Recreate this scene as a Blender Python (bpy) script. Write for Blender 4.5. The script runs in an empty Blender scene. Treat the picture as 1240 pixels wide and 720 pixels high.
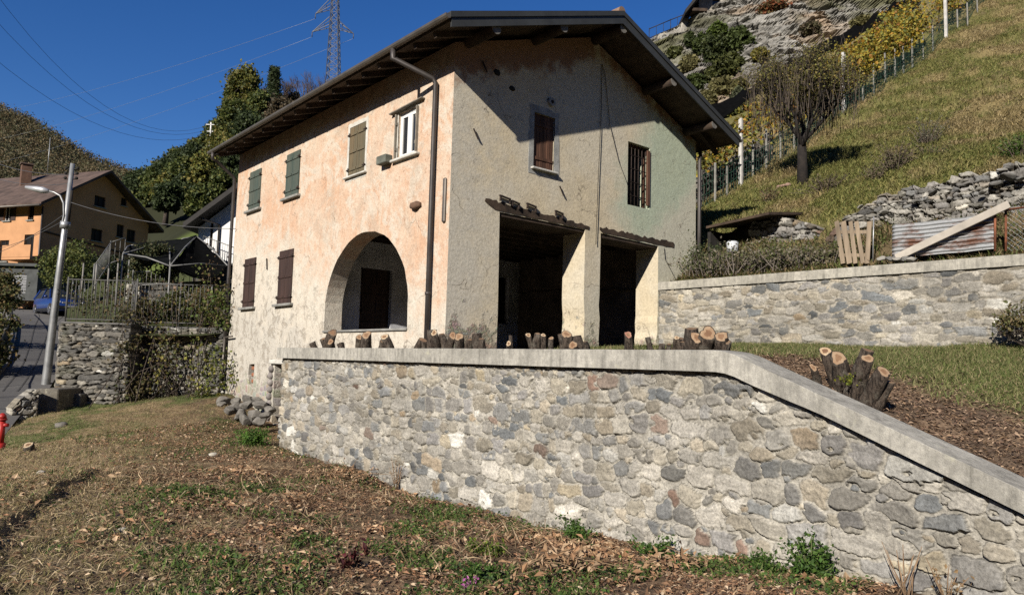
import bpy, bmesh, math, random
import numpy as np
from mathutils import Vector, Matrix, Euler
R = math.radians
rng = np.random.default_rng(7)
random.seed(7)
scene = bpy.context.scene
COL = scene.collection

# ------------------------------------------------------------------ camera, sky, sun, exposure
FPX, YAW, PIT, ROL = 896.1, R(40.415), R(4.963), R(-1.573)
Fv = np.array([math.sin(YAW)*math.cos(PIT), math.cos(YAW)*math.cos(PIT), math.sin(PIT)])
Rv = np.array([math.cos(YAW), -math.sin(YAW), 0.0])
Uv = np.cross(Rv, Fv)
Rv, Uv = Rv*math.cos(ROL)-Uv*math.sin(ROL), Uv*math.cos(ROL)+Rv*math.sin(ROL)
cam = bpy.data.cameras.new("camera")
camo = bpy.data.objects.new("camera", cam)
COL.objects.link(camo)
cam.sensor_width = 36
cam.lens = FPX/1240*36
cam.clip_start = 0.05
cam.clip_end = 6000
camo.matrix_world = Matrix([[Rv[0], Uv[0], -Fv[0], 0], [Rv[1], Uv[1], -Fv[1], 0], [Rv[2], Uv[2], -Fv[2], 0], [0, 0, 0, 1]])
scene.camera = camo

SUNDIR = np.array([2.62, 1.0, -1.47])
SUNDIR /= np.linalg.norm(SUNDIR)
world = bpy.data.worlds.new("World")
scene.world = world
world.use_nodes = True
wn = world.node_tree
bg = wn.nodes["Background"]
sky = wn.nodes.new("ShaderNodeTexSky")
sky.sky_type = 'NISHITA'
sky.sun_disc = False
sky.sun_elevation = math.asin(-SUNDIR[2])
sky.sun_rotation = math.atan2(-SUNDIR[0], -SUNDIR[1])
sky.altitude = 900
sky.air_density = 1.0
sky.dust_density = 0.05
sky.ozone_density = 3.5
hs_ = wn.nodes.new("ShaderNodeHueSaturation")
hs_.inputs["Hue"].default_value = 0.513
hs_.inputs["Saturation"].default_value = 1.28
wn.links.new(sky.outputs[0], hs_.inputs["Color"])
wn.links.new(hs_.outputs[0], bg.inputs[0])
bg.inputs[1].default_value = 0.058
sun = bpy.data.lights.new("sun", 'SUN')
sun.energy = 5.0
sun.angle = R(0.53)
sun.color = (1.0, 0.93, 0.83)
suno = bpy.data.objects.new("sun", sun)
suno.rotation_euler = Vector(SUNDIR).to_track_quat('-Z', 'Y').to_euler()
suno.location = (-30, -10, 30)
COL.objects.link(suno)
scene.view_settings.view_transform = 'Standard'
scene.view_settings.look = 'None'
scene.view_settings.gamma = 1
scene.view_settings.exposure = 0.85
scene.cycles.max_bounces = 6
scene.cycles.transparent_max_bounces = 8
scene.cycles.use_adaptive_sampling = True
scene.cycles.adaptive_threshold = 0.006
scene.cycles.use_denoising = False
scene.cycles.denoiser = 'OPENIMAGEDENOISE'
scene.cycles.denoising_input_passes = 'RGB_ALBEDO_NORMAL'

# ------------------------------------------------------------------ positions read off the photograph, as real distances
def ray(x, y): return Fv+(x-620)/FPX*Rv-(y-360)/FPX*Uv
def atX(x, y, v): r = ray(x, y); return r*(v/r[0])
def atY(x, y, v): r = ray(x, y); return r*(v/r[1])
def atZ(x, y, v): r = ray(x, y); return r*(v/r[2])
def atD(x, y, v): return ray(x, y)*v

# ------------------------------------------------------------------ numpy noise
def _h(i, j, s):
    n = (i*374761393+j*668265263+s*974711) & 0xffffffff
    n = ((n ^ (n >> 13))*1274126177) & 0xffffffff
    return ((n ^ (n >> 16)) & 0xffff)/65535.0
def vnoise(x, y, s=0):
    x = np.asarray(x, float); y = np.asarray(y, float)
    i = np.floor(x).astype(np.int64); j = np.floor(y).astype(np.int64)
    u = x-i; v = y-j
    u = u*u*(3-2*u); v = v*v*(3-2*v)
    a = _h(i, j, s); b = _h(i+1, j, s); c = _h(i, j+1, s); d = _h(i+1, j+1, s)
    return (a+(b-a)*u)*(1-v)+(c+(d-c)*u)*v
def fbm(x, y, s=0, o=4):
    t = 0; a = .5; f = 1; m = 0
    for k in range(o):
        t = t+a*vnoise(np.asarray(x)*f+k*17.3, np.asarray(y)*f-k*9.1, s+k); m += a; a *= .5; f *= 2.03
    return t/m
def sst(a, b, x):
    t = np.clip((np.asarray(x, float)-a)/(b-a), 0, 1); return t*t*(3-2*t)
def rbf(pts, lam=1e-3):
    P = np.array(pts, float); xy = P[:, :2]; n = len(P)
    d = np.linalg.norm(xy[:, None]-xy[None], axis=2)
    A = np.zeros((n+3, n+3)); A[:n, :n] = -d; A[:n, :n] += np.eye(n)*lam
    A[:n, n] = 1; A[n, :n] = 1; A[:n, n+1:] = xy; A[n+1:, :n] = xy.T
    w = np.linalg.solve(A, np.concatenate([P[:, 2], [0, 0, 0]]))
    def f(x, y):
        x = np.asarray(x, float); y = np.asarray(y, float); o = w[n]+w[n+1]*x+w[n+2]*y
        for k in range(n): o = o-w[k]*np.sqrt((x-xy[k, 0])**2+(y-xy[k, 1])**2+.3)
        return o
    return f

# ------------------------------------------------------------------ objects
def tag(o, label=None, cat=None, group=None, kind=None):
    if label: o["label"] = label
    if cat: o["category"] = cat
    if group: o["group"] = group
    if kind: o["kind"] = kind
    return o
def attach(o, parent):
    if parent is not None:
        o.parent = parent
        o.matrix_parent_inverse = parent_mat(parent).inverted()
def parent_mat(p):
    m = p.matrix_basis.copy()
    if p.parent is not None: m = parent_mat(p.parent) @ p.matrix_parent_inverse @ m
    return m
def thing(name, loc, label, cat, group=None):
    o = bpy.data.objects.new(name, None)
    o.empty_display_size = .2
    o.location = Vector(loc)
    COL.objects.link(o)
    return tag(o, label, cat, group)
def kids(o): return [c for c in COL.objects if c.parent == o]
def dup(root, loc, label=None, rz=None, group=None):
    def cp(o, par):
        c = o.copy(); COL.objects.link(c)
        if par is not None: c.parent = par
        for k in CH.get(o.name, []): cp(k, c)
        return c
    CH = {}
    for o in COL.objects:
        if o.parent: CH.setdefault(o.parent.name, []).append(o)
    r = cp(root, None); r.location = Vector(loc)
    if rz is not None: r.rotation_euler[2] = rz
    if label: r["label"] = label
    if group: r["group"] = group
    return r

def np_mesh(name, V, quads=None, tris=None, mats=(), parent=None, smooth=False, col=None, polymat=None):
    V = np.asarray(V, np.float32)
    me = bpy.data.meshes.new(name)
    nq = 0 if quads is None else len(quads); nt = 0 if tris is None else len(tris)
    me.vertices.add(len(V)); me.vertices.foreach_set("co", V.ravel())
    idx = []
    if nq: idx.append(np.asarray(quads, np.int32).ravel())
    if nt: idx.append(np.asarray(tris, np.int32).ravel())
    idx = np.concatenate(idx)
    me.loops.add(len(idx)); me.loops.foreach_set("vertex_index", idx)
    me.polygons.add(nq+nt)
    st = np.concatenate([np.arange(nq)*4, nq*4+np.arange(nt)*3]).astype(np.int32)
    me.polygons.foreach_set("loop_start", st)
    try: me.polygons.foreach_set("loop_total", np.concatenate([np.full(nq, 4), np.full(nt, 3)]).astype(np.int32))
    except Exception: pass
    me.polygons.foreach_set("use_smooth", np.full(nq+nt, bool(smooth)))
    if polymat is not None: me.polygons.foreach_set("material_index", np.asarray(polymat, np.int32))
    me.update(calc_edges=True)
    if col is not None:
        a = me.color_attributes.new("col", 'FLOAT_COLOR', 'POINT')
        c = np.ones((len(V), 4), np.float32); c[:, :3] = np.clip(col, 0, 1)
        a.data.foreach_set("color", c.ravel())
    for m in (mats if isinstance(mats, (list, tuple)) else [mats]): me.materials.append(m)
    o = bpy.data.objects.new(name, me); COL.objects.link(o)
    attach(o, parent)
    return o
def grid_quads(nu, nv):
    i = np.arange(nu-1)[:, None]*nv+np.arange(nv-1)[None]
    return np.stack([i, i+nv, i+nv+1, i+1], -1).reshape(-1, 4)
def grid_mesh(name, P, mat, col=None, parent=None, smooth=True):
    nu, nv = P.shape[:2]
    return np_mesh(name, P.reshape(-1, 3), grid_quads(nu, nv), None, mat, parent, smooth, None if col is None else col.reshape(-1, 3))

class MB:
    def __init__(s): s.v = []; s.f = []; s.m = []; s.sm = []
    def add(s, vs, fs, mi=0, sm=False):
        b = len(s.v); s.v += [tuple(map(float, p)) for p in vs]
        for f in fs: s.f.append([b+i for i in f]); s.m.append(mi); s.sm.append(sm)
        return s
    def box(s, c, d, rot=None, mi=0, bev=0.0):
        M = rot if rot is not None else Matrix.Identity(3)
        c = Vector(c); hx, hy, hz = d[0]/2, d[1]/2, d[2]/2
        b = min(bev, hx*.9, hy*.9, hz*.9)
        if b <= 0:
            vs = [c+M @ Vector((x*hx, y*hy, z*hz)) for x in (-1, 1) for y in (-1, 1) for z in (-1, 1)]
            return s.add(vs, [(0, 1, 3, 2), (4, 6, 7, 5), (0, 4, 5, 1), (2, 3, 7, 6), (0, 2, 6, 4), (1, 5, 7, 3)], mi)
        vs = []; idx = {}
        for x in (-1, 1):
            for y in (-1, 1):
                for z in (-1, 1):
                    for a in range(3):
                        p = [x*(hx-b), y*(hy-b), z*(hz-b)]; p[a] += (x, y, z)[a]*b
                        idx[(x, y, z, a)] = len(vs); vs.append(c+M @ Vector(p))
        fs = []
        for a in range(3):
            o1, o2 = [k for k in range(3) if k != a]
            for sg in (-1, 1):
                q = []
                for (u, w) in ((-1, -1), (1, -1), (1, 1), (-1, 1)):
                    k = [0, 0, 0]; k[a] = sg; k[o1] = u; k[o2] = w; q.append(idx[(*k, a)])
                fs.append(q)
        for a in range(3):
            o1, o2 = [k for k in range(3) if k != a]
            for u in (-1, 1):
                for w in (-1, 1):
                    q = []
                    for (t, ax) in ((-1, o1), (1, o1), (1, o2), (-1, o2)):
                        k = [0, 0, 0]; k[a] = t; k[o1] = u; k[o2] = w; q.append(idx[(*k, ax)])
                    fs.append(q)
        for x in (-1, 1):
            for y in (-1, 1):
                for z in (-1, 1): fs.append([idx[(x, y, z, a)] for a in range(3)])
        return s.add(vs, fs, mi)
    def bar(s, a, b, w, h, up=(0, 0, 1), mi=0, bev=0.0):
        a = Vector(a); b = Vector(b); d = b-a; L = d.length
        if L < 1e-6: return s
        y = d/L; u = Vector(up)
        x = y.cross(u)
        if x.length < 1e-4: x = y.cross(Vector((1, 0, 0)))
        x.normalize(); z = x.cross(y)
        M = Matrix((x, y, z)).transposed()
        return s.box((a+b)/2, (w, L, h), M, mi, bev)
    def tube(s, pts, r, n=8, mi=0, cap=True, jit=0):
        pts = [Vector(p) for p in pts]; rs = r if isinstance(r, (list, tuple)) else [r]*len(pts)
        b = len(s.v); prev = None
        for k, p in enumerate(pts):
            t = (pts[min(k+1, len(pts)-1)]-pts[max(k-1, 0)])
            t = t.normalized() if t.length > 1e-9 else Vector((0, 0, 1))
            if prev is None:
                x = t.cross(Vector((0, 0, 1)) if abs(t.z) < .9 else Vector((1, 0, 0))).normalized()
            else:
                x = prev-t*prev.dot(t)
                x = x.normalized() if x.length > 1e-6 else t.orthogonal().normalized()
            prev = x; y = t.cross(x)
            for i in range(n):
                a = 2*math.pi*i/n; q = rs[k]*(1+(random.uniform(-jit, jit) if jit else 0))
                s.v.append(tuple(p+x*math.cos(a)*q+y*math.sin(a)*q))
        for k in range(len(pts)-1):
            for i in range(n):
                s.f.append([b+k*n+i, b+k*n+(i+1) % n, b+(k+1)*n+(i+1) % n, b+(k+1)*n+i]); s.m.append(mi); s.sm.append(True)
        if cap:
            s.f.append([b+i for i in range(n)][::-1]); s.m.append(mi); s.sm.append(False)
            e = b+(len(pts)-1)*n
            s.f.append([e+i for i in range(n)]); s.m.append(mi); s.sm.append(False)
        return s
    def prism(s, poly, to3, n, mi=0):
        n = Vector(n); A = [Vector(to3(*p)) for p in poly]; k = len(A)
        return s.add(A+[p+n for p in A], [list(range(k)), list(range(k, 2*k))[::-1]]+[[i, (i+1) % k, k+(i+1) % k, k+i][::-1] for i in range(k)], mi)
    def sphere(s, c, r, nu=10, nv=6, mi=0, sc=(1, 1, 1), jit=0):
        c = Vector(c); vs = [c+Vector((0, 0, r*sc[2]))]
        for j in range(1, nv):
            a = math.pi*j/nv
            for i in range(nu):
                b = 2*math.pi*i/nu; q = r*(1+(random.uniform(-jit, jit) if jit else 0))
                vs.append(c+Vector((math.sin(a)*math.cos(b)*sc[0], math.sin(a)*math.sin(b)*sc[1], math.cos(a)*sc[2]))*q)
        vs.append(c-Vector((0, 0, r*sc[2]))); fs = []
        for i in range(nu): fs.append([0, 1+i, 1+(i+1) % nu])
        for j in range(nv-2):
            for i in range(nu):
                a = 1+j*nu; fs.append([a+i, a+nu+i, a+nu+(i+1) % nu, a+(i+1) % nu])
        a = 1+(nv-2)*nu; e = len(vs)-1
        for i in range(nu): fs.append([e, a+(i+1) % nu, a+i])
        return s.add(vs, fs, mi, True)
    def build(s, name, mats, parent=None, fix=True):
        me = bpy.data.meshes.new(name); me.from_pydata(s.v, [], s.f)
        me.polygons.foreach_set("material_index", s.m); me.polygons.foreach_set("use_smooth", s.sm)
        for m in (mats if isinstance(mats, (list, tuple)) else [mats]): me.materials.append(m)
        if fix:
            bm = bmesh.new(); bm.from_mesh(me); bmesh.ops.recalc_face_normals(bm, faces=bm.faces); bm.to_mesh(me); bm.free()
        me.update()
        o = bpy.data.objects.new(name, me); COL.objects.link(o); attach(o, parent)
        return o

def wall_with_holes(name, outer, holes, to3, depth, mats, parent=None, matfn=None):
    """a flat wall (outline + openings) with a thickness"""
    bm = bmesh.new(); edges = []
    for loop in [outer]+holes:
        vs = [bm.verts.new(to3(*p)) for p in loop]
        edges += [bm.edges.new((vs[i], vs[(i+1) % len(vs)])) for i in range(len(vs))]
    bmesh.ops.triangle_fill(bm, use_beauty=True, use_dissolve=False, edges=edges)
    r = bmesh.ops.extrude_face_region(bm, geom=bm.faces[:])
    bmesh.ops.translate(bm, vec=Vector(depth), verts=[v for v in r['geom'] if isinstance(v, bmesh.types.BMVert)])
    bmesh.ops.recalc_face_normals(bm, faces=bm.faces)
    me = bpy.data.meshes.new(name)
    if matfn:
        for f in bm.faces: f.material_index = matfn(f.normal, f.calc_center_median())
    bm.to_mesh(me); bm.free()
    for m in (mats if isinstance(mats, (list, tuple)) else [mats]): me.materials.append(m)
    o = bpy.data.objects.new(name, me); COL.objects.link(o); attach(o, parent)
    return o

# ------------------------------------------------------------------ materials
ALB = 0.74     # overall reflectance of the place under this exposure
class NT:
    def __init__(s, name):
        s.mat = bpy.data.materials.new(name); s.mat.use_nodes = True; s.t = s.mat.node_tree
        s.p = s.t.nodes["Principled BSDF"]; s.out = s.t.nodes["Material Output"]
    def n(s, typ, ins=None, **kw):
        nd = s.t.nodes.new("ShaderNode"+typ)
        for k, v in kw.items(): setattr(nd, k, v)
        for k, v in (ins or {}).items():
            if isinstance(v, bpy.types.NodeSocket): s.t.links.new(v, nd.inputs[k])
            elif v is not None: nd.inputs[k].default_value = v
        return nd
    def pos(s): return s.n("TexCoord").outputs["Object"]
    def map(s, v, sc=(1, 1, 1), rot=(0, 0, 0)): return s.n("Mapping", {0: v, 2: rot, 3: sc}).outputs[0]
    def noise(s, v, scale, detail=4, rough=.55, dist=0): return s.n("TexNoise", {"Vector": v, "Scale": scale, "Detail": detail, "Roughness": rough, "Distortion": dist}).outputs["Fac"]
    def ramp(s, f, a, b, ca=(0, 0, 0, 1), cb=(1, 1, 1, 1)):
        f = s.n("MapRange", {0: f, 1: a, 2: b, 3: 0.0, 4: 1.0}, clamp=True).outputs[0]
        if ca == (0, 0, 0, 1) and cb == (1, 1, 1, 1): return f
        if ca == (1, 1, 1, 1) and cb == (0, 0, 0, 1): return s.math('SUBTRACT', 1.0, f)
        return s.mix(f, ca, cb)
    def mix(s, f, a, b, mode='MIX'):
        nd = s.n("Mix", None, data_type='RGBA', blend_type=mode)
        for i, v in ((0, f), (6, a), (7, b)):
            if isinstance(v, bpy.types.NodeSocket): s.t.links.new(v, nd.inputs[i])
            else: nd.inputs[i].default_value = (v if i == 0 else (v if len(v) == 4 else (*v, 1)))
        return nd.outputs[2]
    def math(s, op, a, b=0.5, clamp=False):
        nd = s.n("Math", None, operation=op, use_clamp=clamp)
        for i, v in ((0, a), (1, b)):
            if isinstance(v, bpy.types.NodeSocket): s.t.links.new(v, nd.inputs[i])
            else: nd.inputs[i].default_value = v
        return nd.outputs[0]
    def bump(s, h, strength=.5, dist=.02, normal=None):
        return s.n("Bump", {"Height": h, "Strength": strength, "Distance": dist, "Normal": normal}).outputs[0]
    def scale(s, c):
        if isinstance(c, bpy.types.NodeSocket): return s.mix(1.0, c, (ALB, ALB, ALB), 'MULTIPLY')
        return tuple(x*ALB for x in c[:3])
    def fin(s, color, rough=.9, normal=None, metal=0, spec=.25):
        color = s.scale(color)
        for k, v in (("Base Color", color), ("Roughness", rough), ("Metallic", metal), ("Specular IOR Level", spec), ("Normal", normal)):
            if v is None: continue
            if isinstance(v, bpy.types.NodeSocket): s.t.links.new(v, s.p.inputs[k])
            else: s.p.inputs[k].default_value = ((*v, 1) if k == "Base Color" and len(v) == 3 else v)
        return s.mat
MATS = {}
def plain(name, c, rough=.7, metal=0, var=.25, scale=6, bump=.25, bscale=60, spec=.3, c2=None, stretch=(1, 1, 1)):
    if name in MATS: return MATS[name]
    t = NT(name); p = t.map(t.pos(), stretch)
    n1 = t.noise(p, scale, 5, .6); n2 = t.noise(p, bscale, 4, .6)
    c2 = c2 or tuple(x*(1-var*1.6) for x in c)
    k = t.mix(t.ramp(n1, .35, .68), c, c2)
    k = t.mix(var*.8, k, t.ramp(n2, .3, .7, (.55, .55, .55, 1), (1.25, 1.25, 1.25, 1)), 'MULTIPLY')
    MATS[name] = t.fin(k, rough, t.bump(n2, bump, .01), metal, spec)
    return MATS[name]
def vcol(name, rough=.95, fine=40, amt=.4, bump=.5, dist=.015, spec=.2, fine2=None):
    t = NT(name); a = t.n("Attribute", attribute_name="col").outputs[0]; p = t.pos()
    n = t.noise(p, fine, 6, .68); n2 = t.noise(p, fine2 or fine*.22, 4, .6)
    k = t.mix(amt, a, t.ramp(n, .3, .7, (.35, .35, .35, 1), (1.55, 1.55, 1.55, 1)), 'MULTIPLY')
    k = t.mix(amt*.7, k, t.ramp(n2, .3, .7, (.55, .55, .55, 1), (1.4, 1.4, 1.4, 1)), 'MULTIPLY')
    h = t.math('ADD', n, t.math('MULTIPLY', n2, 1.5))
    return t.fin(k, rough, t.bump(h, bump, dist), 0, spec)
def leafmat(name, transl=.35, rough=.6):
    t = NT(name); a = t.n("Attribute", attribute_name="col").outputs[0]
    t.fin(a, rough, None, 0, .25)
    tr = t.n("BsdfTranslucent", {"Color": t.scale(a)})
    mx = t.n("MixShader", {0: transl}); t.t.links.new(t.p.outputs[0], mx.inputs[1]); t.t.links.new(tr.outputs[0], mx.inputs[2])
    t.t.links.new(mx.outputs[0], t.out.inputs[0])
    return t.mat
LEAF = leafmat("leaf"); GRASS = leafmat("grass_blade", .3, .7); LITTER = leafmat("dead_leaf", .12, .85)

# ------------------------------------------------------------------ foliage
def leaves(name, P, size, cols, mat=None, parent=None, aspect=.6, flat=0.0, seed=0, dirs=None):
    """one small folded leaf face per point"""
    g = np.random.default_rng(seed); P = np.asarray(P, float); n = len(P)
    sz = size*g.uniform(.6, 1.35, n)
    nrm = g.normal(size=(n, 3)); nrm[:, 2] += flat*3+.3; nrm /= np.linalg.norm(nrm, axis=1)[:, None]
    a = g.normal(size=(n, 3)) if dirs is None else dirs
    a = a-nrm*(a*nrm).sum(1)[:, None]; a /= np.linalg.norm(a, axis=1)[:, None]+1e-9
    b = np.cross(nrm, a)
    h = sz[:, None]*.5
    V = np.stack([P-a*h, P+b*h*aspect+nrm*h*.25, P+a*h, P-b*h*aspect+nrm*h*.25], 1).reshape(-1, 3)
    q = np.arange(n*4).reshape(n, 4)
    c = np.repeat(cols*g.uniform(.72, 1.28, (n, 1)), 4, 0)
    return np_mesh(name, V, q, None, mat or LEAF, parent, False, c)
def blades(name, P, h, w, cols, mat=None, parent=None, lean=.35, seed=0, wind=(0, 0)):
    g = np.random.default_rng(seed); P = np.asarray(P, float); n = len(P)
    H = h*g.uniform(.45, 1.3, n); W = w*g.uniform(.7, 1.3, n)
    an = g.uniform(0, 2*math.pi, n); d = np.stack([np.cos(an), np.sin(an), np.zeros(n)], 1)
    le = g.normal(size=(n, 2))*lean+np.array(wind)
    up = np.stack([le[:, 0], le[:, 1], np.ones(n)], 1); up /= np.linalg.norm(up, axis=1)[:, None]
    mid = P+up*(H*.55)[:, None]
    up2 = np.stack([le[:, 0]*2.6, le[:, 1]*2.6, np.ones(n)*.8], 1); up2 /= np.linalg.norm(up2, axis=1)[:, None]
    tip = mid+up2*(H*.5)[:, None]
    w_ = d*(W*.5)[:, None]
    V = np.stack([P-w_, P+w_, mid+w_*.7, mid-w_*.7, tip], 1).reshape(-1, 3)
    b = np.arange(n)*5
    q = np.stack([b, b+1, b+2, b+3], 1); t = np.stack([b+3, b+2, b+4], 1)
    return np_mesh(name, V, q, t, mat or GRASS, parent, False, np.repeat(cols*g.uniform(.75, 1.25, (n, 1)), 5, 0))
def pick(pal, n, seed=0, wts=None):
    g = np.random.default_rng(seed); pal = np.array(pal, float)
    return pal[g.choice(len(pal), n, p=wts)]
def crown_pts(c, rad, nclump, per, spread, seed=0, low=-.6):
    g = np.random.default_rng(seed); out = []
    c = np.array(c, float); rad = np.array(rad, float)
    for k in range(nclump):
        d = g.normal(size=3); d /= np.linalg.norm(d)
        if d[2] < low: d[2] = -d[2]
        r = g.uniform(.45, 1.0)**.6
        q = c+d*rad*r
        out.append(q+g.normal(size=(per, 3))*spread*g.uniform(.6, 1.3)*np.array([1, 1, .75]))
    return np.concatenate(out)
BARK = plain("bark", (.09, .07, .055), .95, 0, .4, 8, .8, 40)
def leafy_tree(name, base, h, rad, label, cat='tree', pal=((.05, .075, .02),), group=None, size=.35, nclump=40, per=50, seed=0, trunk_r=.2, spread=None, crown_z=.62, wts=None):
    base = np.array(base, float); t = thing(name, base, label, cat, group)
    g = random.Random(seed); mb = MB()
    top = base+np.array([g.uniform(-.05, .05)*h, g.uniform(-.05, .05)*h, h*.8])
    mb.tube([base-np.array([0, 0, .5]), base+(top-base)*.35, base+(top-base)*.7, top], [trunk_r*1.2, trunk_r*.85, trunk_r*.5, trunk_r*.15], 7, jit=.1)
    cc = base+np.array([0, 0, h*crown_z])
    for k in range(7):
        a = g.uniform(0, 6.28); st = base+(top-base)*g.uniform(.3, .7)
        e = cc+np.array([math.cos(a)*rad[0]*.75, math.sin(a)*rad[0]*.75, g.uniform(-.3, .6)*rad[1]])
        mb.tube([st, (st+e)/2+np.array([0, 0, .1*h*g.random()]), e], [trunk_r*.4, trunk_r*.25, trunk_r*.08], 5)
    mb.build('trunk', BARK, t)
    P = crown_pts(cc, (rad[0], rad[0], rad[1]), nclump, per, spread or rad[0]*.22, seed)
    leaves('crown', P, size, pick(pal, len(P), seed, wts), None, t, .75, 0, seed)
    return t
# ------------------------------------------------------------------ rubble masonry
STONE = vcol("rubble_stone", .92, 34, .62, .9, .014, .2)
PAL_LIGHT = [(0.252, 0.238, 0.209), (0.299, 0.279, 0.239), (0.207, 0.202, 0.190), (0.153, 0.155, 0.152), (0.345, 0.324, 0.281), (0.268, 0.234, 0.179), (0.229, 0.219, 0.194), (0.184, 0.177, 0.167), (0.313, 0.291, 0.244), (0.275, 0.249, 0.197), (0.122, 0.129, 0.131), (0.245, 0.231, 0.202), (0.275, 0.260, 0.228), (0.229, 0.204, 0.159)]
PAL_RARE = [(.255, .20, .135), (.17, .115, .088), (.31, .265, .185), (.42, .41, .375), (.08, .086, .09), (.38, .355, .30), (.44, .43, .39)]
PAL_DARK = [(.14, .132, .115), (.18, .168, .145), (.11, .105, .095), (.21, .195, .165), (.085, .082, .075), (.165, .148, .12)]
def rubble(name, p0, p1, zb, zt, nrm, h0=.2, ds=.03, dz=.02, rel=.04, seed=1, pal=PAL_LIGHT, rare=.12, mortar=(.31, .29, .245), joint=(.05, .28), jdepth=.02, thick=.4, parent=None, mat=None, aspect=(.9, 2.0), near=None, ragged=0.0, moss=0.0, bury=.55):
    g = np.random.default_rng(seed)
    p0 = np.array(p0, float); p1 = np.array(p1, float); nrm = np.array(nrm, float)
    L = np.linalg.norm(p1-p0); u = (p1-p0)/L
    if near is None: S = np.linspace(0, L, max(3, int(L/ds)))
    else:
        S = [0.0]
        while S[-1] < L:
            q = p0+u*S[-1]; S.append(S[-1]+max(.011, near*np.linalg.norm(q[:2])))
        S = np.array(S); S *= L/S[-1]
    ZB = np.array([zb(x) for x in S]); ZT = np.array([zt(x) for x in S])
    if ragged: ZT = ZT+(fbm(S*2.3, S*0+seed, seed, 4)-.5)*ragged+(vnoise(S*5, S*0, seed+3) > .55)*ragged*.3
    nz = int((ZT-ZB).max()/dz)+2
    w = np.linspace(0, 1, nz)[None]
    Z = ZB[:, None]+(ZT-ZB)[:, None]*w; SS = np.repeat(S[:, None], nz, 1)
    # stones: rough courses of differing heights, each stone its own width
    seeds = []; z = ZB.min()-.3
    while z < ZT.max()+.3:
        h = h0*g.uniform(.5, 1.6); s = -.5
        while s < L+.5:
            wd = h*g.uniform(*aspect)
            if g.random() < .12: wd *= 1.5
            seeds.append((s+wd/2, z+h/2+g.uniform(-.32, .32)*h+.06*math.sin(s*1.3+z*2), wd*.5*g.uniform(.8, 1.15), h*.5*g.uniform(.75, 1.2)))
            s += wd
        z += h
    for k in range(int(len(seeds)*.25)):
        r = h0*g.uniform(.2, .36); seeds.append((g.uniform(0, L), g.uniform(ZB.min(), ZT.max()), r*g.uniform(.9, 1.6), r))
    sd = np.array(seeds); order = np.argsort(sd[:, 0]); sd = sd[order]; ns = len(sd)
    rnd = g.random((ns, 8))
    c = np.array(pal)[g.integers(0, len(pal), ns)]
    rr = g.random(ns) < rare; c[rr] = np.array(PAL_RARE)[g.integers(0, len(PAL_RARE), rr.sum())]
    c = c*(.66+.78*rnd[:, :1])
    wx = SS+(fbm(SS*5, Z*5, seed, 3)-.5)*.13+(fbm(SS*19, Z*19, seed+5, 3)-.5)*.04
    wz = Z+(fbm(SS*5+40, Z*5, seed+9, 3)-.5)*.08+(fbm(SS*19+9, Z*19, seed+6, 3)-.5)*.035
    H = np.zeros_like(Z); C = np.zeros(Z.shape+(3,))
    step = 24
    for a in range(0, len(S), step):
        b = min(a+step, len(S)); lo, hi = np.searchsorted(sd[:, 0], [S[a]-.9, S[b-1]+.9])
        q = sd[lo:hi]; k = np.arange(lo, hi)
        X = wx[a:b].ravel(); Y = wz[a:b].ravel()
        th = (rnd[lo:hi, 3]-.5)*.5
        dx = X[:, None]-q[None, :, 0]; dy = Y[:, None]-q[None, :, 1]
        rx = dx*np.cos(th)+dy*np.sin(th); ry = dy*np.cos(th)-dx*np.sin(th)
        pe = 1.7+3.2*rnd[lo:hi, 0][None]**1.5; d = (np.abs(rx/q[:, 2])**pe+np.abs(ry/q[:, 3])**pe)**(1/pe)
        i = np.argpartition(d, 1, 1)[:, :2]; dd = np.take_along_axis(d, i, 1)
        sw = dd[:, 0] > dd[:, 1]
        f1 = dd.min(1); f2 = dd.max(1); i1 = k[np.where(sw, i[:, 1], i[:, 0])]
        e = f2-f1
        jw = joint[0]+(joint[1]-joint[0])*rnd[i1, 1]**1.6
        m = sst(jw*.5, jw*.5+.13, e)*sst(1.25, 1.02, f1)
        dome = sst(0, .28, e)
        tilt = (X-sd[i1, 0])*(rnd[i1, 4]-.5)*.35+(Y-sd[i1, 1])*(rnd[i1, 5]-.5)*.35
        rough = (fbm(X*9+rnd[i1, 6]*30, Y*11, seed+3, 3)-.5)*.55*rel
        hh = m*(rel*(.3+.9*rnd[i1, 2])*(.5+.5*dome)+tilt+rough)-(1-m)*jdepth
        H[a:b] = hh.reshape(b-a, nz)
        vein = 1+.8*(fbm(X*3+rnd[i1, 6]*50, Y*30+rnd[i1, 7]*50, seed+2, 3)-.5)
        sc = c[i1]*vein[:, None]
        mc = np.array(mortar)[None]*(.75+.5*fbm(X*4, Y*4, seed+12, 3))[:, None]
        # some courses are half buried in mortar
        bu = (.25+.75*sst(.45, .62, fbm(X*.8, Y*.9, seed+31, 3)))*bury
        mm = m*(1-bu*sst(.1, .6, rnd[i1, 7]))
        crev = sst(.0, .05, m)*sst(.75, .2, m)*sst(.40, .56, fbm(X*1.7, Y*1.7, seed+52, 3))
        hh = hh-crev*.03
        mc = mc*(1-.72*crev)[:, None]
        rim = np.exp(-((m-.35)/.22)**2)*(.06+.34*sst(.42, .6, fbm(X*1.3, Y*1.3, seed+53, 3)))  # crevice shade painted into the colour as an outline round each stone
        C[a:b] = ((sc*mm[:, None]+mc*(1-mm)[:, None])*(1-rim)[:, None]).reshape(b-a, nz, 3)
    H += (fbm(SS*30, Z*30, seed+20, 3)-.5)*.012
    C *= (.72+.56*fbm(SS*.7, Z*1.1, seed+21, 4))[..., None]
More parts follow.
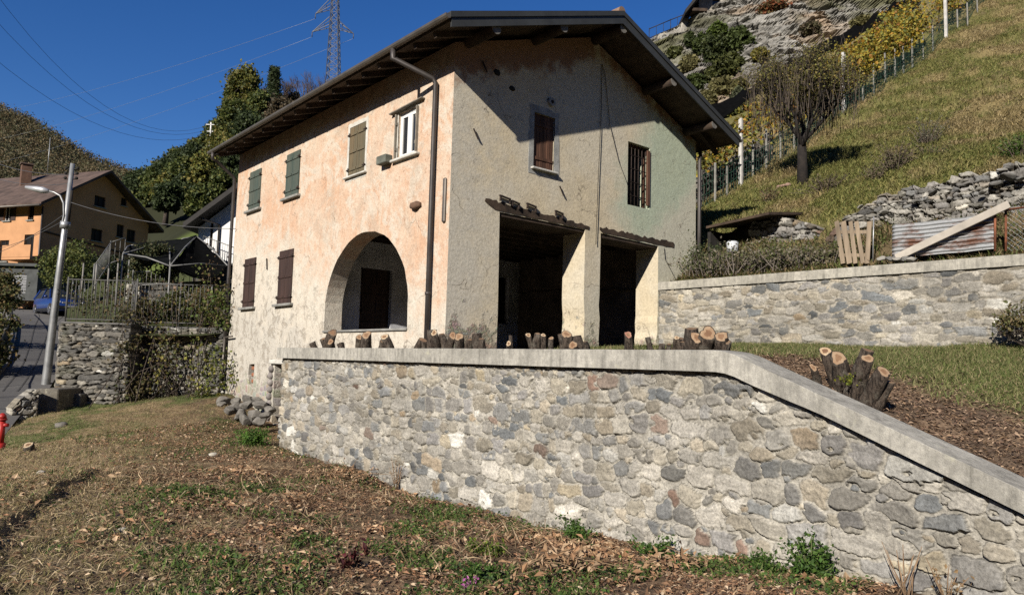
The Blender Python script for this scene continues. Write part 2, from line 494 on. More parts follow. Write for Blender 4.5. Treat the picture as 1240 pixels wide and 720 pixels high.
    if moss:
        k = sst(.55, .75, fbm(SS*1.4, Z*1.4, seed+40, 4))*moss
        C = C*(1-k[..., None])+np.array((.10, .11, .055))*k[..., None]
    P = p0[None, None]+u*SS[..., None]+nrm*H[..., None]; P[..., 2] = Z
    nu = len(S); V = P.reshape(-1, 3); Q = grid_quads(nu, nz)
    ring = list(range(0, nz))+[i*nz+nz-1 for i in range(1, nu)]+[(nu-1)*nz+j for j in range(nz-2, -1, -1)]+[i*nz for i in range(nu-2, 0, -1)]
    ring = np.array(ring); BV = V[ring]-nrm*thick
    n0 = len(V); r2 = np.roll(np.arange(len(ring)), -1)
    Q2 = np.stack([ring, ring[r2], n0+r2, n0+np.arange(len(ring))], 1)
    # back: join the bottom run to the top run
    bot = np.arange(nu)*nz; top = bot+nz-1
    pos = {int(v): n0+i for i, v in enumerate(ring)}
    bb = np.array([pos[int(v)] for v in bot]); tt = np.array([pos[int(v)] for v in top])
    Q3 = np.stack([bb[:-1], bb[1:], tt[1:], tt[:-1]], 1)
    col = np.concatenate([C.reshape(-1, 3), C.reshape(-1, 3)[ring]])
    return np_mesh(name, np.concatenate([V, BV]), np.concatenate([Q, Q2, Q3]), None, mat or STONE, parent, True, col)

# weathered concrete for the copings
def concrete(name, c=(.46, .44, .39)):
    t = NT(name); p = t.pos(); g = t.n("NewGeometry")
    a = t.noise(p, 1.3, 6, .65); b = t.noise(p, 14, 6, .7); d = t.noise(p, 90, 3, .6)
    st = t.noise(t.map(p, (2.2, 2.2, .25)), 3.2, 5, .7)
    k = t.mix(t.ramp(a, .38, .66), c, tuple(x*.62 for x in c))
    k = t.mix(t.math('MULTIPLY', t.ramp(st, .48, .70), .68), k, (.12, .115, .10))
    k = t.mix(t.math('MULTIPLY', t.ramp(t.noise(p, 6, 7, .75), .5, .66), .55), k, (.26, .25, .22))
    k = t.mix(.75, k, t.ramp(b, .3, .7, (.62, .62, .62, 1), (1.25, 1.25, 1.22, 1)), 'MULTIPLY')
    k = t.mix(.35, k, t.ramp(d, .3, .7, (.6, .6, .6, 1), (1.3, 1.3, 1.3, 1)), 'MULTIPLY')
    k = t.mix(t.ramp(t.noise(p, 5, 4, .6), .62, .74), k, (.40, .385, .30))
    return t.fin(k, .92, t.bump(t.math('ADD', b, t.math('MULTIPLY', d, .5)), .7, .014))
CONC = concrete("concrete")
def coping(name, path, width, thick, across, parent, mat=CONC, seed=0):
    """slab swept along a path; 'across' is the horizontal direction from its front edge to its back"""
    ac = np.array(across, float); pts = []
    for a, b in zip(path[:-1], path[1:]):
        a = np.array(a, float); b = np.array(b, float); n = max(2, int(np.linalg.norm(b-a)/.12))
        pts += [a+(b-a)*k/n for k in range(n)]
    pts.append(np.array(path[-1], float)); pts = np.array(pts)
    for k in range(2):
        q = pts.copy(); q[1:-1] = (pts[:-2]+2*pts[1:-1]+pts[2:])/4; pts = q
    g = np.random.default_rng(seed)
    prof = []
    e = .006
    for (x, z) in ((0, -thick), (0, -thick*.6), (0, -thick*.3), (0, -e), (e, 0), (width*.35, .006), (width*.7, .004), (width-e, 0), (width, -e), (width, -thick)): prof.append((x, z))
    V = []
    for i, p in enumerate(pts):
        th = 1-.22*min(1, max(0, -(p[2]-.05)/.3))
        for j, (x, z) in enumerate(prof):
            z *= th
            jit = (fbm(i*.31, 3.1+(j > 3), seed, 3)-.5)*.012
            V.append(p+ac*(x+jit)+np.array([0, 0, z+jit*.5]))
    V = np.array(V); n = len(prof); q = grid_quads(len(pts), n)
    w = np.arange(len(pts)-1)*n
    q = np.concatenate([q, np.stack([w+n-1, w+n+n-1, w+n, w], 1)])
    # end caps
    m = (len(pts)-1)*n; caps = []
    for b in (0, m):
        for j in range(1, n-1): caps.append((b, b+j, b+j+1))
    return np_mesh(name, V, q, np.array(caps), mat, parent, False, None)

# ------------------------------------------------------------------ ground
LOW = rbf([(7.5, 17.3, -2.23), (7.5, 11.4, -2.44), (7.5, 8.29, -2.45), (7.5, 5.6, -2.24), (7.5, 4.1, -2.12), (7.5, 2.9, -2.02), (7.5, 1.5, -1.85), (7.5, -3, -1.6),
    (8.9, 25, -1.28), (8.9, 22.7, -1.54), (8.9, 21, -2.0), (8.9, 18, -2.25), (0, 0, -1.65), (-6, 0, -1.6), (0, -6, -1.6), (5, 0, -1.72), (12, -2, -1.5),
    (2.6, 10.9, -1.93), (.9, 8.5, -1.86), (1.6, 11.3, -1.85), (2.78, 13.1, -1.92), (4.1, 4.7, -1.95), (5.4, 12.9, -2.1), (4.68, 27.9, -1.79), (6.6, 26.8, -1.55),
    (4.9, 25.6, -1.85), (2.9, 18.0, -1.98), (2.35, 21.9, -2.5), (1.2, 16.6, -2.35), (3.9, 23.5, -2.0), (3.3, 26, -2.1), (-5, 20, -2.8), (-5, 10, -2.1), (0, 24, -2.75), (6.5, 20, -1.95)])
def low(x, y):
    z = LOW(x, y)
    # a low bank along the left: its far side drops a hand's breadth
    lx = np.interp(y, [6.0, 7.2, 8.9, 11.3, 13.1, 14.0], [.35, .75, 1.06, 1.85, 2.78, 3.3])
    lx = lx+(fbm(np.asarray(y)*2.3, np.asarray(y)*0, 17, 3)-.5)*.35
    k = sst(.07, -.07, x-lx)*sst(14.0, 12.4, y)*sst(4.0, 6.0, y)
    z = z+.10*k*sst(-3.5, -.2, x-lx)
    z = z+(fbm(np.asarray(x)*1.1, np.asarray(y)*1.1, 3, 4)-.5)*.16+(fbm(np.asarray(x)*6, np.asarray(y)*6, 8, 3)-.5)*.055
    return z
EARTH = vcol("earth", .97, 26, .5, .8, .03, .12, 5)
def axis(a, b, f, lo=.05):
    """grid lines from a to b, closer together where f says the eye is near"""
    x = [a]
    while x[-1] < b: x.append(x[-1]+max(lo, f(x[-1])))
    x[-1] = b
    return np.array(x)
gx = np.unique(np.concatenate([axis(-16, 0, lambda v: .5 if v < -2 else .09), axis(0, 9.3, lambda v: .05)]))
gy = np.unique(np.concatenate([axis(-7, 3, lambda v: .3), axis(3, 15, lambda v: .05), axis(15, 28.6, lambda v: .09)]))
GX, GY = np.meshgrid(gx, gy, indexing='ij')
GZ = low(GX, GY)
def low_col(x, y):
    dry = np.array((.27, .205, .115)); soil = np.array((.115, .082, .055)); green = np.array((.085, .115, .035)); lit = np.array((.185, .125, .075))
    n1 = fbm(x*.7, y*.7, 21, 4); n2 = fbm(x*2.4, y*2.4, 22, 4)
    c = soil+(lit-soil)*sst(.35, .65, n2)[..., None]
    gl = sst(6.8, 3.0, x-.12*(y-8)+(n1-.5)*3)*sst(5, 9, y+(n1-.5)*4)     # mown dry grass to the left
    c = c+(dry-c)*(gl*(.55+.45*n2))[..., None]
    gr = sst(.56, .72, n1)*.7*sst(13, 18, y)+sst(.62, .78, fbm(x*1.3, y*1.3, 25, 3))*.5
    c = c+(green-c)*np.clip(gr, 0, 1)[..., None]
    return c*(.7+.6*fbm(x*5, y*5, 27, 3))[..., None]
o = grid_mesh("yard_ground", np.stack([GX, GY, GZ], -1), EARTH, low_col(GX, GY)); tag(o, kind='structure')

XF, YG, XT, XU = 8.89, 12.54, 7.5, 15.87
def cop_z(y): return np.interp(y, [-3, 2.02, 4.88, 17.4], [-2.97, -.95, .20, .19])
TER = rbf([(7.9, 17, .02), (7.9, 12, .02), (7.9, 8, .02), (7.9, 5, .02), (7.9, 3.6, -.45), (7.9, 2, -1.1), (7.9, 0, -1.95), (7.9, -3, -2.9), (15.8, 12.5, .42), (15.8, 10.9, .52), (15.8, 6.5, .45), (15.8, 4.4, .52),
    (15.8, 0, .3), (15.8, -4, -.2), (12, 8, .34), (11, 5, .12), (11, 12, .2), (10, 3, -.6), (11, 0, -1.1), (12, -4, -1.3), (13, 18, .2), (9.2, 13, .03)])
def ter(x, y): return TER(x, y)+(fbm(np.asarray(x)*1.4, np.asarray(y)*1.4, 33, 4)-.5)*.09+(fbm(np.asarray(x)*7, np.asarray(y)*7, 34, 3)-.5)*.04
tx = axis(7.7, 16.1, lambda v: .06); ty = np.unique(np.concatenate([axis(-5, 12, lambda v: .06), axis(12, 17.1, lambda v: .2)]))
TX, TY = np.meshgrid(tx, ty, indexing='ij'); TZ = ter(TX, TY)
def ter_col(x, y):
    n = fbm(x*2.2, y*2.2, 41, 4); n1 = fbm(x*.8, y*.8, 42, 3)
    soil = np.array((.15, .105, .07))*(.7+.6*n[..., None]); chips = np.array((.24, .165, .105)); green = np.array((.13, .16, .045))
    c = soil+(chips-soil)*sst(.45, .65, n)[..., None]
    k = sst(10.2, 12.2, x+(n1-.5)*2.0+.10*(y-6))*sst(13.5, 12, y)
    c = c+(green*(.7+.7*n[..., None])-c)*k[..., None]
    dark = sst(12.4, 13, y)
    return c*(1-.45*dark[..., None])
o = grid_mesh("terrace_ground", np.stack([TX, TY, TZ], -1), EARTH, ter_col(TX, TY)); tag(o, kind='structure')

# hillside to the right
HIL = rbf([(16.1, 13, 2.15), (16.1, 9, 2.15), (16.1, 6, 2.2), (16.1, 2, 2.0), (16.1, -6, 1.6), (17.6, 9, 2.6), (17.4, 6, 2.45), (17.4, 3, 2.4), (17.9, 12.5, 2.9),
    (18.6, 8.7, 3.9), (18.6, 7, 4.3), (18.6, 4.7, 4.45), (18.6, 0, 4.2), (19.3, 11.3, 4.15), (19.9, 14.2, 4.8), (22.4, 11.9, 6.02), (23.5, 14.9, 6.62), (31.9, 15, 11.6), (42.6, 14.4, 17.7), (50.9, 14.7, 23.2), (62, 14, 29.5),
    (38.95, 9.96, 14.9), (28.8, 7.4, 8.5), (22.9, 8.8, 6.14), (22, 4, 5.9), (30, 0, 9), (45, 2, 16.5), (60, 0, 24), (22, -8, 5), (40, -10, 12.5),
    (24.9, 17.5, 7.0), (34, 17.5, 12.4), (46, 18, 20.2), (27, 20, 7.6), (20, 17.5, 4.6), (19.5, 25, 4.0), (24, 25, 5.5), (30, 27, 9.5), (22, 32, 5.2), (52, 24, 24.5)])
def hil(x, y): return HIL(x, y)+(fbm(np.asarray(x)*.6, np.asarray(y)*.6, 51, 4)-.5)*.5*sst(18.3, 21, x)+(fbm(np.asarray(x)*1.3, np.asarray(y)*.35, 58, 3)-.5)*.55*sst(18.8, 21, x)+(fbm(np.asarray(x)*3.3, np.asarray(y)*3.3, 52, 3)-.5)*.14
hx = np.unique(np.concatenate([axis(16.0, 24, lambda v: .12), axis(24, 66, lambda v: .3)])); hy = np.unique(np.concatenate([axis(-14, 3, lambda v: .4), axis(3, 19, lambda v: .14), axis(19, 34, lambda v: .5)]))
HX, HY = np.meshgrid(hx, hy, indexing='ij'); HZ = hil(HX, HY)
def hil_col(x, y):
    a = np.array((.21, .165, .075)); b = np.array((.135, .125, .045)); c_ = np.array((.13, .095, .06))
    n = fbm(x*.45, y*.45, 55, 4); m = fbm(x*1.7, y*1.7, 56, 4)
    c = a+(b-a)*sst(.4, .62, n*.6+m*.4)[..., None]
    c = c+(c_-c)*(sst(.55, .75, m)*.6)[..., None]
    c = c+(c_*.8-c)*(sst(18.6, 17.8, x)*.7)[..., None]
    return c*(.7+.6*fbm(x*4, y*4, 57, 3))[..., None]
o = grid_mesh("hillside", np.stack([HX, HY, HZ], -1), EARTH, hil_col(HX, HY)); tag(o, kind='structure')

# ------------------------------------------------------------------ the two mortared walls
t = thing("terrace_wall", (XT, 11, -2.2), "long mortared rubble stone wall with sloping concrete top in front of the house", "wall")
YL = 17.33
rubble("stone_face", (XT, YL, 0), (XT, -3.0, 0), lambda s: float(LOW(XT, YL-s))-.35, lambda s: float(cop_z(YL-s))-.235, (-1, 0, 0), h0=.155, near=.0016, dz=.016, rel=.030, seed=5, thick=.45, parent=t, jdepth=.010, mortar=(.34, .32, .275), joint=(.12, .60), rare=.11, bury=.30)
coping("coping", [(XT-.115, YL+.1, .19), (XT-.115, 4.88, .20), (XT-.115, 2.02, -.95), (XT-.115, -3.1, -2.99)], .52, .25, (1, 0, 0), t)
t2 = thing("retaining_wall", (XU, 8, .5), "straight mortared stone wall with level concrete top, at the foot of the grassy hillside", "wall")
rubble("stone_face", (XU, YG-.01, 0), (XU, -6, 0), lambda s: float(TER(XU, YG-s))-.3, lambda s: 2.02+.0*s, (-1, 0, 0), h0=.125, near=.0017, dz=.03, rel=.022, seed=11, thick=.4, parent=t2, jdepth=.008, joint=(.12, .5), rare=.08, bury=.4, aspect=(1.1, 2.9), mortar=(.33, .305, .255))
coping("coping", [(XU-.06, YG-.012, 2.235), (XU-.06, -6, 2.215)], .42, .21, (1, 0, 0), t2, concrete("pale_concrete", (.47, .445, .385)), 4)
rubble("return_face", (XF-.02, YL, 0), (XT+.46, YL, 0), lambda s: -2.6, lambda s: -.05, (0, 1, 0), h0=.2, ds=.04, dz=.04, seed=6, thick=.3, parent=t)
# ------------------------------------------------------------------ the farmhouse
def plaster_facade():
    t = NT("peach_plaster"); p = t.pos(); s = t.n("SeparateXYZ", {0: p}); y, z = s.outputs[1], s.outputs[2]
    big = t.noise(p, .55, 5, .6); mid = t.noise(p, 2.6, 6, .68); fine = t.noise(p, 22, 5, .65); grit = t.noise(p, 110, 3, .6)
    vert = t.noise(t.map(p, (3, 3, .45)), 1.6, 5, .65)
    k = t.mix(t.ramp(mid, .36, .66), (.59, .42, .305), (.605, .495, .385))
    k = t.mix(t.ramp(big, .42, .64), k, (.57, .365, .24))
    k = t.mix(t.math('MULTIPLY', t.ramp(vert, .5, .68), .75), k, (.60, .50, .39))
    pt = t.noise(p, 1.1, 7, .72, .6)
    k = t.mix(t.math('MULTIPLY', t.ramp(pt, .49, .58), .8), k, (.60, .545, .455))
    pg = t.noise(p, .9, 7, .75, .5)
    k = t.mix(t.math('MULTIPLY', t.ramp(pg, .53, .62), .5), k, (.44, .36, .28))
    k = t.mix(t.math('MULTIPLY', t.ramp(t.noise(p, 4.5, 6, .75), .55, .64), .6), k, (.42, .25, .165))
    # lime coat showing through lower down
    lo = t.math('ADD', t.math('MULTIPLY', z, -.36), t.math('ADD', t.math('MULTIPLY', mid, 1.5), t.math('MULTIPLY', big, 1.1)))
    lo = t.math('ADD', lo, t.math('MULTIPLY', t.math('SUBTRACT', y, 15.5), .085))
    k = t.mix(t.math('MULTIPLY', t.ramp(lo, .42, 1.0), .9), k, (.60, .56, .475))
    k = t.mix(t.ramp(t.math('ADD', lo, t.math('MULTIPLY', fine, .6)), 1.5, 1.85), k, (.50, .47, .41))
    rg = t.math('MULTIPLY', t.ramp(lo, .7, 1.3), t.ramp(t.noise(p, 3.4, 7, .75, .4), .52, .60))
    k = t.mix(t.math('MULTIPLY', rg, .75), k, (.34, .30, .245))
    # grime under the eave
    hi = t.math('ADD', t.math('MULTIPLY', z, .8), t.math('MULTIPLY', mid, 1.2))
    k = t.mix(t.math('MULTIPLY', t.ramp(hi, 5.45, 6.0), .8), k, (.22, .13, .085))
    spk = t.ramp(t.noise(p, 9, 6, .75), .62, .70)
    k = t.mix(t.math('MULTIPLY', spk, .55), k, (.33, .235, .16))
    k = t.mix(.45, k, t.ramp(fine, .32, .68, (.58, .56, .53, 1), (1.22, 1.22, 1.22, 1)), 'MULTIPLY')
    k = t.mix(.25, k, t.ramp(grit, .3, .7, (.65, .65, .65, 1), (1.25, 1.25, 1.25, 1)), 'MULTIPLY')
    # rough stones where the coat has gone near the ground
    vo = t.n("TexVoronoi", {"Vector": t.map(p, (1, 4.2, 5.2)), "Scale": 1.0, "Randomness": 1.0}, feature='F1')
    ve = t.n("TexVoronoi", {"Vector": t.map(p, (1, 4.2, 5.2)), "Scale": 1.0}, feature='DISTANCE_TO_EDGE')
    sm = t.ramp(t.math('ADD', t.math('MULTIPLY', z, -.42), t.math('ADD', mid, t.math('MULTIPLY', t.noise(p, 6, 4, .6), .7))), 1.12, 1.22)
    sc = t.mix(.5, (.33, .31, .27), vo.outputs["Color"], 'MULTIPLY')
    sc = t.mix(t.ramp(ve.outputs["Distance"], .03, .12), (.40, .375, .32), t.mix(.45, sc, (.42, .38, .31)))
    k = t.mix(sm, k, sc)
    cw = t.n("VectorMath", {0: p, 1: t.n("TexNoise", {"Vector": p, "Scale": 1.6, "Detail": 5.0}).outputs["Color"]}, operation="ADD").outputs[0]
    cv = t.n("TexVoronoi", {"Vector": cw, "Scale": .62}, feature='DISTANCE_TO_EDGE').outputs["Distance"]
    ck = t.math('MULTIPLY', t.ramp(cv, .002, .0075, (1, 1, 1, 1), (0, 0, 0, 1)), t.ramp(t.noise(p, .8, 3, .5), .50, .60))
    k = t.mix(t.math('MULTIPLY', ck, .7), k, (.12, .095, .07))
    h = t.math('ADD', t.math('MULTIPLY', fine, 1.0), t.math('ADD', t.math('MULTIPLY', grit, .35), t.math('MULTIPLY', mid, 2.4)))
    h = t.math('ADD', h, t.math('MULTIPLY', t.math('MULTIPLY', sm, t.ramp(ve.outputs["Distance"], 0, .25)), 1.6))
    h = t.math('SUBTRACT', h, t.math('MULTIPLY', spk, .5))
    h = t.math('SUBTRACT', h, t.math('MULTIPLY', rg, 1.2))
    return t.fin(k, .95, t.bump(h, .55, .02), 0, .12)
def plaster_gable(name="grey_plaster", inner=False):
    t = NT(name); p = t.pos(); s = t.n("SeparateXYZ", {0: p}); x, z = s.outputs[0], s.outputs[2]
    big = t.noise(p, .6, 5, .6); mid = t.noise(p, 2.8, 6, .68); fine = t.noise(p, 19, 5, .65); grit = t.noise(p, 105, 3, .6)
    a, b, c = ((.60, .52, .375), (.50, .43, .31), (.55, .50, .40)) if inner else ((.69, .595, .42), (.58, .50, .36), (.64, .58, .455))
    k = t.mix(t.ramp(mid, .36, .66), a, b)
    k = t.mix(t.ramp(big, .42, .62), k, c)
    if not inner:
        # bluish lime patches on the left, green wash on the right
        lf = t.math('ADD', t.math('MULTIPLY', x, -.55), t.math('MULTIPLY', mid, 2.0))
        k = t.mix(t.math('MULTIPLY', t.ramp(lf, -4.7, -4.0), .7), k, (.58, .55, .47))
        gr = t.math('ADD', t.math('MULTIPLY', x, .62), t.math('ADD', t.math('MULTIPLY', big, 1.2), t.math('MULTIPLY', mid, .9)))
        gr = t.math('SUBTRACT', gr, t.math('MULTIPLY', t.math('ABSOLUTE', t.math('SUBTRACT', z, 4.1)), .30))
        k = t.mix(t.math('MULTIPLY', t.ramp(gr, 9.55, 10.3), .72), k, (.40, .50, .38))
        ba = t.math('ADD', t.math('MULTIPLY', t.math('SUBTRACT', x, 15.9), .9), t.math('MULTIPLY', mid, 1.6))
        ba = t.math('SUBTRACT', ba, t.math('MULTIPLY', t.math('SUBTRACT', z, 4.3), 1.1))
        k = t.mix(t.math('MULTIPLY', t.ramp(ba, .9, 1.6), .8), k, (.60, .56, .45))
        # red ochre left under the roof
        rl = t.math('MINIMUM', t.math('ADD', t.math('MULTIPLY', t.math('SUBTRACT', x, 8.89), .345), 6.9), t.math('ADD', t.math('MULTIPLY', t.math('SUBTRACT', x, 17.5), -.388), 6.8))
        d = t.math('SUBTRACT', rl, z)
        d = t.math('SUBTRACT', t.math('ADD', d, t.math('MULTIPLY', mid, -1.7)), t.math('MULTIPLY', t.math('MULTIPLY', t.math('SUBTRACT', 13.3, x, True), 1), .35))
        k = t.mix(t.math('MULTIPLY', t.ramp(d, -.50, -.15, (1, 1, 1, 1), (0, 0, 0, 1)), .85), k, (.30, .145, .08))
    vo = t.n("TexVoronoi", {"Vector": t.map(t.n("VectorMath", {0: p, 1: t.n("TexNoise", {"Vector": p, "Scale": 5.0}).outputs["Color"]}, operation="ADD").outputs[0], (6, 6, 9)), "Scale": 1.0}, feature='F1')
    ve = t.n("TexVoronoi", {"Vector": t.map(t.n("VectorMath", {0: p, 1: t.n("TexNoise", {"Vector": p, "Scale": 5.0}).outputs["Color"]}, operation="ADD").outputs[0], (6, 6, 9)), "Scale": 1.0}, feature='DISTANCE_TO_EDGE')
    sm = t.ramp(t.math('ADD', t.math('MULTIPLY', z, -.42), t.math('ADD', mid, t.math('MULTIPLY', t.noise(p, 6, 4, .6), .9))), .58, .70)
    sc = t.mix(.55, (.38, .34, .27), vo.outputs["Color"], 'MULTIPLY')
    sc = t.mix(t.ramp(ve.outputs["Distance"], .01, .09), (.25, .22, .17), t.mix(.5, sc, (.40, .35, .27)))
    k = t.mix(sm, k, sc)
    sp = t.ramp(t.noise(p, 5.5, 7, .78, .3), .57, .66)
    k = t.mix(t.math('MULTIPLY', sp, .45), k, (.27, .235, .18))
    k = t.mix(.45, k, t.ramp(fine, .32, .68, (.58, .57, .54, 1), (1.22, 1.22, 1.22, 1)), 'MULTIPLY')
    k = t.mix(.25, k, t.ramp(grit, .3, .7, (.65, .65, .65, 1), (1.25, 1.25, 1.25, 1)), 'MULTIPLY')
    cw = t.n("VectorMath", {0: p, 1: t.n("TexNoise", {"Vector": p, "Scale": 1.6, "Detail": 5.0}).outputs["Color"]}, operation="ADD").outputs[0]
    cv = t.n("TexVoronoi", {"Vector": cw, "Scale": .62}, feature='DISTANCE_TO_EDGE').outputs["Distance"]
    ck = t.math('MULTIPLY', t.ramp(cv, .002, .0075, (1, 1, 1, 1), (0, 0, 0, 1)), t.ramp(t.noise(p, .8, 3, .5), .50, .60))
    k = t.mix(t.math('MULTIPLY', ck, .7), k, (.12, .095, .07))
    h = t.math('ADD', t.math('MULTIPLY', fine, 1.1), t.math('ADD', t.math('MULTIPLY', grit, .4), t.math('MULTIPLY', mid, 2.2)))
    h = t.math('ADD', h, t.math('MULTIPLY', t.math('MULTIPLY', sm, t.ramp(ve.outputs["Distance"], 0, .25)), 1.6))
    h = t.math('SUBTRACT', h, t.math('MULTIPLY', sp, .5))
    return t.fin(k, .95, t.bump(h, .3, .02), 0, .12)
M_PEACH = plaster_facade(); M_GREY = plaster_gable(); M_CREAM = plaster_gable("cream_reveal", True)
M_WOOD = plain("old_timber", (.075, .05, .033), .9, 0, .45, 3, .7, 26, stretch=(1, 1, 1))
M_SOFFIT = plain("soffit_boards", (.10, .07, .048), .9, 0, .4, 4, .5, 30)
M_TILE = plain("clay_tile", (.30, .17, .11), .9, 0, .5, 2.5, .4, 24, c2=(.17, .14, .11))
M_FASCIA = plain("grey_sheet_metal", (.075, .078, .075), .5, .35, .2, 2, .08, 14)
M_GUTTER = plain("brown_grey_gutter", (.16, .14, .12), .45, .35, .2, 3, .05, 20)
M_PIPE = plain("dark_downpipe", (.075, .066, .062), .5, .3, .25, 2, .05, 20)
M_WHITE = plain("white_paint", (.74, .74, .72), .5, 0, .06, 3, .05, 30)
M_SLATE = plain("slate_sill", (.30, .295, .27), .85, 0, .25, 5, .5, 40)
M_DKBROWN = plain("dark_brown_shutter", (.060, .033, .025), .7, 0, .35, 5, .3, 40, stretch=(1, 1, .15))
M_GREEN = plain("faded_green_shutter", (.050, .072, .06), .8, 0, .35, 5, .4, 40, stretch=(1, 1, .15), c2=(.085, .095, .075))
M_WEATHER = plain("weathered_board", (.155, .115, .065), .9, 0, .5, 4, .7, 30, stretch=(1, 1, .12), c2=(.095, .09, .06))
M_REDBROWN = plain("red_brown_shutter", (.155, .075, .045), .85, 0, .45, 5, .6, 34, stretch=(1, 1, .12))
M_LIMEGREY = plain("lime_surround", (.40, .40, .375), .95, 0, .25, 4, .7, 30)
M_LIMEWHITE = plain("white_surround", (.62, .60, .54), .95, 0, .2, 4, .7, 30)
M_IRON = plain("rusty_iron", (.06, .042, .035), .8, .3, .4, 8, .3, 40)
M_BLACK = plain("dark_interior", (.03, .027, .024), .95, 0, .3, 3, .3, 20)
M_GLASS = NT("window_glass").fin((.018, .02, .023), .12, None, 0, .35)
M_INNER = plain("inner_limewash", (.66, .67, .70), .95, 0, .25, 1.6, .6, 16)
M_INDARK = plain("dark_brown_wall", (.17, .135, .105), .95, 0, .4, 1.6, .7, 12)  # plain dark brown for the right half of the portico
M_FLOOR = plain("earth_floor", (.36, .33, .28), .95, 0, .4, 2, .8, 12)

XR, YB = 17.5, 25.0
def roof_top(x): return 6.79+.340*(x-8.05) if x <= 13.09 else 8.505-.396*(x-13.09)
def wall_top(x): return roof_top(x)-.30
house = thing("farmhouse", (13.2, 18.8, -2), "old peach and grey plastered farmhouse with an arch and two open bays", "house")
g = random.Random(3)
def jag(p, q, n, a):
    """a broken edge from p to q"""
    return [(p[0]+(q[0]-p[0])*k/n+g.uniform(-a, a), p[1]+(q[1]-p[1])*k/n+g.uniform(-a, a)) for k in range(1, n)]
# facade (plane X = XF), drawn as (y, z)
arch = [(14.0, .66), (14.02, 1.2)]+[(16.03-2.02*math.cos(math.pi*k/28)+g.uniform(-.012, .012), 1.2+1.88*math.sin(math.pi*k/28)+g.uniform(-.012, .012)) for k in range(1, 28)]+[(18.05, 1.2), (18.04, .66)]
def rect(a, b, c, d): return [(a, c), (b, c), (b, d), (a, d)]
W_FAC = {'ga': (22.95, 23.87, 1.5, 3.08), 'gb': (20.17, 21.14, 1.5, 3.08), 'ua': (22.93, 23.86, 4.66, 5.95), 'ub': (20.06, 20.98, 4.64, 5.97), 'uc': (16.26, 17.1, 4.6, 5.92), 'ud': (13.92, 14.72, 4.62, 5.73)}
holes = [arch]+[rect(*v) for v in W_FAC.values()]
slit = [(22.62, -.28), (23.05, -.3), (23.1, -.62), (22.98, -.93), (22.66, -.9)]
bdoor = [(20.46, -1.97), (20.46, -.26), (21.08, -.26), (21.08, -1.97)]
outer = [(YG+.76, -2.7), (YB, -2.0), (YB, wall_top(XF)), (YG+.76, wall_top(XF))]
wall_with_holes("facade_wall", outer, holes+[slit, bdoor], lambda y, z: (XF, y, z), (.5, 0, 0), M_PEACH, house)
# gable (plane Y = YG), drawn as (x, z)
bayA = [(10.27, -.2), (10.28, 1.1), (10.25, 3.30), (12.98, 3.28), (12.975, 1.6)]+jag((12.975, 1.6), (12.98, -.2), 9, .045)+[(12.98, -.2)]
bayB = [(13.50, -.2)]+jag((13.50, -.2), (13.53, 1.7), 9, .045)+[(13.53, 1.7), (13.54, 3.27), (15.82, 3.22), (15.82, 1.6)]+jag((15.82, 1.6), (15.80, -.2), 8, .03)+[(15.80, -.2)]
gw = rect(11.21, 11.87, 4.5, 5.81); gg = rect(14.53, 15.42, 4.16, 5.84)
outer = [(XF, -2.7), (XR, -1.0), (XR, wall_top(XR)), (13.09, wall_top(13.09)), (XF, wall_top(XF))]
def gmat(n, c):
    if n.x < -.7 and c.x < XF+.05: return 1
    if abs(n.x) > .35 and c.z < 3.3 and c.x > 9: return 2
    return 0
wall_with_holes("gable_wall", outer, [bayA, bayB, gw, gg], lambda x, z: (x, YG, z), (0, .76, 0), [M_GREY, M_PEACH, M_CREAM], house, gmat)
# the two walls out of view
wall_with_holes("side_wall", [(YG+.76, -1), (YB-.5, -1), (YB-.5, wall_top(XR)), (YG+.76, wall_top(XR))], [], lambda y, z: (XR-.5, y, z), (.5, 0, 0), M_GREY, house)
wall_with_holes("rear_wall", [(XF+.5, -2), (XR, -1.0), (XR, wall_top(XR)), (13.09, wall_top(13.09)), (XF+.5, wall_top(XF+.5))], [], lambda x, z: (x, YB, z), (0, -.5, 0), M_GREY, house)
# portico behind the arch and the bays
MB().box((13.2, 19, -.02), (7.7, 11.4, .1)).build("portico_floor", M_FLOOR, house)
cl = MB().box((13.2, 19, 3.50), (7.66, 11.3, .06)); cl.build("portico_ceiling", M_WOOD, house)
for k in range(9): MB().bar((9.42, 13.75+k*.6, 3.38), (16.9, 13.75+k*.6, 3.38), .13, .17).build("ceiling_beam", M_WOOD, house)
YI = 18.55
dA, dB = atY(436, 360, YI)[0], atY(474, 360, YI)[0]; dT = atY(455, 325, YI)[2]
xe = atY(656, 370, YI)[0]; wa, wb = atY(601, 360, YI)[0], atY(616, 360, YI)[0]
wall_with_holes("inner_wall", [(9.4, 0), (xe, 0), (xe, 3.46), (9.4, 3.46)], [rect(dA, dB, .25, dT), rect(wa, wb, atY(608, 392, YI)[2], atY(608, 335, YI)[2])], lambda x, z: (x, YI, z), (0, .3, 0), M_INNER, house)
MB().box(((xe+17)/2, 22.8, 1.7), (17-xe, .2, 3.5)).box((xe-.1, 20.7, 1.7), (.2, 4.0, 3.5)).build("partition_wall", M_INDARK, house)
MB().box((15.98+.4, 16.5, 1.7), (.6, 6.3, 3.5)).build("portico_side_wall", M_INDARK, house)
dr = thing("door", (0, 0, 0), None, None); attach(dr, house)
m = MB().box(((dA+dB)/2, YI+.16, (dT+.25)/2+.05), (dB-dA-.02, .06, dT-.3))
for k in range(3):
    for q in (0, 1): m.box((dA+(dB-dA)*(.27+.46*q), YI+.12, .75+k*.8), ((dB-dA)*.32, .03, .55), bev=.012)
m.build("door_leaf", M_DKBROWN, dr)
MB().sphere((dA+.12, YI+.09, 1.3), .035).build("handle", M_IRON, dr)
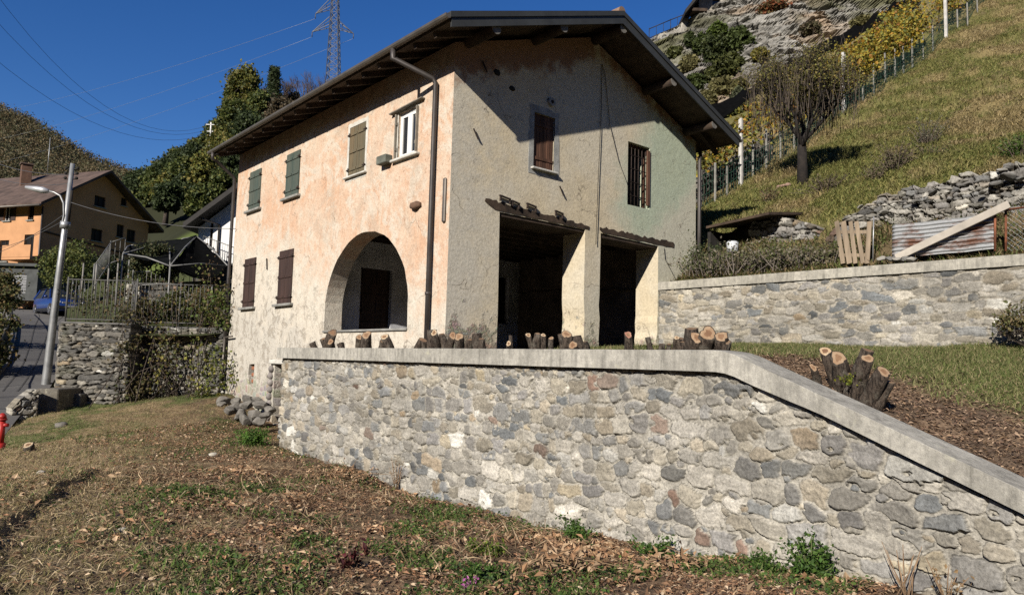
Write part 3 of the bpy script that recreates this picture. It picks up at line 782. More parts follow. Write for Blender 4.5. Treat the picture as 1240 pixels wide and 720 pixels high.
MB().box(((wa+wb)/2, YI+.2, 2.0), (wb-wa+.1, .04, 1.9)).build("inner_window", M_BLACK, house)
MB().box((XF+.12, 16.02, .655), (.34, 4.06, .055), bev=.012).build("arch_sill", M_SLATE, house)
MB().box((XF+.3, 20.77, -1.15), (.05, .62, 1.75)).build("basement_door", M_REDBROWN, house)
MB().box((XF-.03, 20.82, -.19), (.14, 1.0, .12), bev=.02).build("door_lintel", M_LIMEWHITE, house)
mb = MB()
for k in range(9): mb.sphere((XF-.02, 21.28+g.uniform(-.04, .04), -2.0+k*.2), .14, 8, 6, sc=(.7, .9, .75), jit=.12)
mb.build("door_jamb_stones", plain("jamb_stone", (.30, .27, .25), .95, 0, .4, 6, .8, 30), house)
mb = MB()
for k in range(3): mb.box((XF+.13, 22.86, -.42-k*.2), (.16, .3-.04*k, .12), bev=.03)
mb.build("slit_bricks", plain("old_brick", (.36, .15, .08), .95, 0, .3, 8, .6, 40), house)

def shutter_pair(y0, y1, z0, z1, mat, style, parent, x=XF):
    """two closed plank shutters with battens and hinges, hung in the opening"""
    w = (y1-y0)/2
    for i in (0, 1):
        a, b = y0+w*i+.008, y0+w*(i+1)-.008
        m = MB(); n = 4
        for k in range(n):
            c = a+(b-a)*(k+.5)/n
            m.box((x-.012+g.uniform(-.004, .004), c, (z0+z1)/2), (.035, (b-a)/n-.007, z1-z0-.01), bev=.005)
        for zz in (z0+.2, (z0+z1)/2, z1-.2): m.box((x-.042, (a+b)/2, zz), (.022, b-a-.03, .075), bev=.005)
        s = m.build("shutter", mat, parent)
        for zz in (z0+.2, z1-.2):
            yy = a if i == 0 else b
            MB().box((x-.058, yy, zz), (.012, .16, .03)).tube([(x-.05, yy, zz-.05), (x-.05, yy, zz+.05)], .014, 6).build("hinge", M_IRON, s)
def sill(y0, y1, z, parent, mat=M_SLATE, d=.16, h=.075): MB().box((XF-.04, (y0+y1)/2, z-h/2), (d, y1-y0+.28, h), bev=.012).build("sill", mat, parent)
def win(loc): w = thing("window", (0, 0, 0), None, None); attach(w, house); return w
for k, mat in (('ga', M_DKBROWN), ('gb', M_DKBROWN), ('ua', M_GREEN), ('ub', M_GREEN)):
    v = W_FAC[k]; w = win(v); shutter_pair(*v, mat, 0, w); sill(v[0], v[1], v[2], w)
    w["label"] = "window with closed dark brown shutters" if mat is M_DKBROWN else "window with closed faded green shutters"
def frame_ring(a0, a1, z0, z1, t, to3, depth, mat, parent, jagged=.0, name="surround"):
    o = [(a0-t, z0-t), (a1+t, z0-t), (a1+t, z1+t), (a0-t, z1+t)]
    if jagged:
        q = []
        for i in range(4):
            q.append(o[i]); q += jag(o[i], o[(i+1) % 4], 9, jagged)
        o = q
    return wall_with_holes(name, o, [rect(a0, a1, z0, z1)], to3, depth, mat, parent)
v = W_FAC['uc']; w = win(v); w["label"] = "window with weathered plank shutters and white lime surround"
shutter_pair(v[0], v[1], v[2], v[3], M_WEATHER, 0, w, XF+.03)
frame_ring(*v, .1, lambda y, z: (XF-.006, y, z), (.02, 0, 0), M_LIMEWHITE, w, .02)
sill(v[0], v[1], v[2]+.02, w, M_LIMEWHITE, .1, .05)
v = W_FAC['ud']; w = win(v); w["label"] = "white framed glazed window with its shutters folded open"
fr = frame_ring(v[0]+.05, v[1]-.05, v[2]+.05, v[3]-.05, .05, lambda y, z: (XF+.06, y, z), (.06, 0, 0), M_WHITE, w, 0, "frame")
ym = (v[0]+v[1])/2; m = MB().box((XF+.09, ym, (v[2]+v[3])/2), (.05, .09, v[3]-v[2]-.1))
for a, b in ((v[0]+.05, ym-.045), (ym+.045, v[1]-.05)):
    m.box((XF+.09, a+.025, (v[2]+v[3])/2), (.045, .05, v[3]-v[2]-.1)).box((XF+.09, b-.025, (v[2]+v[3])/2), (.045, .05, v[3]-v[2]-.1))
    m.box((XF+.09, (a+b)/2, v[2]+.085), (.044, b-a-.1, .07)).box((XF+.09, (a+b)/2, v[3]-.085), (.044, b-a-.1, .07))
m.build("sash", M_WHITE, w)
MB().box((XF+.10, ym, (v[2]+v[3])/2), (.012, v[1]-v[0]-.1, v[3]-v[2]-.1)).build("glass", M_GLASS, w)
MB().box((XF+.26, ym+.2, (v[2]+v[3])/2), (.01, .32, v[3]-v[2])).build("curtain", M_WHITE, w)
sill(v[0]-.02, v[1]+.02, v[2]+.005, w, M_LIMEWHITE, .14, .06)
frame_ring(v[0], v[1], v[2]-.04, v[3], .06, lambda y, z: (XF-.004, y, z), (.02, 0, 0), M_LIMEWHITE, w, .015)
for yy, s in ((v[1]+.03, 1), (v[0]-.03, -1)):
    m = MB()
    for k in range(1): m.box((XF-.035-k*.075, yy+s*.02, (v[2]+v[3])/2-.0), (.07, .03, v[3]-v[2]-.04), bev=.005)
    m.box((XF-.035, yy-s*.006, v[2]+.25), (.07, .02, .07)).box((XF-.035, yy-s*.006, v[3]-.25), (.07, .02, .07))
    m.build("shutter", plain("grey_board", (.24, .215, .175)), w)
MB().bar((XF-.06, v[1]+.28, v[3]+.03), (XF-.06, v[0]-.30, v[3]+.09), .11, .03, bev=.006).build("board_hood", plain("grey_board", (.24, .215, .175), .9, 0, .4, 5, .5, 40), w)
MB().box((XF-.10, v[1]+.42, v[2]+.06), (.20, .42, .20), bev=.015).build("wall_box", plain("grey_green_slab", (.16, .17, .14), .9, 0, .3, 5, .4, 40), house)
# gable windows
w = win(gw); w["label"] = "small gable window with closed red brown plank shutters and grey lime surround"
frame_ring(11.21, 11.87, 4.5, 5.81, .15, lambda x, z: (x, YG-.008, z), (0, .03, 0), M_LIMEGREY, w, .035)
m = MB()
for k in range(6): m.box((11.21+.11*(k+.5), YG+.05+g.uniform(-.005, .005), 5.155), (.103, .03, 1.29), bev=.005)
for zz in (4.75, 5.55): m.box((11.54, YG+.028, zz), (.62, .02, .07))
m.build("shutter", M_REDBROWN, w)
MB().box((11.54, YG-.03, 4.475), (.82, .13, .05), bev=.01).build("sill", M_LIMEWHITE, w)
w = win(gg); w["label"] = "dark gable window behind an iron grille"
m = MB()
for k in range(6): m.tube([(14.62+k*.142, YG+.08, 4.17), (14.62+k*.142, YG+.08, 5.83)], .013, 6)
for k in range(4): m.bar((14.54, YG+.08, 4.45+k*.36), (15.41, YG+.08, 4.45+k*.36), .03, .012)
m.build("grille", M_IRON, w)
frame_ring(14.58, 15.37, 4.21, 5.79, .05, lambda x, z: (x, YG+.14, z), (0, .1, 0), M_REDBROWN, w, 0, "frame")
MB().box((14.98, YG+.4, 5.0), (.88, .03, 1.66)).build("inner_shutter", M_BLACK, w)
MB().box((15.36, YG+.0, 5.0), (.09, .06, 1.5)).build("shutter_leaf", M_REDBROWN, w)
# broken timber lintel along the bays: a ragged recess with the beam showing
lo_ = [(9.82, 3.47), (9.84, 3.54)]+jag((9.84, 3.54), (13.1, 3.39), 34, .035)+[(13.12, 3.37), (13.1, 3.29)]+jag((13.1, 3.30), (10.2, 3.32), 24, .012)+[(10.1, 3.33), (9.9, 3.42)]
MB().prism(lo_, lambda x, z: (x, YG-.014, z), (0, .05, 0)).build("lintel_beam", M_WOOD, house)
lo_ = [(13.5, 3.34), (13.5, 3.42)]+jag((13.5, 3.42), (16.5, 3.39), 34, .045)+[(16.52, 3.36), (16.5, 3.25)]+jag((16.5, 3.25), (13.5, 3.28), 24, .012)
MB().prism(lo_, lambda x, z: (x, YG-.012, z), (0, .05, 0)).build("lintel_beam", M_WOOD, house)
m = MB().box((11.62, YG+.39, 3.29), (2.70, .72, .15)).box((14.68, YG+.39, 3.24), (2.26, .72, .15)); m.build("lintel_timbers", M_WOOD, house)
brk = []
for xx, zz, ww in ((10.2, 3.66, .3), (10.55, 3.60, .22), (11.0, 3.61, .28), (11.9, 3.58, .25)):
    m = MB().bar((xx, YG-.05, zz), (xx+ww, YG-.05, zz-.04), .05, .03).bar((xx+.03, YG-.05, zz), (xx+.02, YG-.05, zz-.12), .04, .03).bar((xx+ww, YG-.05, zz-.02), (xx+ww, YG-.05, zz-.16), .04, .03)
    m.build("iron_bracket", M_IRON, house)
# roof
roof = thing("roof", (13.3, 18.6, 6.9), None, None); attach(roof, house)
Y0, Y1 = YG-1.03, YB+.28
for nm, xa, xb in (("roof_slab", 8.05, 13.09), ("roof_slab", 18.10, 13.09)):
    za, zb_ = roof_top(xa), 8.505
    m = MB().add([(xa, Y0, za-.10), (xb, Y0, zb_-.10), (xb, Y1, zb_-.10), (xa, Y1, za-.10), (xa, Y0, za-.17), (xb, Y0, zb_-.17), (xb, Y1, zb_-.17), (xa, Y1, za-.17)],
        [(0, 1, 2, 3), (4, 7, 6, 5), (0, 4, 5, 1), (2, 6, 7, 3), (0, 3, 7, 4)]); m.build(nm, M_SOFFIT, roof)
    # clay tiles in courses
    ny = 620; nx = 26
    yy = np.linspace(Y0+.02, Y1-.02, ny); q = np.linspace(-.015, 1, nx)
    YY, QQ = np.meshgrid(yy, q, indexing='ij')
    XX = xa+(xb-xa)*QQ
    fr_ = (QQ*13) % 1
    ZZ = za+(zb_-za)*QQ-.05+.055*np.abs(np.sin(YY*math.pi/.21))**.8+.03*(1-fr_)+(_h((YY/.21).astype(int), (QQ*13).astype(int), 3)-.5)*.03
    grid_mesh("roof_tiles", np.stack([XX, YY, ZZ], -1), M_TILE, None, roof)
MB().tube([(13.09, Y0+.03, 8.535), (13.09, Y1, 8.535)], .12, 10).build("ridge_tiles", M_TILE, roof)
# verge flashing and fascia along the gable, in two steps
m = MB()
for xa, xb in ((8.01, 13.09), (13.09, 18.14)):
    za, zb_ = roof_top(xa), roof_top(xb)
    m.add([(xa, Y0-.03, za+.02), (xb, Y0-.03, zb_+.02), (xb, Y0-.03, zb_-.10), (xa, Y0-.03, za-.10), (xa, Y0+.10, za+.02), (xb, Y0+.10, zb_+.02), (xb, Y0+.10, zb_-.10), (xa, Y0+.10, za-.10)],
          [(0, 1, 2, 3), (4, 7, 6, 5), (0, 4, 5, 1), (3, 2, 6, 7), (0, 3, 7, 4), (1, 5, 6, 2)])
m.build("verge_flashing", M_FASCIA, roof)
m = MB()
for xa, xb in ((8.05, 13.09), (13.09, 18.10)):
    za, zb_ = roof_top(xa)-.105, roof_top(xb)-.105
    m.add([(xa, Y0-.005, za), (xb, Y0-.005, zb_), (xb, Y0-.005, zb_-.19), (xa, Y0-.005, za-.19), (xa, Y0+.03, za), (xb, Y0+.03, zb_), (xb, Y0+.03, zb_-.19), (xa, Y0+.03, za-.19)],
          [(0, 1, 2, 3), (4, 7, 6, 5), (0, 4, 5, 1), (3, 2, 6, 7), (0, 3, 7, 4), (1, 5, 6, 2)])
m.build("verge_fascia", M_FASCIA, roof)
for k in range(18):
    yy = 12.2+k*.74
    MB().bar((8.13, yy, roof_top(8.13)-.235), (9.6, yy, roof_top(9.6)-.235), .10, .125).build("rafter", M_WOOD, roof)
    if k < 8: MB().bar((18.0, yy, roof_top(18.4)-.235), (17.0, yy, roof_top(17.0)-.235), .10, .125).build("rafter", M_WOOD, roof)
M_END = plain("grey_cut_timber", (.22, .205, .18), .9, 0, .3, 9, .4, 50)
for px, py in ((601, 38), (683, 36), (755, 34), (816, 96), (865, 149)):
    e = atY(px, py, Y0+.06); zc = roof_top(e[0])-.33
    m = MB().tube([(e[0], Y0+.06, zc), (e[0], YG+1.0, zc)], .125, 12, jit=.03); p_ = m.build("purlin", M_WOOD, roof)
    MB().tube([(e[0], Y0+.05, zc), (e[0], Y0+.062, zc)], .122, 12).build("cut_end", M_END, p_)
def gutter(x, parent, sgn):
    m = MB(); z = roof_top(8.05 if sgn < 0 else 18.10)-.06; n = 7; pts = []
    for i in range(n):
        a = math.pi*i/(n-1); pts.append((x+.075*math.cos(a), z-.085*math.sin(a)))
    V = [(px, y, pz) for y in (Y0-.02, Y1) for (px, pz) in pts]
    V2 = [(x+(px-x)*.9, y, z+(pz-z)*.9+.004) for y in (Y0-.02, Y1) for (px, pz) in pts]
    m.add(V, [(i, i+1, n+i+1, n+i) for i in range(n-1)]); m.add(V2, [(i, n+i, n+i+1, i+1) for i in range(n-1)])
    m.add([V[i] for i in range(n)]+[], [list(range(n))])
    return m.build("gutter", M_GUTTER, parent, fix=False)
gutter(7.97, roof, -1); gutter(18.18, roof, 1)
def pipe(pts, mat, r=.05):
    o = MB().tube(pts, r, 12).build("downpipe", mat, house)
    b = MB()
    for z in (5.2, 3.2, 1.4):
        p = pts[-2]
        if z < pts[-2][2]: b.tube([(p[0], p[1], z-.03), (p[0], p[1], z+.03)], r*1.18, 12)
    b.build("pipe_clip", mat, o)
pipe([(7.97, 13.55, 6.66), (7.97, 13.55, 6.44), (8.01, 13.5, 6.42), (8.74, 13.13, 6.10), (8.80, 13.10, 6.0), (8.80, 13.10, 2.9), (8.80, 13.09, .1)], M_PIPE, .055)
pipe([(7.97, 24.9, 6.66), (7.97, 24.9, 6.44), (8.12, 24.95, 6.4), (8.72, 25.03, 6.0), (8.78, 25.03, 5.9), (8.78, 25.03, 3), (8.78, 25.03, -.2)], M_PIPE, .055)
pipe([(18.18, 12.9, 6.4), (18.1, 12.8, 6.2), (17.62, 12.48, 6.05), (17.56, 12.46, 5.95), (17.56, 12.46, 4), (17.56, 12.46, 2.2)], M_PIPE, .055)
MB().tube([(8.76, 25.0, .55), (8.76, 24.3, .58)], .03, 8).tube([(8.76, 25.0, .56), (8.76, 25.02, -.5), (8.7, 25.1, -1.3)], .035, 8).build("drain_pipe", M_GUTTER, house)
# cables hanging on the gable
def cable(pts, r=.008, name="cable"): MB().tube(pts, r, 5).build(name, M_BLACK, house)
c0 = (13.45, YG-.03, 7.6)
cable([c0, (13.44, YG-.035, 6.2), (13.37, YG-.04, 4.6), (13.33, YG-.04, 3.15), (13.33, YG-.04, 2.95)], .008)
cable([c0, (13.56, YG-.03, 7.4), (13.78, YG-.03, 6.1), (14.15, YG-.03, 5.2), (14.45, YG-.03, 4.75), (14.52, YG-.03, 4.6)], .007)
cable([(16.05, YG-.02, 3.2), (16.1, YG-.02, 2.9), (16.6, YG-.025, 2.35), (17.2, YG-.02, 2.3)], .008)
# small iron things and scars
m = MB()
for x, z in ((9.43, 5.0), (12.05, 4.2), (9.62, 6.55)): m.bar((x, YG-.03, z), (x+.12, YG-.05, z-.22), .03, .02)
m.build("iron_hooks", M_IRON, house)
e = atX(505, 249, XF); m = MB().sphere((XF-.04, e[1], e[2]), .22, 9, 6, sc=(.5, .95, .42), jit=.15); m.build("corbel_stone", plain("rust_stone", (.17, .10, .065), .9, 0, .4, 6, .6, 30), house)
m = MB()
for px, py, s in ((602, 88, .09), (620, 107, .08), (665, 122, .07)):
    e = atY(px, py, YG); m.sphere((e[0], YG+.0, e[2]), s, 8, 5, sc=(1.1, .25, .8), jit=.2)
m.build("wall_holes", M_BLACK, house)
e = atY(667, 124, YG); MB().tube([(e[0], YG-.06, e[2]), (e[0], YG+.05, e[2])], .10, 12).build("flue_ring", M_LIMEGREY, house)
MB().tube([(e[0], YG-.065, e[2]), (e[0], YG-.02, e[2])], .045, 12).build("flue_hole", M_BLACK, house)
e = atX(546, 240, XF-.03); MB().box((XF-.03, YG+.16, e[2]), (.06, .1, .95), bev=.02).build("corner_pipe", M_GUTTER, house)
m = MB().bar((XF-.03, 22.05-.05, 2.6), (XF-.03, 22.07, 2.95), .03, .02); m.build("iron_bar", M_IRON, house)
# ------------------------------------------------------------------ cut stumps along the wall
def barkmat():
    t = NT("dark_bark"); p = t.pos(); f = t.noise(t.map(p, (1, 1, .22)), 42, 5, .7, .6); b = t.noise(p, 9, 5, .65); fi = t.noise(p, 70, 3, .6)
    k = t.mix(t.ramp(f, .40, .60), (.022, .017, .014), (.105, .082, .064)); k = t.mix(t.math('MULTIPLY', t.ramp(b, .52, .66), .7), k, (.15, .135, .11)); k = t.mix(t.math('MULTIPLY', t.ramp(b, .30, .42, (1, 1, 1, 1), (0, 0, 0, 1)), .6), k, (.03, .022, .017))
    return t.fin(k, .95, t.bump(t.math('ADD', f, t.math('MULTIPLY', fi, .4)), 1.0, .03), 0, .12)
M_BARKD = barkmat()
def cutmat(name, c, d):
    t = NT(name); p = t.pos(); n = t.noise(p, 30, 4, .7); w = t.noise(p, 7, 3, .6)
    return t.fin(t.mix(t.ramp(w, .4, .62), t.mix(t.ramp(n, .3, .7), c, tuple(x*.75 for x in c)), d), .85, t.bump(n, .4, .01), 0, .15)
M_CUT = cutmat("fresh_cut_wood", (.37, .265, .17), (.27, .17, .10)); M_CUTP = cutmat("pale_cut_wood", (.55, .44, .30), (.42, .30, .18)); M_CUTD = cutmat("aged_cut_wood", (.22, .155, .10), (.14, .09, .06))
M_HEART = cutmat("heart_wood", (.27, .165, .095), (.17, .095, .055))
CAMN = Vector((-.62, -.68, .38)).normalized()
def stem_mesh(base, top, r, n, cutmat_, parent, seed):
    g = random.Random(seed); base = Vector(base); top = Vector(top); ax = (top-base); L = ax.length; ax.normalize(); n = Vector(n).normalized()
    x = ax.orthogonal().normalized(); y = ax.cross(x); N = 14; K = 6
    ph = [g.uniform(0, 6.28) for _ in range(3)]
    def rad(a, q): return r*(1.18-.25*q)*(1+.15*math.sin(2*a+ph[0]+q)+.10*math.sin(3*a+ph[1]+q*3)+.06*math.sin(6*a+ph[2]+q*5)+g.uniform(-.09, .09))
    V = []; F = []; M = []; S = []
    bend = Vector((g.uniform(-1, 1), g.uniform(-1, 1), 0))*r*.6
    for k in range(K):
        q = k/(K-1)
        for i in range(N):
            a = 6.2832*i/N; rr = rad(a, q); off = x*math.cos(a)*rr+y*math.sin(a)*rr
            p = base+ax*(L*q)+off+bend*math.sin(q*3.14)
            if k >= K-2:      # slanting saw cut
                c = n.dot(ax); sl = -n.dot(off)/max(c, .25)*(1 if k == K-1 else .55)
                p += ax*max(-L*.7, min(L*.6, sl))
            V.append(p)
    for k in range(K-1):
        for i in range(N): F.append([k*N+i, k*N+(i+1) % N, (k+1)*N+(i+1) % N, (k+1)*N+i]); M.append(0); S.append(True)
    b = len(V); e = (K-1)*N
    for i in range(N): V.append(V[e+i]+(top-V[e+i])*.13+n*.003)        # bark rim, then sapwood and the darker heart
    for i in range(N): V.append(V[e+i]+(top+x*r*.12*g.uniform(-1, 1)-V[e+i])*g.uniform(.42, .62)+n*.004)
    cen = sum((V[e+i] for i in range(N)), Vector())/N
    V.append(cen+n*.004)
    for i in range(N):
        F.append([e+i, e+(i+1) % N, b+(i+1) % N, b+i]); M.append(0); S.append(False)
        F.append([b+i, b+(i+1) % N, b+N+(i+1) % N, b+N+i]); M.append(1); S.append(False)
        F.append([b+N+i, b+N+(i+1) % N, b+2*N]); M.append(2); S.append(False)
    m = MB(); m.v = [tuple(v) for v in V]; m.f = F; m.m = M; m.sm = S
    return m.build("stem", [M_BARKD, cutmat_, M_HEART], parent)
sid = 0
def stump(label, X, stems, cut=None, group="sawn stumps behind the terrace wall coping", zb=-.02, crown=True):
    """stems: (base px, top px, top py, radius px, lean towards the eye in m, cut facing 0 = along the stem .. 1 = towards the eye[, material])"""
    global sid
    b0 = atX(sum(s_[0] for s_ in stems)/len(stems), 424, X)
    zg = float(ter(X, b0[1])) if X > 7.7 else zb
    t = thing("tree_stump", (X, b0[1], zg), label, "tree stump", group)
    for s_ in stems:
        sid += 1
        bx, tx_, ty_, rp, le, cf = s_[:6]; mt = s_[6] if len(s_) > 6 else (cut or M_CUT)
        gj = random.Random(sid*7); tx_ += gj.uniform(-4, 4); rp *= gj.uniform(.72, 1.12); ty_ += gj.uniform(-1, 3)
        bp = atX(bx, 424, X); tp = atX(tx_, ty_, X-le); d = float(tp @ Fv)
        base = (X, bp[1], float(ter(X, bp[1]))-.05); r = rp*d/FPX*1.12
        ax = (Vector(tp)-Vector(base)).normalized(); n = (ax*(1-cf)+CAMN*cf).normalized()
        stem_mesh(base, tp, r, n, mt, t, sid)
    # the root crown they spring from
    if len(stems) > 1:
        ys = [atX(s_[0], 424, X)[1] for s_ in stems]
        m = MB()
        for k, y in enumerate(ys): m.sphere((X+.05, y, float(ter(X, y))-.02), .14, 9, 6, sc=(.8, 1.1, .75), jit=.2)
        m.build("root_crown", M_BARKD, t)
    return t
XL = 7.98
stump("first dark stump from the left end of the wall, three crowded stems", XL, [(388, 380, 413, 5, .1, .2, M_CUTD), (402, 406, 401, 6, .15, .3, M_CUTD), (405, 403, 412, 3.5, .25, .9), (420, 415, 414, 5, .05, .2, M_CUTD), (397, 392, 408, 4, .1, .3, M_CUTD)])
stump("squat stump under the arch sill with two orange cut faces", XL, [(434, 434, 408, 5, .15, .6, M_CUT), (450, 447, 406, 6, .2, .7), (456, 461, 412, 5, .05, .1, M_CUTD)])
stump("single leaning stump under the right end of the arch", XL, [(474, 466, 405, 5, .15, .6, M_CUTP)])
stump("low broken stump left of the foot of the long downpipe", XL, [(505, 508, 410, 5, .05, .2, M_CUTD), (514, 512, 413, 4, .05, .2, M_CUTD)])
stump("split stump with a pale torn face at the foot of the downpipe", XL, [(524, 521, 400, 4.5, .0, .1, M_CUTD), (531, 529, 401, 4.5, .2, .8, M_CUTP), (538, 536, 404, 4, .05, .2, M_CUTD)])
stump("stump with two upright orange cuts near the corner of the house", XL, [(548, 545, 404, 5, .2, .8), (558, 556, 406, 5, .2, .8)])
stump("dark stump with blunt points right of the house corner", XL, [(568, 566, 409, 5, .05, .1, M_CUTD), (582, 577, 403, 6, .0, .15, M_CUTD), (584, 583, 408, 4, .05, .2, M_CUTD)])
stump("tiny pointed stump with one round cut in front of the left bay", XL, [(616, 616, 406, 3, .0, .0, M_CUTD), (615, 615, 413, 4, .25, 1.0, M_CUTP)])
stump("white topped stump with two stems inside the left bay", XL, [(646, 642, 405, 3.2, .1, .5, M_CUTP), (651, 651, 404, 4, .05, .2, M_CUTD), (654, 656, 405, 3, .1, .5, M_CUTP)])
stump("three stemmed stump in front of the middle pillar, left half", XL, [(672, 668, 408, 4, .15, .4, M_CUT), (683, 681, 402, 5.5, .0, .2, M_CUTD), (687, 686, 405, 5.5, .18, .65)])
stump("slanted dark stump with a low round cut, at the middle pillar", XL, [(705, 697, 405, 7, .0, .15, M_CUTD), (698, 697, 416, 5, .3, 1.0), (709, 707, 412, 5, .0, .2, M_CUTD)])
stump("lone reddish cut stump in front of the right bay", XL, [(758, 757, 405, 6, .15, .5, cutmat("reddish_cut_wood", (.45, .24, .17), (.28, .13, .09)))])
stump("small black pointed stump by the right pillar", XL, [(791, 788, 409, 4, 0, .1, M_CUTD), (800, 799, 414, 3, 0, .1, M_CUTD)])
stump("low splintered stump left of the big log cluster", XL, [(815, 817, 407, 4, .1, .6, M_CUTP), (826, 825, 409, 6, .05, .3, M_CUTD), (810, 808, 415, 4, .05, .2, M_CUTD), (832, 830, 413, 5, .05, .2, M_CUTD)])
stump("biggest stump on the level coping, thick stems with round orange cuts", XL, [(842, 841, 407, 8.5, .30, 1.0), (842, 840, 398, 9, .0, .25, M_CUTD), (858, 859, 401, 9, .22, .9), (872, 873, 408, 9, .15, .6), (864, 862, 410, 8, .1, .3, M_CUTD), (876, 878, 411, 7, .1, .5, M_CUTD)])
# the large one behind the sloping part of the coping
def stump_at(label, stems, group=None):
    global sid
    c = stems[0]; t = thing("tree_stump", (c[0], c[1], float(ter(c[0], c[1]))), label, "tree stump", group)
    for s_ in stems:
        sid += 1
        X, bx, by_, tx_, ty_, rp, le, cf, mt = s_
        bp = atX(bx, by_, X); tp = atX(tx_, ty_, X-le); d = float(tp @ Fv)
        base = (X, bp[1], float(ter(X, bp[1]))-.08); ax = (Vector(tp)-Vector(base)).normalized()
        stem_mesh(base, tp, rp*d/FPX*.95, (ax*(1-cf)+CAMN*cf).normalized(), mt, t, sid)
    return t
t = stump_at("large stump of five thick stems behind the sloping coping", [
    (8.75, 1017, 456, 999, 425, 8, .15, .55, M_CUTP), (8.7, 1015, 458, 1015, 433, 11, .2, .6, M_CUT), (8.6, 990, 454, 985, 445, 4.5, .15, .9, M_CUT),
    (8.5, 1025, 470, 1051, 424, 9, .0, .1, M_CUTD), (8.45, 1040, 470, 1051, 434, 8, .2, .6, M_CUT), (8.35, 1041, 482, 1070, 450, 9.5, .1, .35, M_CUT), (8.4, 1056, 482, 1077, 462, 8, .0, .1, M_CUTD), (8.6, 1022, 460, 1030, 452, 8, 0, .2, M_CUTD)], "sawn stumps behind the terrace wall coping")
g2 = np.random.default_rng(5); c = atX(1032, 460, 8.3)
leaves('moss', c+g2.normal(size=(160, 3))*np.array([.05, .07, .04]), .03, pick([(.20, .20, .02), (.12, .15, .02)], 160, 3), None, t, .7)

# ------------------------------------------------------------------ litter, grass and weeds in the yard
g = np.random.default_rng(11)
def yard_pts(n, xr, yr, f=None):
    x = g.uniform(*xr, n); y = g.uniform(*yr, n)
    k = (x < 7.43) | (y > 17.4)
    k &= (x < 8.8)
    if f is not None: k &= g.random(n) < f(x, y)
    x = x[k]; y = y[k]
    return np.stack([x, y, low(x, y)], 1)
leafzone = lambda x, y: np.clip(sst(1.6, 4.2, x-.12*(y-7)+(fbm(x*.9, y*.9, 61, 3)-.5)*2)*(.06+.94*sst(.42, .60, fbm(x*1.2, y*1.2, 62, 4)))+.07, 0, 1)
P = np.concatenate([yard_pts(85000, (.3, 7.45), (3, 13), leafzone), yard_pts(26000, (0, 8.8), (12.5, 21), leafzone)]); P[:, 2] += g.uniform(.004, .05, len(P))
o = leaves("fallen_leaves", P, .062, pick([(.33, .20, .115), (.24, .135, .072), (.42, .29, .175), (.15, .085, .05), (.37, .20, .11), (.52, .40, .27), (.10, .065, .045)], len(P), 1), LITTER, None, .5, .9, 3); tag(o, kind='stuff')
Pb = np.concatenate([yard_pts(26000, (1.5, 7.45), (3.2, 14), lambda x, y: sst(.56, .68, fbm(x*1.4, y*1.4, 161, 3))*leafzone(x, y))]); Pb[:, 2] += g.uniform(.02, .08, len(Pb))
o = leaves("large_fallen_leaves", Pb, .115, pick([(.40, .25, .14), (.30, .17, .09), (.48, .34, .21), (.24, .14, .08)], len(Pb), 31), LITTER, None, .45, .5, 33); tag(o, kind='stuff')
Ps = np.concatenate([np.stack([cx+g.normal(size=230)*sx_, cy+g.normal(size=230)*sx_], 1) for cx, cy, sx_ in ((5.9, 13.3, .7), (5.0, 11.3, .8), (6.3, 10.4, .6), (4.2, 9.2, .8), (6.6, 7.4, .5), (3.6, 12.4, .7), (5.2, 6.6, .6))]); Ps = Ps[(Ps[:, 0] < 7.3)]; Ps = np.stack([Ps[:, 0], Ps[:, 1], low(Ps[:, 0], Ps[:, 1])+g.uniform(.02, .14, len(Ps))], 1)
ds_ = g.normal(size=(len(Ps), 3))*np.array((1, 1, .18))+np.array((.5, .9, 0))
o = leaves("cut_stalks", Ps, .36, pick([(.32, .23, .13), (.24, .16, .09), (.42, .32, .20), (.17, .11, .07)], len(Ps), 34), LITTER, None, .028, .8, 35, ds_); tag(o, kind='stuff')
# straw, twigs and shredded stems lying about
P = np.concatenate([yard_pts(52000, (.2, 7.45), (3, 14), lambda x, y: .35+.5*leafzone(x, y)), yard_pts(26000, (-2, 8.8), (13, 24), lambda x, y: .55+0*x)]); P[:, 2] += g.uniform(.006, .05, len(P))
d = g.normal(size=(len(P), 3)); d[:, 2] *= .22
kt = sst(1.2, 4.2, P[:, 0]-.12*(P[:, 1]-7))[:, None]
o = leaves("twig_debris", P, .15, pick([(.30, .215, .12), (.39, .30, .175), (.18, .12, .07), (.24, .15, .085), (.48, .38, .24)], len(P), 2)*(1-kt)+pick([(.20, .12, .07), (.26, .16, .095), (.12, .075, .048), (.30, .20, .12), (.16, .09, .055)], len(P), 36)*kt, LITTER, None, .05, .8, 4, d); tag(o, kind='stuff')
# short dry grass on the mown left
mown = lambda x, y: np.clip(sst(4.7, 1.5, x-.14*(y-8)+(fbm(x*.8, y*.8, 21, 4)-.5)*3)*(.35+.65*fbm(x*2.2, y*2.2, 64, 3))+sst(15, 19, y)*.7, 0, 1)
P = np.concatenate([yard_pts(130000, (-1.5, 7), (4, 15), mown), yard_pts(90000, (-3, 8.8), (14, 28), mown)])
cg = pick([(.40, .315, .17), (.32, .245, .125), (.47, .38, .22), (.25, .21, .09), (.19, .18, .065)], len(P), 5)
gm = sst(.5, .7, fbm(P[:, 0]*.7, P[:, 1]*.7, 21, 4))*sst(15, 20, P[:, 1]); cg = cg*(1-gm[:, None])+np.array((.115, .155, .04))*gm[:, None]
o = blades("dry_grass", P, .075, .010, cg, None, None, .9, 6); tag(o, kind='stuff')
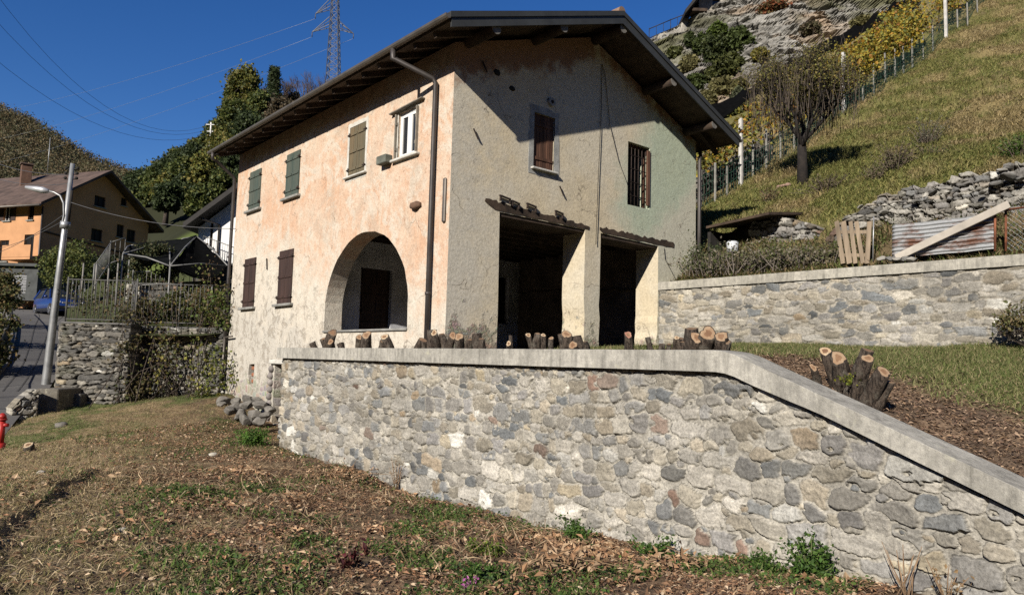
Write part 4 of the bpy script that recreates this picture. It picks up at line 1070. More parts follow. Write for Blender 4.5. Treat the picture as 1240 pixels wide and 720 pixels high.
# green ground weeds in patches
def weed_f(x, y):
    a = sst(.49, .62, fbm(x*1.3, y*1.3, 25, 3))*.6*(.35+.65*sst(9.5, 7, y))
    a = a*sst(1.0, 3.5, x)+sst(1.1, .1, np.abs(x-7.0)-.1*y*0)*sst(.42, .6, fbm(x*1.7, y*1.7, 66, 3))*.9*sst(12.5, 9, y)
    a = a+sst(.8, .3, np.hypot(x-6.7, y-17.7))+sst(.7, .2, np.hypot((x-3.4)*.8, y-10.9))*.8+sst(.45, .2, np.hypot(x-4.7, y-11.2))+sst(.5, .2, np.hypot(x-4.35, y-6.1))*.9
    return np.clip(a, 0, 1)
P = np.concatenate([yard_pts(85000, (.6, 7.44), (3.2, 14), weed_f), yard_pts(12000, (2, 8.8), (14, 21), weed_f)])
o = blades("weeds", P, .11, .022, pick([(.075, .135, .025), (.11, .17, .035), (.055, .10, .025), (.14, .17, .05)], len(P), 8), None, None, .7, 9); tag(o, kind='stuff')
P2 = P[::2].copy(); P2[:, 2] += g.uniform(.02, .12, len(P2))
o = leaves("ground_cover", P2, .042, pick([(.07, .125, .025), (.10, .16, .035), (.05, .09, .028), (.13, .15, .05)], len(P2), 10), None, None, .75, .5, 11); tag(o, kind='stuff')
# single weeds, dead stalks and cut stems one can tell apart
def weed(name, label, x, y, n, h, spread, pal, cat='weed', leafs=60, lsz=.05, stemc=(.14, .16, .06), seed=0, group=None, z=None):
    gg = np.random.default_rng(seed); z = float(low(x, y)) if z is None else z
    t = thing(name, (x, y, z), label, cat, group); m = MB(); pts = []
    for k in range(n):
        a = gg.uniform(0, 6.28); rr = gg.uniform(.1, 1)*spread; hh = h*gg.uniform(.5, 1.1)
        p0 = np.array([x+gg.normal()*spread*.2, y+gg.normal()*spread*.2, z-.03]); p1 = np.array([x+math.cos(a)*rr*.6, y+math.sin(a)*rr*.6, z+hh*.6]); p2 = np.array([x+math.cos(a)*rr, y+math.sin(a)*rr, z+hh])
        m.tube([p0, p1, p2], [.006, .005, .003], 5)
        u = gg.uniform(.25, 1, leafs)[:, None]; pts.append(p0+(p2-p0)*u+gg.normal(size=(leafs, 3))*spread*.14)
    m.build("stems", plain("weed_stem_"+name, stemc, .8), t)
    if leafs: P = np.concatenate(pts); leaves("foliage", P, lsz, pick(pal, len(P), seed), None, t, .6, .2, seed)
    return t
GP = [(.06, .125, .022), (.09, .155, .03), (.045, .085, .02)]
e = atX(985, 695, 7.2); weed("green_weed", "bushy dark green weed at the wall foot, bottom right", 7.15, e[1], 16, .42, .28, GP, 'weed', 70, .05, seed=1)
e = atX(925, 690, 7.1); weed("green_weed", "low green weed left of the bushy dark green one at the wall foot", 7.1, e[1], 9, .22, .22, GP, 'weed', 50, .045, seed=2)
e = atX(700, 655, 7.1); weed("green_weed", "spreading green weed at the wall foot, centre of the photo", 7.05, e[1], 14, .24, .4, GP, 'weed', 70, .05, seed=3)
e = atX(790, 665, 7.1); weed("green_weed", "green weed against the wall foot between two bare patches", 7.1, e[1], 10, .22, .3, GP, 'weed', 60, .05, seed=4)
e = atX(320, 535, 7.25); weed("green_weed", "bright green weed at the left end of the stone wall", 7.0, 17.5, 20, .35, .5, [(.09, .17, .025), (.06, .13, .02)], 'weed', 70, .06, seed=5)
e = atZ(570, 712, -1.98); weed("pink_flower", "small clump of pink flowers at the bottom edge of the photo", e[0], e[1], 9, .13, .13, [(.42, .09, .30), (.5, .14, .4)], 'flower', 12, .035, seed=6)
e = atZ(585, 700, -1.98); weed("green_weed", "green weed beside the pink flowers", e[0], e[1], 14, .16, .22, GP, 'weed', 60, .045, seed=16)
e = atZ(425, 690, -2.0); weed("red_leaved_weed", "dark red leaved weed in the dry litter", e[0], e[1], 7, .2, .2, [(.10, .02, .024), (.07, .018, .02), (.14, .06, .04)], 'weed', 14, .07, seed=7)
e = atZ(640, 672, -2.2); weed("green_weed", "yellow green weed in the litter right of centre", e[0]-.6, e[1], 12, .15, .25, [(.16, .20, .03), (.10, .15, .03)], 'weed', 50, .05, seed=8)
e = atX(1100, 712, 7.3); weed("dry_stalks", "cluster of cut dry stalks at the wall foot, far right", 7.2, e[1], 11, .42, .22, [(.3, .2, .1)], 'stalks', 0, .05, (.30, .20, .12), 9)
e = atX(1150, 712, 7.3); weed("dry_stalks", "smaller bunch of broken stalks right of the tall cut ones", 7.2, e[1], 7, .3, .2, [(.3, .2, .1)], 'stalks', 5, .05, (.26, .17, .10), 10)
e = atX(478, 585, 7.35); weed("dry_stalks", "dead brown stalks against the left half of the wall", 7.38, e[1], 12, .55, .18, [(.2, .14, .09)], 'stalks', 8, .03, (.12, .085, .06), 12)
# big brown dry leaves on a fallen spray
for (px, py, lb, sd_) in ((740, 690, "spray of large brown dried leaves under the wall, right of centre", 13), (660, 700, "smaller spray of brown dried leaves left of the large one", 14), (410, 585, "heap of pale dry cuttings below the left end of the wall", 15)):
    e = atZ(px, py, -2.12 if py > 600 else -2.3); t = thing("dried_spray", (e[0], e[1], float(low(e[0], e[1]))), lb, "dry branch", None); gg = np.random.default_rng(sd_)
    m = MB(); pts = []; dr_ = []
    for k in range(9 if sd_ != 15 else 26):
        a = np.array([e[0]+gg.normal()*.25, e[1]+gg.normal()*.25, float(low(e[0], e[1]))+gg.uniform(.03, .14)]); v = np.array([gg.normal()*.35, gg.normal()*.35, gg.uniform(-.02, .12)])*(1 if sd_ != 15 else 1.5)
        m.tube([a, a+v*.5+np.array([0, 0, .03]), a+v], [.008, .006, .003], 5); u = gg.uniform(0, 1, 16)[:, None]; pts.append(a+v*u+gg.normal(size=(16, 3))*.05)
    m.build("twigs", plain("dry_twig", (.26, .175, .10), .9), t); P = np.concatenate(pts); leaves("dry_leaves", P, .10 if sd_ != 15 else .06, pick([(.36, .23, .13), (.28, .16, .085), (.42, .29, .18)], len(P), sd_), LITTER, t, .45, .2, sd_)
# pale sticks lying on the litter
for k, (x1, y1, x2, y2) in enumerate(((548, 700, 600, 718), (690, 690, 735, 668), (340, 520, 395, 540), (235, 590, 300, 575))):
    a = atZ(x1, y1, -2.05); b = atZ(x2, y2, -2.05); a[2] = low(a[0], a[1])+.03; b[2] = low(b[0], b[1])+.04
    o = MB().tube([a, (a+b)/2+np.array([0, 0, .03]), b], [.012, .010, .006], 6).build("stick", plain("dry_stick", (.38, .29, .18), .9))
    tag(o, ("pale bare stick lying in the weeds at the bottom edge", "pale stick under the right half of the wall", "pale stick beside the left end of the stone wall", "thin dry stick on the open litter at left")[k], "stick")
# a sawn sapling stump and stones on the mown grass
for px, py, lb, r in ((35, 540, "small sawn stump with pale top on the mown grass", .1), ):
    e = atZ(px, py, -2.0); z = float(low(e[0], e[1])); t = thing("tree_stump", (e[0], e[1], z), lb, "tree stump")
    stem_mesh((e[0], e[1], z-.1), (e[0]-.02, e[1]-.02, z+.13), .11, (-.3, -.35, .9), M_CUTP, t, 900)
M_FLD = plain("field_stone", (.21, .195, .17), .95, 0, .35, 7, .8, 36); M_PALEST = plain("pale_stone", (.5, .46, .38), .95, 0, .25, 7, .7, 36)
for px, py, s, lb, mt in ((75, 513, .16, "lumpy dark stone on the grass below the concrete block", M_FLD), (50, 572, .07, "pale flat stone on the left bank", M_PALEST), (148, 645, .06, "pale stone in the middle of the dry litter", M_PALEST), (259, 545, .09, "pale yellowish stone near the weeds under the left wall end", M_PALEST)):
    e = atZ(px, py, -2.0); z = float(low(e[0], e[1])); tag(MB().sphere((e[0], e[1], z+s*.25), s, 9, 6, sc=(1.1, .9, .6), jit=.15).build("stone", mt), lb, "stone")
# heap of loose stones at the corner of the house
def stone_block(s, sd_, name, mat, c, parent=None):
    random.seed(sd_); bm = bmesh.new(); bmesh.ops.create_icosphere(bm, subdivisions=3, radius=1)
    cuts = [Vector((random.gauss(0, 1), random.gauss(0, 1), random.gauss(0, 1))).normalized() for _ in range(14)]; dd = [random.uniform(.5, .85) for _ in cuts]
    for v in bm.verts:
        for n_, q in zip(cuts, dd):
            e_ = v.co.dot(n_)-q
            if e_ > 0: v.co -= n_*e_*.92
        v.co = Vector((v.co.x*s[0], v.co.y*s[1], v.co.z*s[2]))
    me = bpy.data.meshes.new(name); bm.to_mesh(me); bm.free(); me.materials.append(mat)
    me.polygons.foreach_set('use_smooth', [False]*len(me.polygons))
    o = bpy.data.objects.new(name, me); o.rotation_euler = (random.uniform(-.3, .3), random.uniform(-.3, .3), random.uniform(0, 6.3)); o.location = c; COL.objects.link(o)
    if parent is not None: attach(o, parent)
    return o
stones_def = []
for k, (px, py, s) in enumerate(((270, 498, .24), (285, 492, .22), (300, 490, .24), (315, 491, .23), (278, 505, .2), (292, 503, .25), (308, 502, .27), (321, 503, .2), (268, 503, .16), (286, 486, .17), (300, 483, .19), (312, 484, .18), (298, 508, .22), (315, 509, .2), (326, 497, .18), (281, 498, .16))):
    c_ = atX(px, py, 8.25-.02*(py-495)); gz = float(low(c_[0], c_[1])); c_[2] = max(c_[2], gz+s*.3)
    s *= .98; o = stone_block((s*1.25, s, s*.78), 40+k, "loose_stone", M_FLD, c_)
    tag(o, "grey boulder in the heap of loose stones at the left corner of the house", "stone", "heap of loose stones by the house corner")
# terrace grass and chips
def ter_pts(n, xr, yr, f):
    x = g.uniform(*xr, n); y = g.uniform(*yr, n); k = g.random(n) < f(x, y); x = x[k]; y = y[k]
    return np.stack([x, y, ter(x, y)], 1)
gf = lambda x, y: sst(10.3, 12.0, x+(fbm(x*.8, y*.8, 42, 3)-.5)*2.0+.10*(y-6))*sst(13, 11.5, y)
P = ter_pts(150000, (9.5, 15.85), (-1, 12.6), gf)
o = blades("terrace_grass", P, .11, .014, pick([(.14, .17, .05), (.21, .20, .085), (.28, .24, .12), (.11, .14, .04)], len(P), 20), None, None, .6, 21); tag(o, kind='stuff')
P = ter_pts(45000, (8.0, 13), (-1, 12.4), lambda x, y: 1-gf(x, y)*.9); P[:, 2] += g.uniform(.004, .03, len(P))
o = leaves("wood_chips", P, .06, pick([(.25, .165, .10), (.17, .105, .07), (.34, .24, .16), (.12, .08, .055)], len(P), 22), LITTER, None, .4, 1.0, 23); tag(o, kind='stuff')
weed("young_shoot", "leafy young shoot sprouting by the right pillar", 8.2, float(atX(782, 420, 8.2)[1]), 5, .45, .18, [(.09, .10, .03), (.05, .06, .025)], 'plant', 8, .09, seed=30, z=.0)
weed("young_shoot", "small green weed by the coping in the left bay", 8.1, float(atX(627, 420, 8.1)[1]), 7, .16, .16, GP, 'plant', 20, .05, seed=31, z=.0)
e = atX(1228, 412, 15.4); P = crown_pts((15.4, 3.95, .85), (.4, .45, .42), 20, 60, .10, 5, -.3)
t = thing("bramble_bush", (15.4, 3.95, .5), "dry brown green bush at the foot of the upper stone wall", "bush"); leaves("foliage", P, .07, pick([(.14, .12, .05), (.10, .11, .035), (.20, .15, .08)], len(P), 5), None, t)
m = MB(); gg = random.Random(4)
for k in range(30): m.tube([(15.4, 3.95, .45), (15.4+gg.uniform(-.4, .4), 3.95+gg.uniform(-.6, .6), .8), (15.4+gg.uniform(-.6, .6), 3.95+gg.uniform(-.8, .8), .6+gg.uniform(0, .7))], [.008, .006, .003], 4)
m.build("twigs", BARK, t)
# ================================================================== left of the house: road, gardens, village, hills
FH = np.array([math.sin(YAW), math.cos(YAW), 0]); RH = np.array([math.cos(YAW), -math.sin(YAW), 0])
rows = [((-150, 600, 12.5), (-40, 590, 14)), ((-75, 545, 17), (-8, 548, 18)), ((-35, 500, 21.5), (30, 492, 22.5)), ((-14, 470, 25.5), (62, 468, 26)), ((9, 448, 28.5), (72, 440, 29.5)), ((17, 420, 34.5), (84, 413, 37)), ((20, 397, 42), (95, 392, 45)), ((15, 382, 48), (135, 383, 49)), ((-10, 374, 56), (160, 374, 57))]
RL = np.array([atD(*a) for a, b in rows]); RR = np.array([atD(*b) for a, b in rows])
RR[:, 2] = RR[:, 2]*.5+RL[:, 2]*.5; RL[:, 2] = RR[:, 2]
tt = np.linspace(0, len(rows)-1, 90); ks = np.arange(len(rows))
def lerp(A): 
    B = np.stack([np.interp(tt, ks, A[:, i]) for i in range(3)], 1)
    for _ in range(14): B[1:-1] = (B[:-2]+2*B[1:-1]+B[2:])/4
    return B
L_, R_ = lerp(RL), lerp(RR)
sg = np.linspace(0, 1, 24)[None, :, None]
RP = L_[:, None]*(1-sg)+R_[:, None]*sg
def asphalt():
    t = NT("worn_asphalt"); p = t.pos(); a = t.noise(p, .8, 5, .6); b = t.noise(p, 40, 4, .7)
    k = t.mix(t.ramp(a, .35, .65), (.135, .13, .122), (.105, .10, .096))
    k = t.mix(.5, k, t.ramp(b, .3, .7, (.6, .6, .6, 1), (1.35, 1.35, 1.35, 1)), 'MULTIPLY')
    return t.fin(k, .9, t.bump(b, .3, .01))
o = grid_mesh("road", RP, asphalt()); tag(o, kind='structure')
# rows of flat stones that drain across the road
m = MB()
for f_ in (.28, .52):
    for k in range(30, 84): 
        a = L_[k]*(1-f_)+R_[k]*f_; b = L_[k+1]*(1-f_)+R_[k+1]*f_
        if k % 2: m.bar(a+np.array([0, 0, .004]), a+(b-a)*1.9+np.array([0, 0, .004]), .05, .012)
o = m.build("road_paving_joint", plain("joint_stone", (.075, .072, .068), .9)); tag(o, kind='structure')
# pavement strip with kerb at the left
sw = L_-(R_-L_)/np.linalg.norm(R_-L_, axis=1)[:, None]*1.3
P = np.stack([sw+np.array([0, 0, .12]), L_+np.array([0, 0, .12]), L_+(R_-L_)*.012+np.array([0, 0, .115]), L_+(R_-L_)*.014-np.array([0, 0, .05])], 1)
o = grid_mesh("pavement", P, plain("pavement_concrete", (.27, .255, .23), .9, 0, .3, 1.5, .4, 20), None, None, False); tag(o, kind='structure')
VER = rbf([(*(p[:2]), p[2]-.16) for p in RL]+[(*(p[:2]), p[2]-.16) for p in RR]+[(*(p[:2]-(q[:2]-p[:2])/np.linalg.norm(q[:2]-p[:2])*1.6), p[2]-.12) for p, q in zip(RL, RR)]+[(-14, 28, -3.4), (-14, 45, -1.5), (-14, 75, 1), (20, 75, 7.5), (12, 62, 3.0), (-3, 30, -1.6), (4.6, 28.6, -1.6)])
vx = np.linspace(-18, 24, 110); vy = np.linspace(24, 80, 130); VX, VY = np.meshgrid(vx, vy, indexing='ij')
bound = 4.55+(VY-27.73)*.165
VZ = VER(VX, VY)+(fbm(VX*.8, VY*.8, 71, 3)-.5)*.08
VZ = np.where(VX > bound+.1, np.minimum(VZ, -2.2+np.maximum(VY-52, 0)*.6), VZ)
VZ = np.where(VY < 28.2, np.minimum(VZ, LOW(VX, VY)-.25), VZ)
gc = np.array((.11, .13, .045))*(.6+.8*fbm(VX*.7, VY*.7, 72, 4))[..., None]
o = grid_mesh("verge_ground", np.stack([VX, VY, VZ], -1), EARTH, gc); tag(o, kind='structure')
# upper gardens behind the retaining wall
GAR = rbf([(4.6, 27.8, .7), (6.4, 27.5, .7), (8.9, 25.4, .7), (7, 40, 1.5), (8.8, 52, 2.0), (10, 31, 1.6), (12, 36, 2.8), (16, 36, 3.2), (20, 30, 3), (24, 40, 5), (13, 55, 4.0), (16, 64, 6.0), (24, 60, 8.5), (10, 62, 3.6), (30, 75, 13), (14, 75, 8)])
vx = np.linspace(4.3, 34, 120); vy = np.linspace(24.9, 80, 150); VX, VY = np.meshgrid(vx, vy, indexing='ij'); bound = 4.62+(VY-27.73)*.165
VX = np.maximum(VX, bound)
fr = np.maximum(27.75-(VX-4.48)*.86+.35, 25.1); VY2 = np.maximum(VY, fr)
VZ = GAR(VX, VY2)+(fbm(VX*.8, VY2*.8, 75, 3)-.5)*.15
gc = (np.array((.062, .072, .028))*(.6+.8*fbm(VX*.6, VY2*.6, 76, 4))[..., None])
o = grid_mesh("garden_ground", np.stack([VX, VY2, VZ], -1), EARTH, gc); tag(o, kind='structure')
# retaining wall in two planes
WN = np.array((-.652, -.758, 0)); WU = np.array((.758, -.652, 0))
A0 = np.array((4.46, 27.72, 0)); A1 = A0+WU*2.28; B0 = np.array((6.30, 27.2, 0)); B1 = np.array((8.86, 25.02, 0))
t = thing("garden_retaining_wall", ((A0+B1)/2), "tall dark stone retaining wall left of the house with ivy on it", "wall")
kw = dict(h0=.125, ds=.028, dz=.02, rel=.05, aspect=(1.3, 3.2), pal=PAL_DARK, rare=.05, mortar=(.05, .046, .04), joint=(.06, .2), jdepth=.06, bury=.1, moss=.2, ragged=.05)
rubble("stone_face", A0, A1, lambda s: -2.4, lambda s: .84, WN, seed=21, thick=.7, parent=t, **kw)
nB = np.array((B1[1]-B0[1], -(B1[0]-B0[0]), 0)); nB = nB/np.linalg.norm(nB)
rubble("stone_face", B0, B1, lambda s: -2.4, lambda s: .80, nB, seed=22, thick=.5, parent=t, **kw)
rubble("stone_face", A0-WN*.0+np.array((0, 0, 0))+np.array((.65*9, .758*9, 0))*.0+np.array((1.5, 9, 0)), A0, lambda s: -2.4, lambda s: .84, (-.986, .165, 0), seed=23, thick=.4, parent=t, **dict(kw, ds=.06, dz=.06))
MB().bar(A0-WN*.2+np.array([0, 0, .87]), A1-WN*.2+np.array([0, 0, .87]), .5, .06, bev=.015).bar(B0-nB*.2+np.array([0, 0, .83]), B1-nB*.2+np.array([0, 0, .83]), .4, .06, bev=.015).build("coping", plain("dark_slab", (.16, .155, .145), .9, 0, .35, 4, .6, 30), t)
# metal fence on it
M_RAIL = plain("old_grey_railing", (.13, .128, .12), .7, .2, .3, 6, .2, 40); M_GALV = plain("galvanised_steel", (.42, .43, .43), .45, .6, .2, 3, .1, 30)
M_RAIL2 = plain("grey_railing", (.24, .24, .23), .6, .3, .2, 6, .1, 40)
def railing(name, label, pts, h, step, parent=None, mat=M_RAIL, cat="railing", rr=.011, group=None, top=.02):
    pts = [np.array(p, float) for p in pts]; t = thing(name, pts[0], label, cat, group); ra = MB()
    for a, b in zip(pts[:-1], pts[1:]):
        L = np.linalg.norm((b-a)[:2]); n = max(1, int(L/step))
        for zz in (h-.03, .12): ra.tube([a+np.array([0, 0, zz]), b+np.array([0, 0, zz])], top, 6)
        for k in range(n+1):
            p = a+(b-a)*k/n
            if k % 12 == 0: MB().tube([p-np.array([0, 0, .1]), p+np.array([0, 0, h+.05])], .028, 8).build("post", mat, t)
            else: ra.tube([p+np.array([0, 0, .1]), p+np.array([0, 0, h-.02])], rr, 5)
    ra.build("bars", mat, t); return t
z1 = np.array([0, 0, .88])
railing("picket_fence", "rusty grey picket fence on top of the dark retaining wall", [A0-WN*.2+z1, A1-WN*.2+z1, B0-nB*.2+z1, B1-nB*.25-WU*.3+z1], 1.45, .13)
# second wall and stair railing behind
c0 = atD(150, 392, 29); c1 = atD(292, 392, 30); c0[2] = c1[2] = 0
t = thing("garden_wall", (c0+c1)/2, "low dark stone garden wall behind the picket fence", "wall"); nC = np.array((c1[1]-c0[1], -(c1[0]-c0[0]), 0)); nC /= np.linalg.norm(nC)
rubble("stone_face", c0, c1, lambda s: .4, lambda s: 2.62+.10*s, nC, seed=25, h0=.2, ds=.06, dz=.06, pal=PAL_DARK, mortar=(.12, .115, .105), thick=.4, parent=t, rel=.05)
railing("stair_railing", "pale picket railing on the garden wall under the dark shade net", [atD(160, 349, 28.9), atD(215, 347, 29.3), atD(236, 346, 29.6)], .68, .16, None, M_RAIL2, "railing", .010)
railing("stair_railing", "pale sloping handrail left of the shade net shelter", [atD(112, 352, 31), atD(132, 322, 33), atD(150, 316, 33.5)], 1.1, .16, None, M_RAIL2, "railing", .010)
# shade shelter: tube frame with dark netting
t = thing("shade_shelter", atD(215, 345, 30), "tubular garden shelter with black shade netting sagging over it", "shelter")
Q = {k: atD(*v) for k, v in dict(a=(149, 307, 28.5), b=(158, 297, 32), c=(238, 286, 33.5), d=(206, 322, 27.6), e=(276, 322, 30), f=(257, 347, 29), g=(205, 297, 33)).items()}
m = MB()
for p, q in (('a', 'b'), ('b', 'g'), ('g', 'c'), ('a', 'd'), ('d', 'e'), ('c', 'e'), ('d', 'g'), ('a', 'g'), ('d', 'c')): m.tube([Q[p], (Q[p]+Q[q])/2+np.array([0, 0, .1]), Q[q]], .03, 6)
for k, y in (('a', 395), ('d', 395), ('b', 360), ('c', 345), ('e', 385), ('f', 380)):
    p = Q[k].copy(); q = p.copy(); q[2] = float(GAR(p[0], p[1])); m.tube([p, q], .032, 6)
m.build("tube_frame", M_RAIL2, t)
def sheet(name, cs, n, sag, mat, parent, th=.015, seed=0):
    u = np.linspace(0, 1, n); U, V = np.meshgrid(u, u, indexing='ij'); U = U[..., None]; V = V[..., None]
    P = cs[0]*(1-U)*(1-V)+cs[1]*U*(1-V)+cs[2]*U*V+cs[3]*(1-U)*V
    P[..., 2] -= sag*(np.sin(U*math.pi)*np.sin(V*math.pi))[..., 0]; P[..., 2] += (fbm(U[..., 0]*6, V[..., 0]*6, seed, 3)-.5)*.22
    o = grid_mesh(name, P, mat, None, parent); s = o.modifiers.new("thickness", 'SOLIDIFY'); s.thickness = th; return o
M_NET = plain("black_net", (.005, .005, .005), 1.0, 0, .3, 5, .4, 60, .02)
M_NETG = plain("grey_net", (.010, .011, .011), 1.0, 0, .3, 5, .4, 60, .02)
sheet("net_roof", [Q['a'], Q['b'], Q['c'], Q['d']], 14, .25, M_NETG, t, seed=1)
sheet("net_side", [Q['d'], Q['c'], Q['e'], Q['f']], 14, .15, M_NET, t, seed=2)
# climbing plants on the retaining wall
def creeper(label, pxs, d0, nl, size, pal, seed, ncl, sp, stems=8):
    gg = np.random.default_rng(seed); pts = []; C = []
    for k in range(ncl):
        i = gg.integers(0, len(pxs)); x, y, w, h = pxs[i]; C.append(atD(x+gg.normal()*w, y+gg.normal()*h, d0-.25-gg.uniform(0, .4)))
        pts.append(C[-1]+gg.normal(size=(nl, 3))*sp)
    P = np.concatenate(pts); C = np.array(C); b = C[C[:, 2].argmin()]
    t = thing("climbing_plant", (b[0], b[1], -1.7), label, "creeper"); m = MB()
    for k in range(stems):
        c = C[gg.integers(0, len(C))]; r0 = np.array([b[0]+gg.normal()*.5, b[1]-gg.normal()*.4, -1.8])
        m.tube([r0, r0*.5+c*.5+gg.normal(size=3)*.15, c], [.02, .014, .006], 5)
    m.build("stems", BARK, t); leaves("foliage", P, size, pick(pal, len(P), seed), None, t, .8, 0, seed); return t
creeper("wild climbing plant with yellow green leaves on the middle of the dark retaining wall", [(205, 420, 18, 18), (210, 455, 22, 18), (190, 440, 12, 25)], 24.7, 12, .11, [(.12, .13, .035), (.08, .09, .03), (.22, .19, .05), (.13, .09, .045)], 1, 40, .22, 22)
creeper("yellowish climbing plant at the right end of the dark retaining wall", [(253, 455, 9, 15), (255, 430, 8, 14), (250, 475, 10, 10)], 24.3, 18, .11, [(.22, .21, .04), (.14, .16, .03), (.08, .10, .025)], 2, 26, .18, 8)
creeper("ivy climbing beside the left corner of the house above the wall", [(271, 372, 5, 16), (263, 380, 8, 14), (255, 365, 10, 15)], 25.2, 26, .11, [(.08, .12, .025), (.14, .17, .04), (.12, .10, .04)], 3, 26, .18, 8)
creeper("thin brown creeper over the shaded step of the dark wall", [(155, 440, 5, 28), (152, 400, 6, 15), (158, 470, 8, 10)], 24.4, 34, .10, [(.10, .09, .04), (.07, .08, .03), (.14, .11, .05)], 4, 24, .18, 12)
creeper("dry brown vines tangled in the picket fence above the wall", [(180, 366, 20, 16), (225, 366, 24, 16), (150, 360, 12, 16), (255, 360, 12, 18)], 25.3, 12, .09, [(.13, .09, .05), (.09, .10, .03), (.18, .12, .06)], 5, 64, .24, 40)
creeper("dry twiggy growth behind the left end of the picket fence", [(110, 372, 10, 10), (135, 375, 10, 9)], 26.6, 22, .10, [(.10, .09, .04), (.13, .10, .055), (.07, .085, .03)], 6, 30, .22, 26)
# concrete plinth, stone pier and hydrant by the road
def plinth(label, px0, px1, py0, py1, d, dep, mat, slope=0):
    a = atD(px0, py0, d); b = atD(px1, py0, d); zb = atD(px0, py1, d)[2]-.4; u = (b-a); u[2] = 0; L = np.linalg.norm(u); u /= L; n = np.array((-u[1], u[0], 0))
    c = (a+b)/2+n*dep/2; M = Matrix((tuple(u), tuple(n), (0, 0, 1))).transposed()
    o = MB().box((c[0], c[1], (a[2]+zb)/2), (L, dep, a[2]-zb), M, bev=.03).build("concrete_plinth", mat); return tag(o, label, "plinth")
plinth("dark mossy concrete block at the foot of the street lamp", 44, 71, 470, 507, 22.6, 1.3, concrete("dark_concrete", (.15, .135, .11)))
plinth("lower dark concrete block beside the retaining wall", 72, 98, 476, 506, 23.4, 1.2, concrete("dark_concrete_b", (.11, .10, .085)))
a = atD(12, 520, 21.5); b = atD(43, 520, 22); a[2] = b[2] = 0; u = (b-a)/np.linalg.norm(b-a)
t = thing("stone_pier", (a+b)/2, "short broken pier of pale stones beside the road", "wall"); rubble("stone_face", a, b, lambda s: -2.9, lambda s: float(np.interp(s, [0, .25, .5, .8], [-1.75, -1.45, -1.28, -1.25])), (u[1], -u[0], 0), seed=28, h0=.17, ds=.025, dz=.025, rel=.06, thick=.5, parent=t, jdepth=.06, ragged=.15)
e = atD(0, 540, 17.5); t = thing("fire_hydrant", e, "red fire hydrant at the left edge of the photo", "hydrant"); zt = atD(0, 500, 17.5)[2]; M_RED = plain("red_paint", (.42, .025, .02), .45, 0, .2, 5, .1, 40)
m = MB().tube([(e[0], e[1], e[2]-.15), (e[0], e[1], e[2]+.08)], .11, 12).tube([(e[0], e[1], e[2]), (e[0], e[1], zt-.16)], .075, 12).tube([(e[0], e[1], zt-.17), (e[0], e[1], zt-.13)], .105, 12); m.build("body", M_RED, t)
MB().tube([(e[0], e[1], zt-.13), (e[0], e[1], zt-.05), (e[0], e[1], zt-.0)], [.09, .075, .03], 12).build("cap", M_RED, t)
for s in (-1, 1): MB().tube([np.array([e[0], e[1], zt-.28]), np.array([e[0], e[1], zt-.28])+RH*.15*s], .045, 10).build("outlet", M_RED, t)
# hedge and guard rail along the road
GRL = L_-(R_-L_)/np.linalg.norm(R_-L_, axis=1)[:, None]*.25; GRL[:, 2] += .1
railing("guard_railing", "dark roadside railing on the outside of the bend", [GRL[k] for k in range(22, 82, 5)], .95, .16, None, plain("dark_railing", (.03, .03, .03), .6, .2), "railing", .012, None, .025)
for k, (px, py, d, r, h, lb) in enumerate(((-4, 455, 27, .8, 2.4, "brown leaved hedge bush nearest the camera at the left edge"), (4, 420, 33, 1.0, 3.0, "yellow green hedge bush behind the railing, in the middle of the bend"), (6, 392, 40, 1.1, 3.2, "dry leaved hedge bush at the top of the road bend"))):
    e = atD(px, py, d)-RH*.6; t = thing("hedge_bush", e, lb, "bush", "bushes beside the road railing"); P = crown_pts(e+np.array([0, 0, h*.45]), (r, r, h*.5), 46, 60, .22, 80+k, -.9)
    leaves("foliage", P, .15, pick([(.15, .13, .045), (.10, .11, .03), (.20, .14, .06), (.07, .08, .025)], len(P), k), None, t, .7, 0, k); m = MB()
    for q in range(9): m.tube([e, e+np.array([rng.normal()*.3, rng.normal()*.3, h*.5]), e+np.array([rng.normal()*.6, rng.normal()*.6, h*.85])], [.03, .02, .008], 5)
    m.build("branches", BARK, t)
# street lamp
p0 = atD(55, 468, 26.5); p1 = atD(88, 198, 26.5); t = thing("street_lamp", p0, "tall grey steel pole with a street light arm beside the road", "street lamp")
def onp(f): return p0+(p1-p0)*f
MB().tube([p0-np.array([0, 0, .5]), p0, onp(.5), p1], [.15, .145, .115, .075], 12).build("pole", M_GALV, t)
W = lambda px, py: atD(px, py, 26.4)
MB().tube([W(74, 272), W(76, 268), W(77.5, 260), W(77, 246), W(73, 237), W(66, 233), W(58, 231)], .035, 8).build("arm", M_GALV, t)
a, b = W(59, 231.5), W(31, 226.5); m = MB().tube([a, a*.75+b*.25, a*.5+b*.5, b], [.07, .12, .11, .05], 10); m.build("lamp_head", plain("lamp_housing", (.50, .51, .52), .4, .4, .1), t)
m = MB()
for k in range(3): m.tube([onp(.93+.022*k)-RH*.2, onp(.93+.022*k)+RH*.2], .02, 6).sphere(onp(.935+.022*k)-RH*.2, .06, 8, 5).sphere(onp(.935+.022*k)+RH*.2, .06, 8, 5)
m.tube([onp(.74)+RH*.1, onp(.88)+RH*.09], .05, 6)
m.build("line_fittings", M_BLACK, t)
MB().tube([onp(.71), onp(.74)], .165, 10).build("band_clamp", M_GALV, t)
def wire(label, a, b, sag, r=.012, cat="cable", group=None, name="overhead_cable"):
    a = np.array(a); b = np.array(b); pts = [a+(b-a)*k/14-np.array([0, 0, sag*4*(k/14)*(1-k/14)]) for k in range(15)]
    o = MB().tube(pts, r, 5).build(name, M_CABLE); return tag(o, label, cat, group)
M_CABLE = plain("grey_cable", (.10, .10, .105), .6)
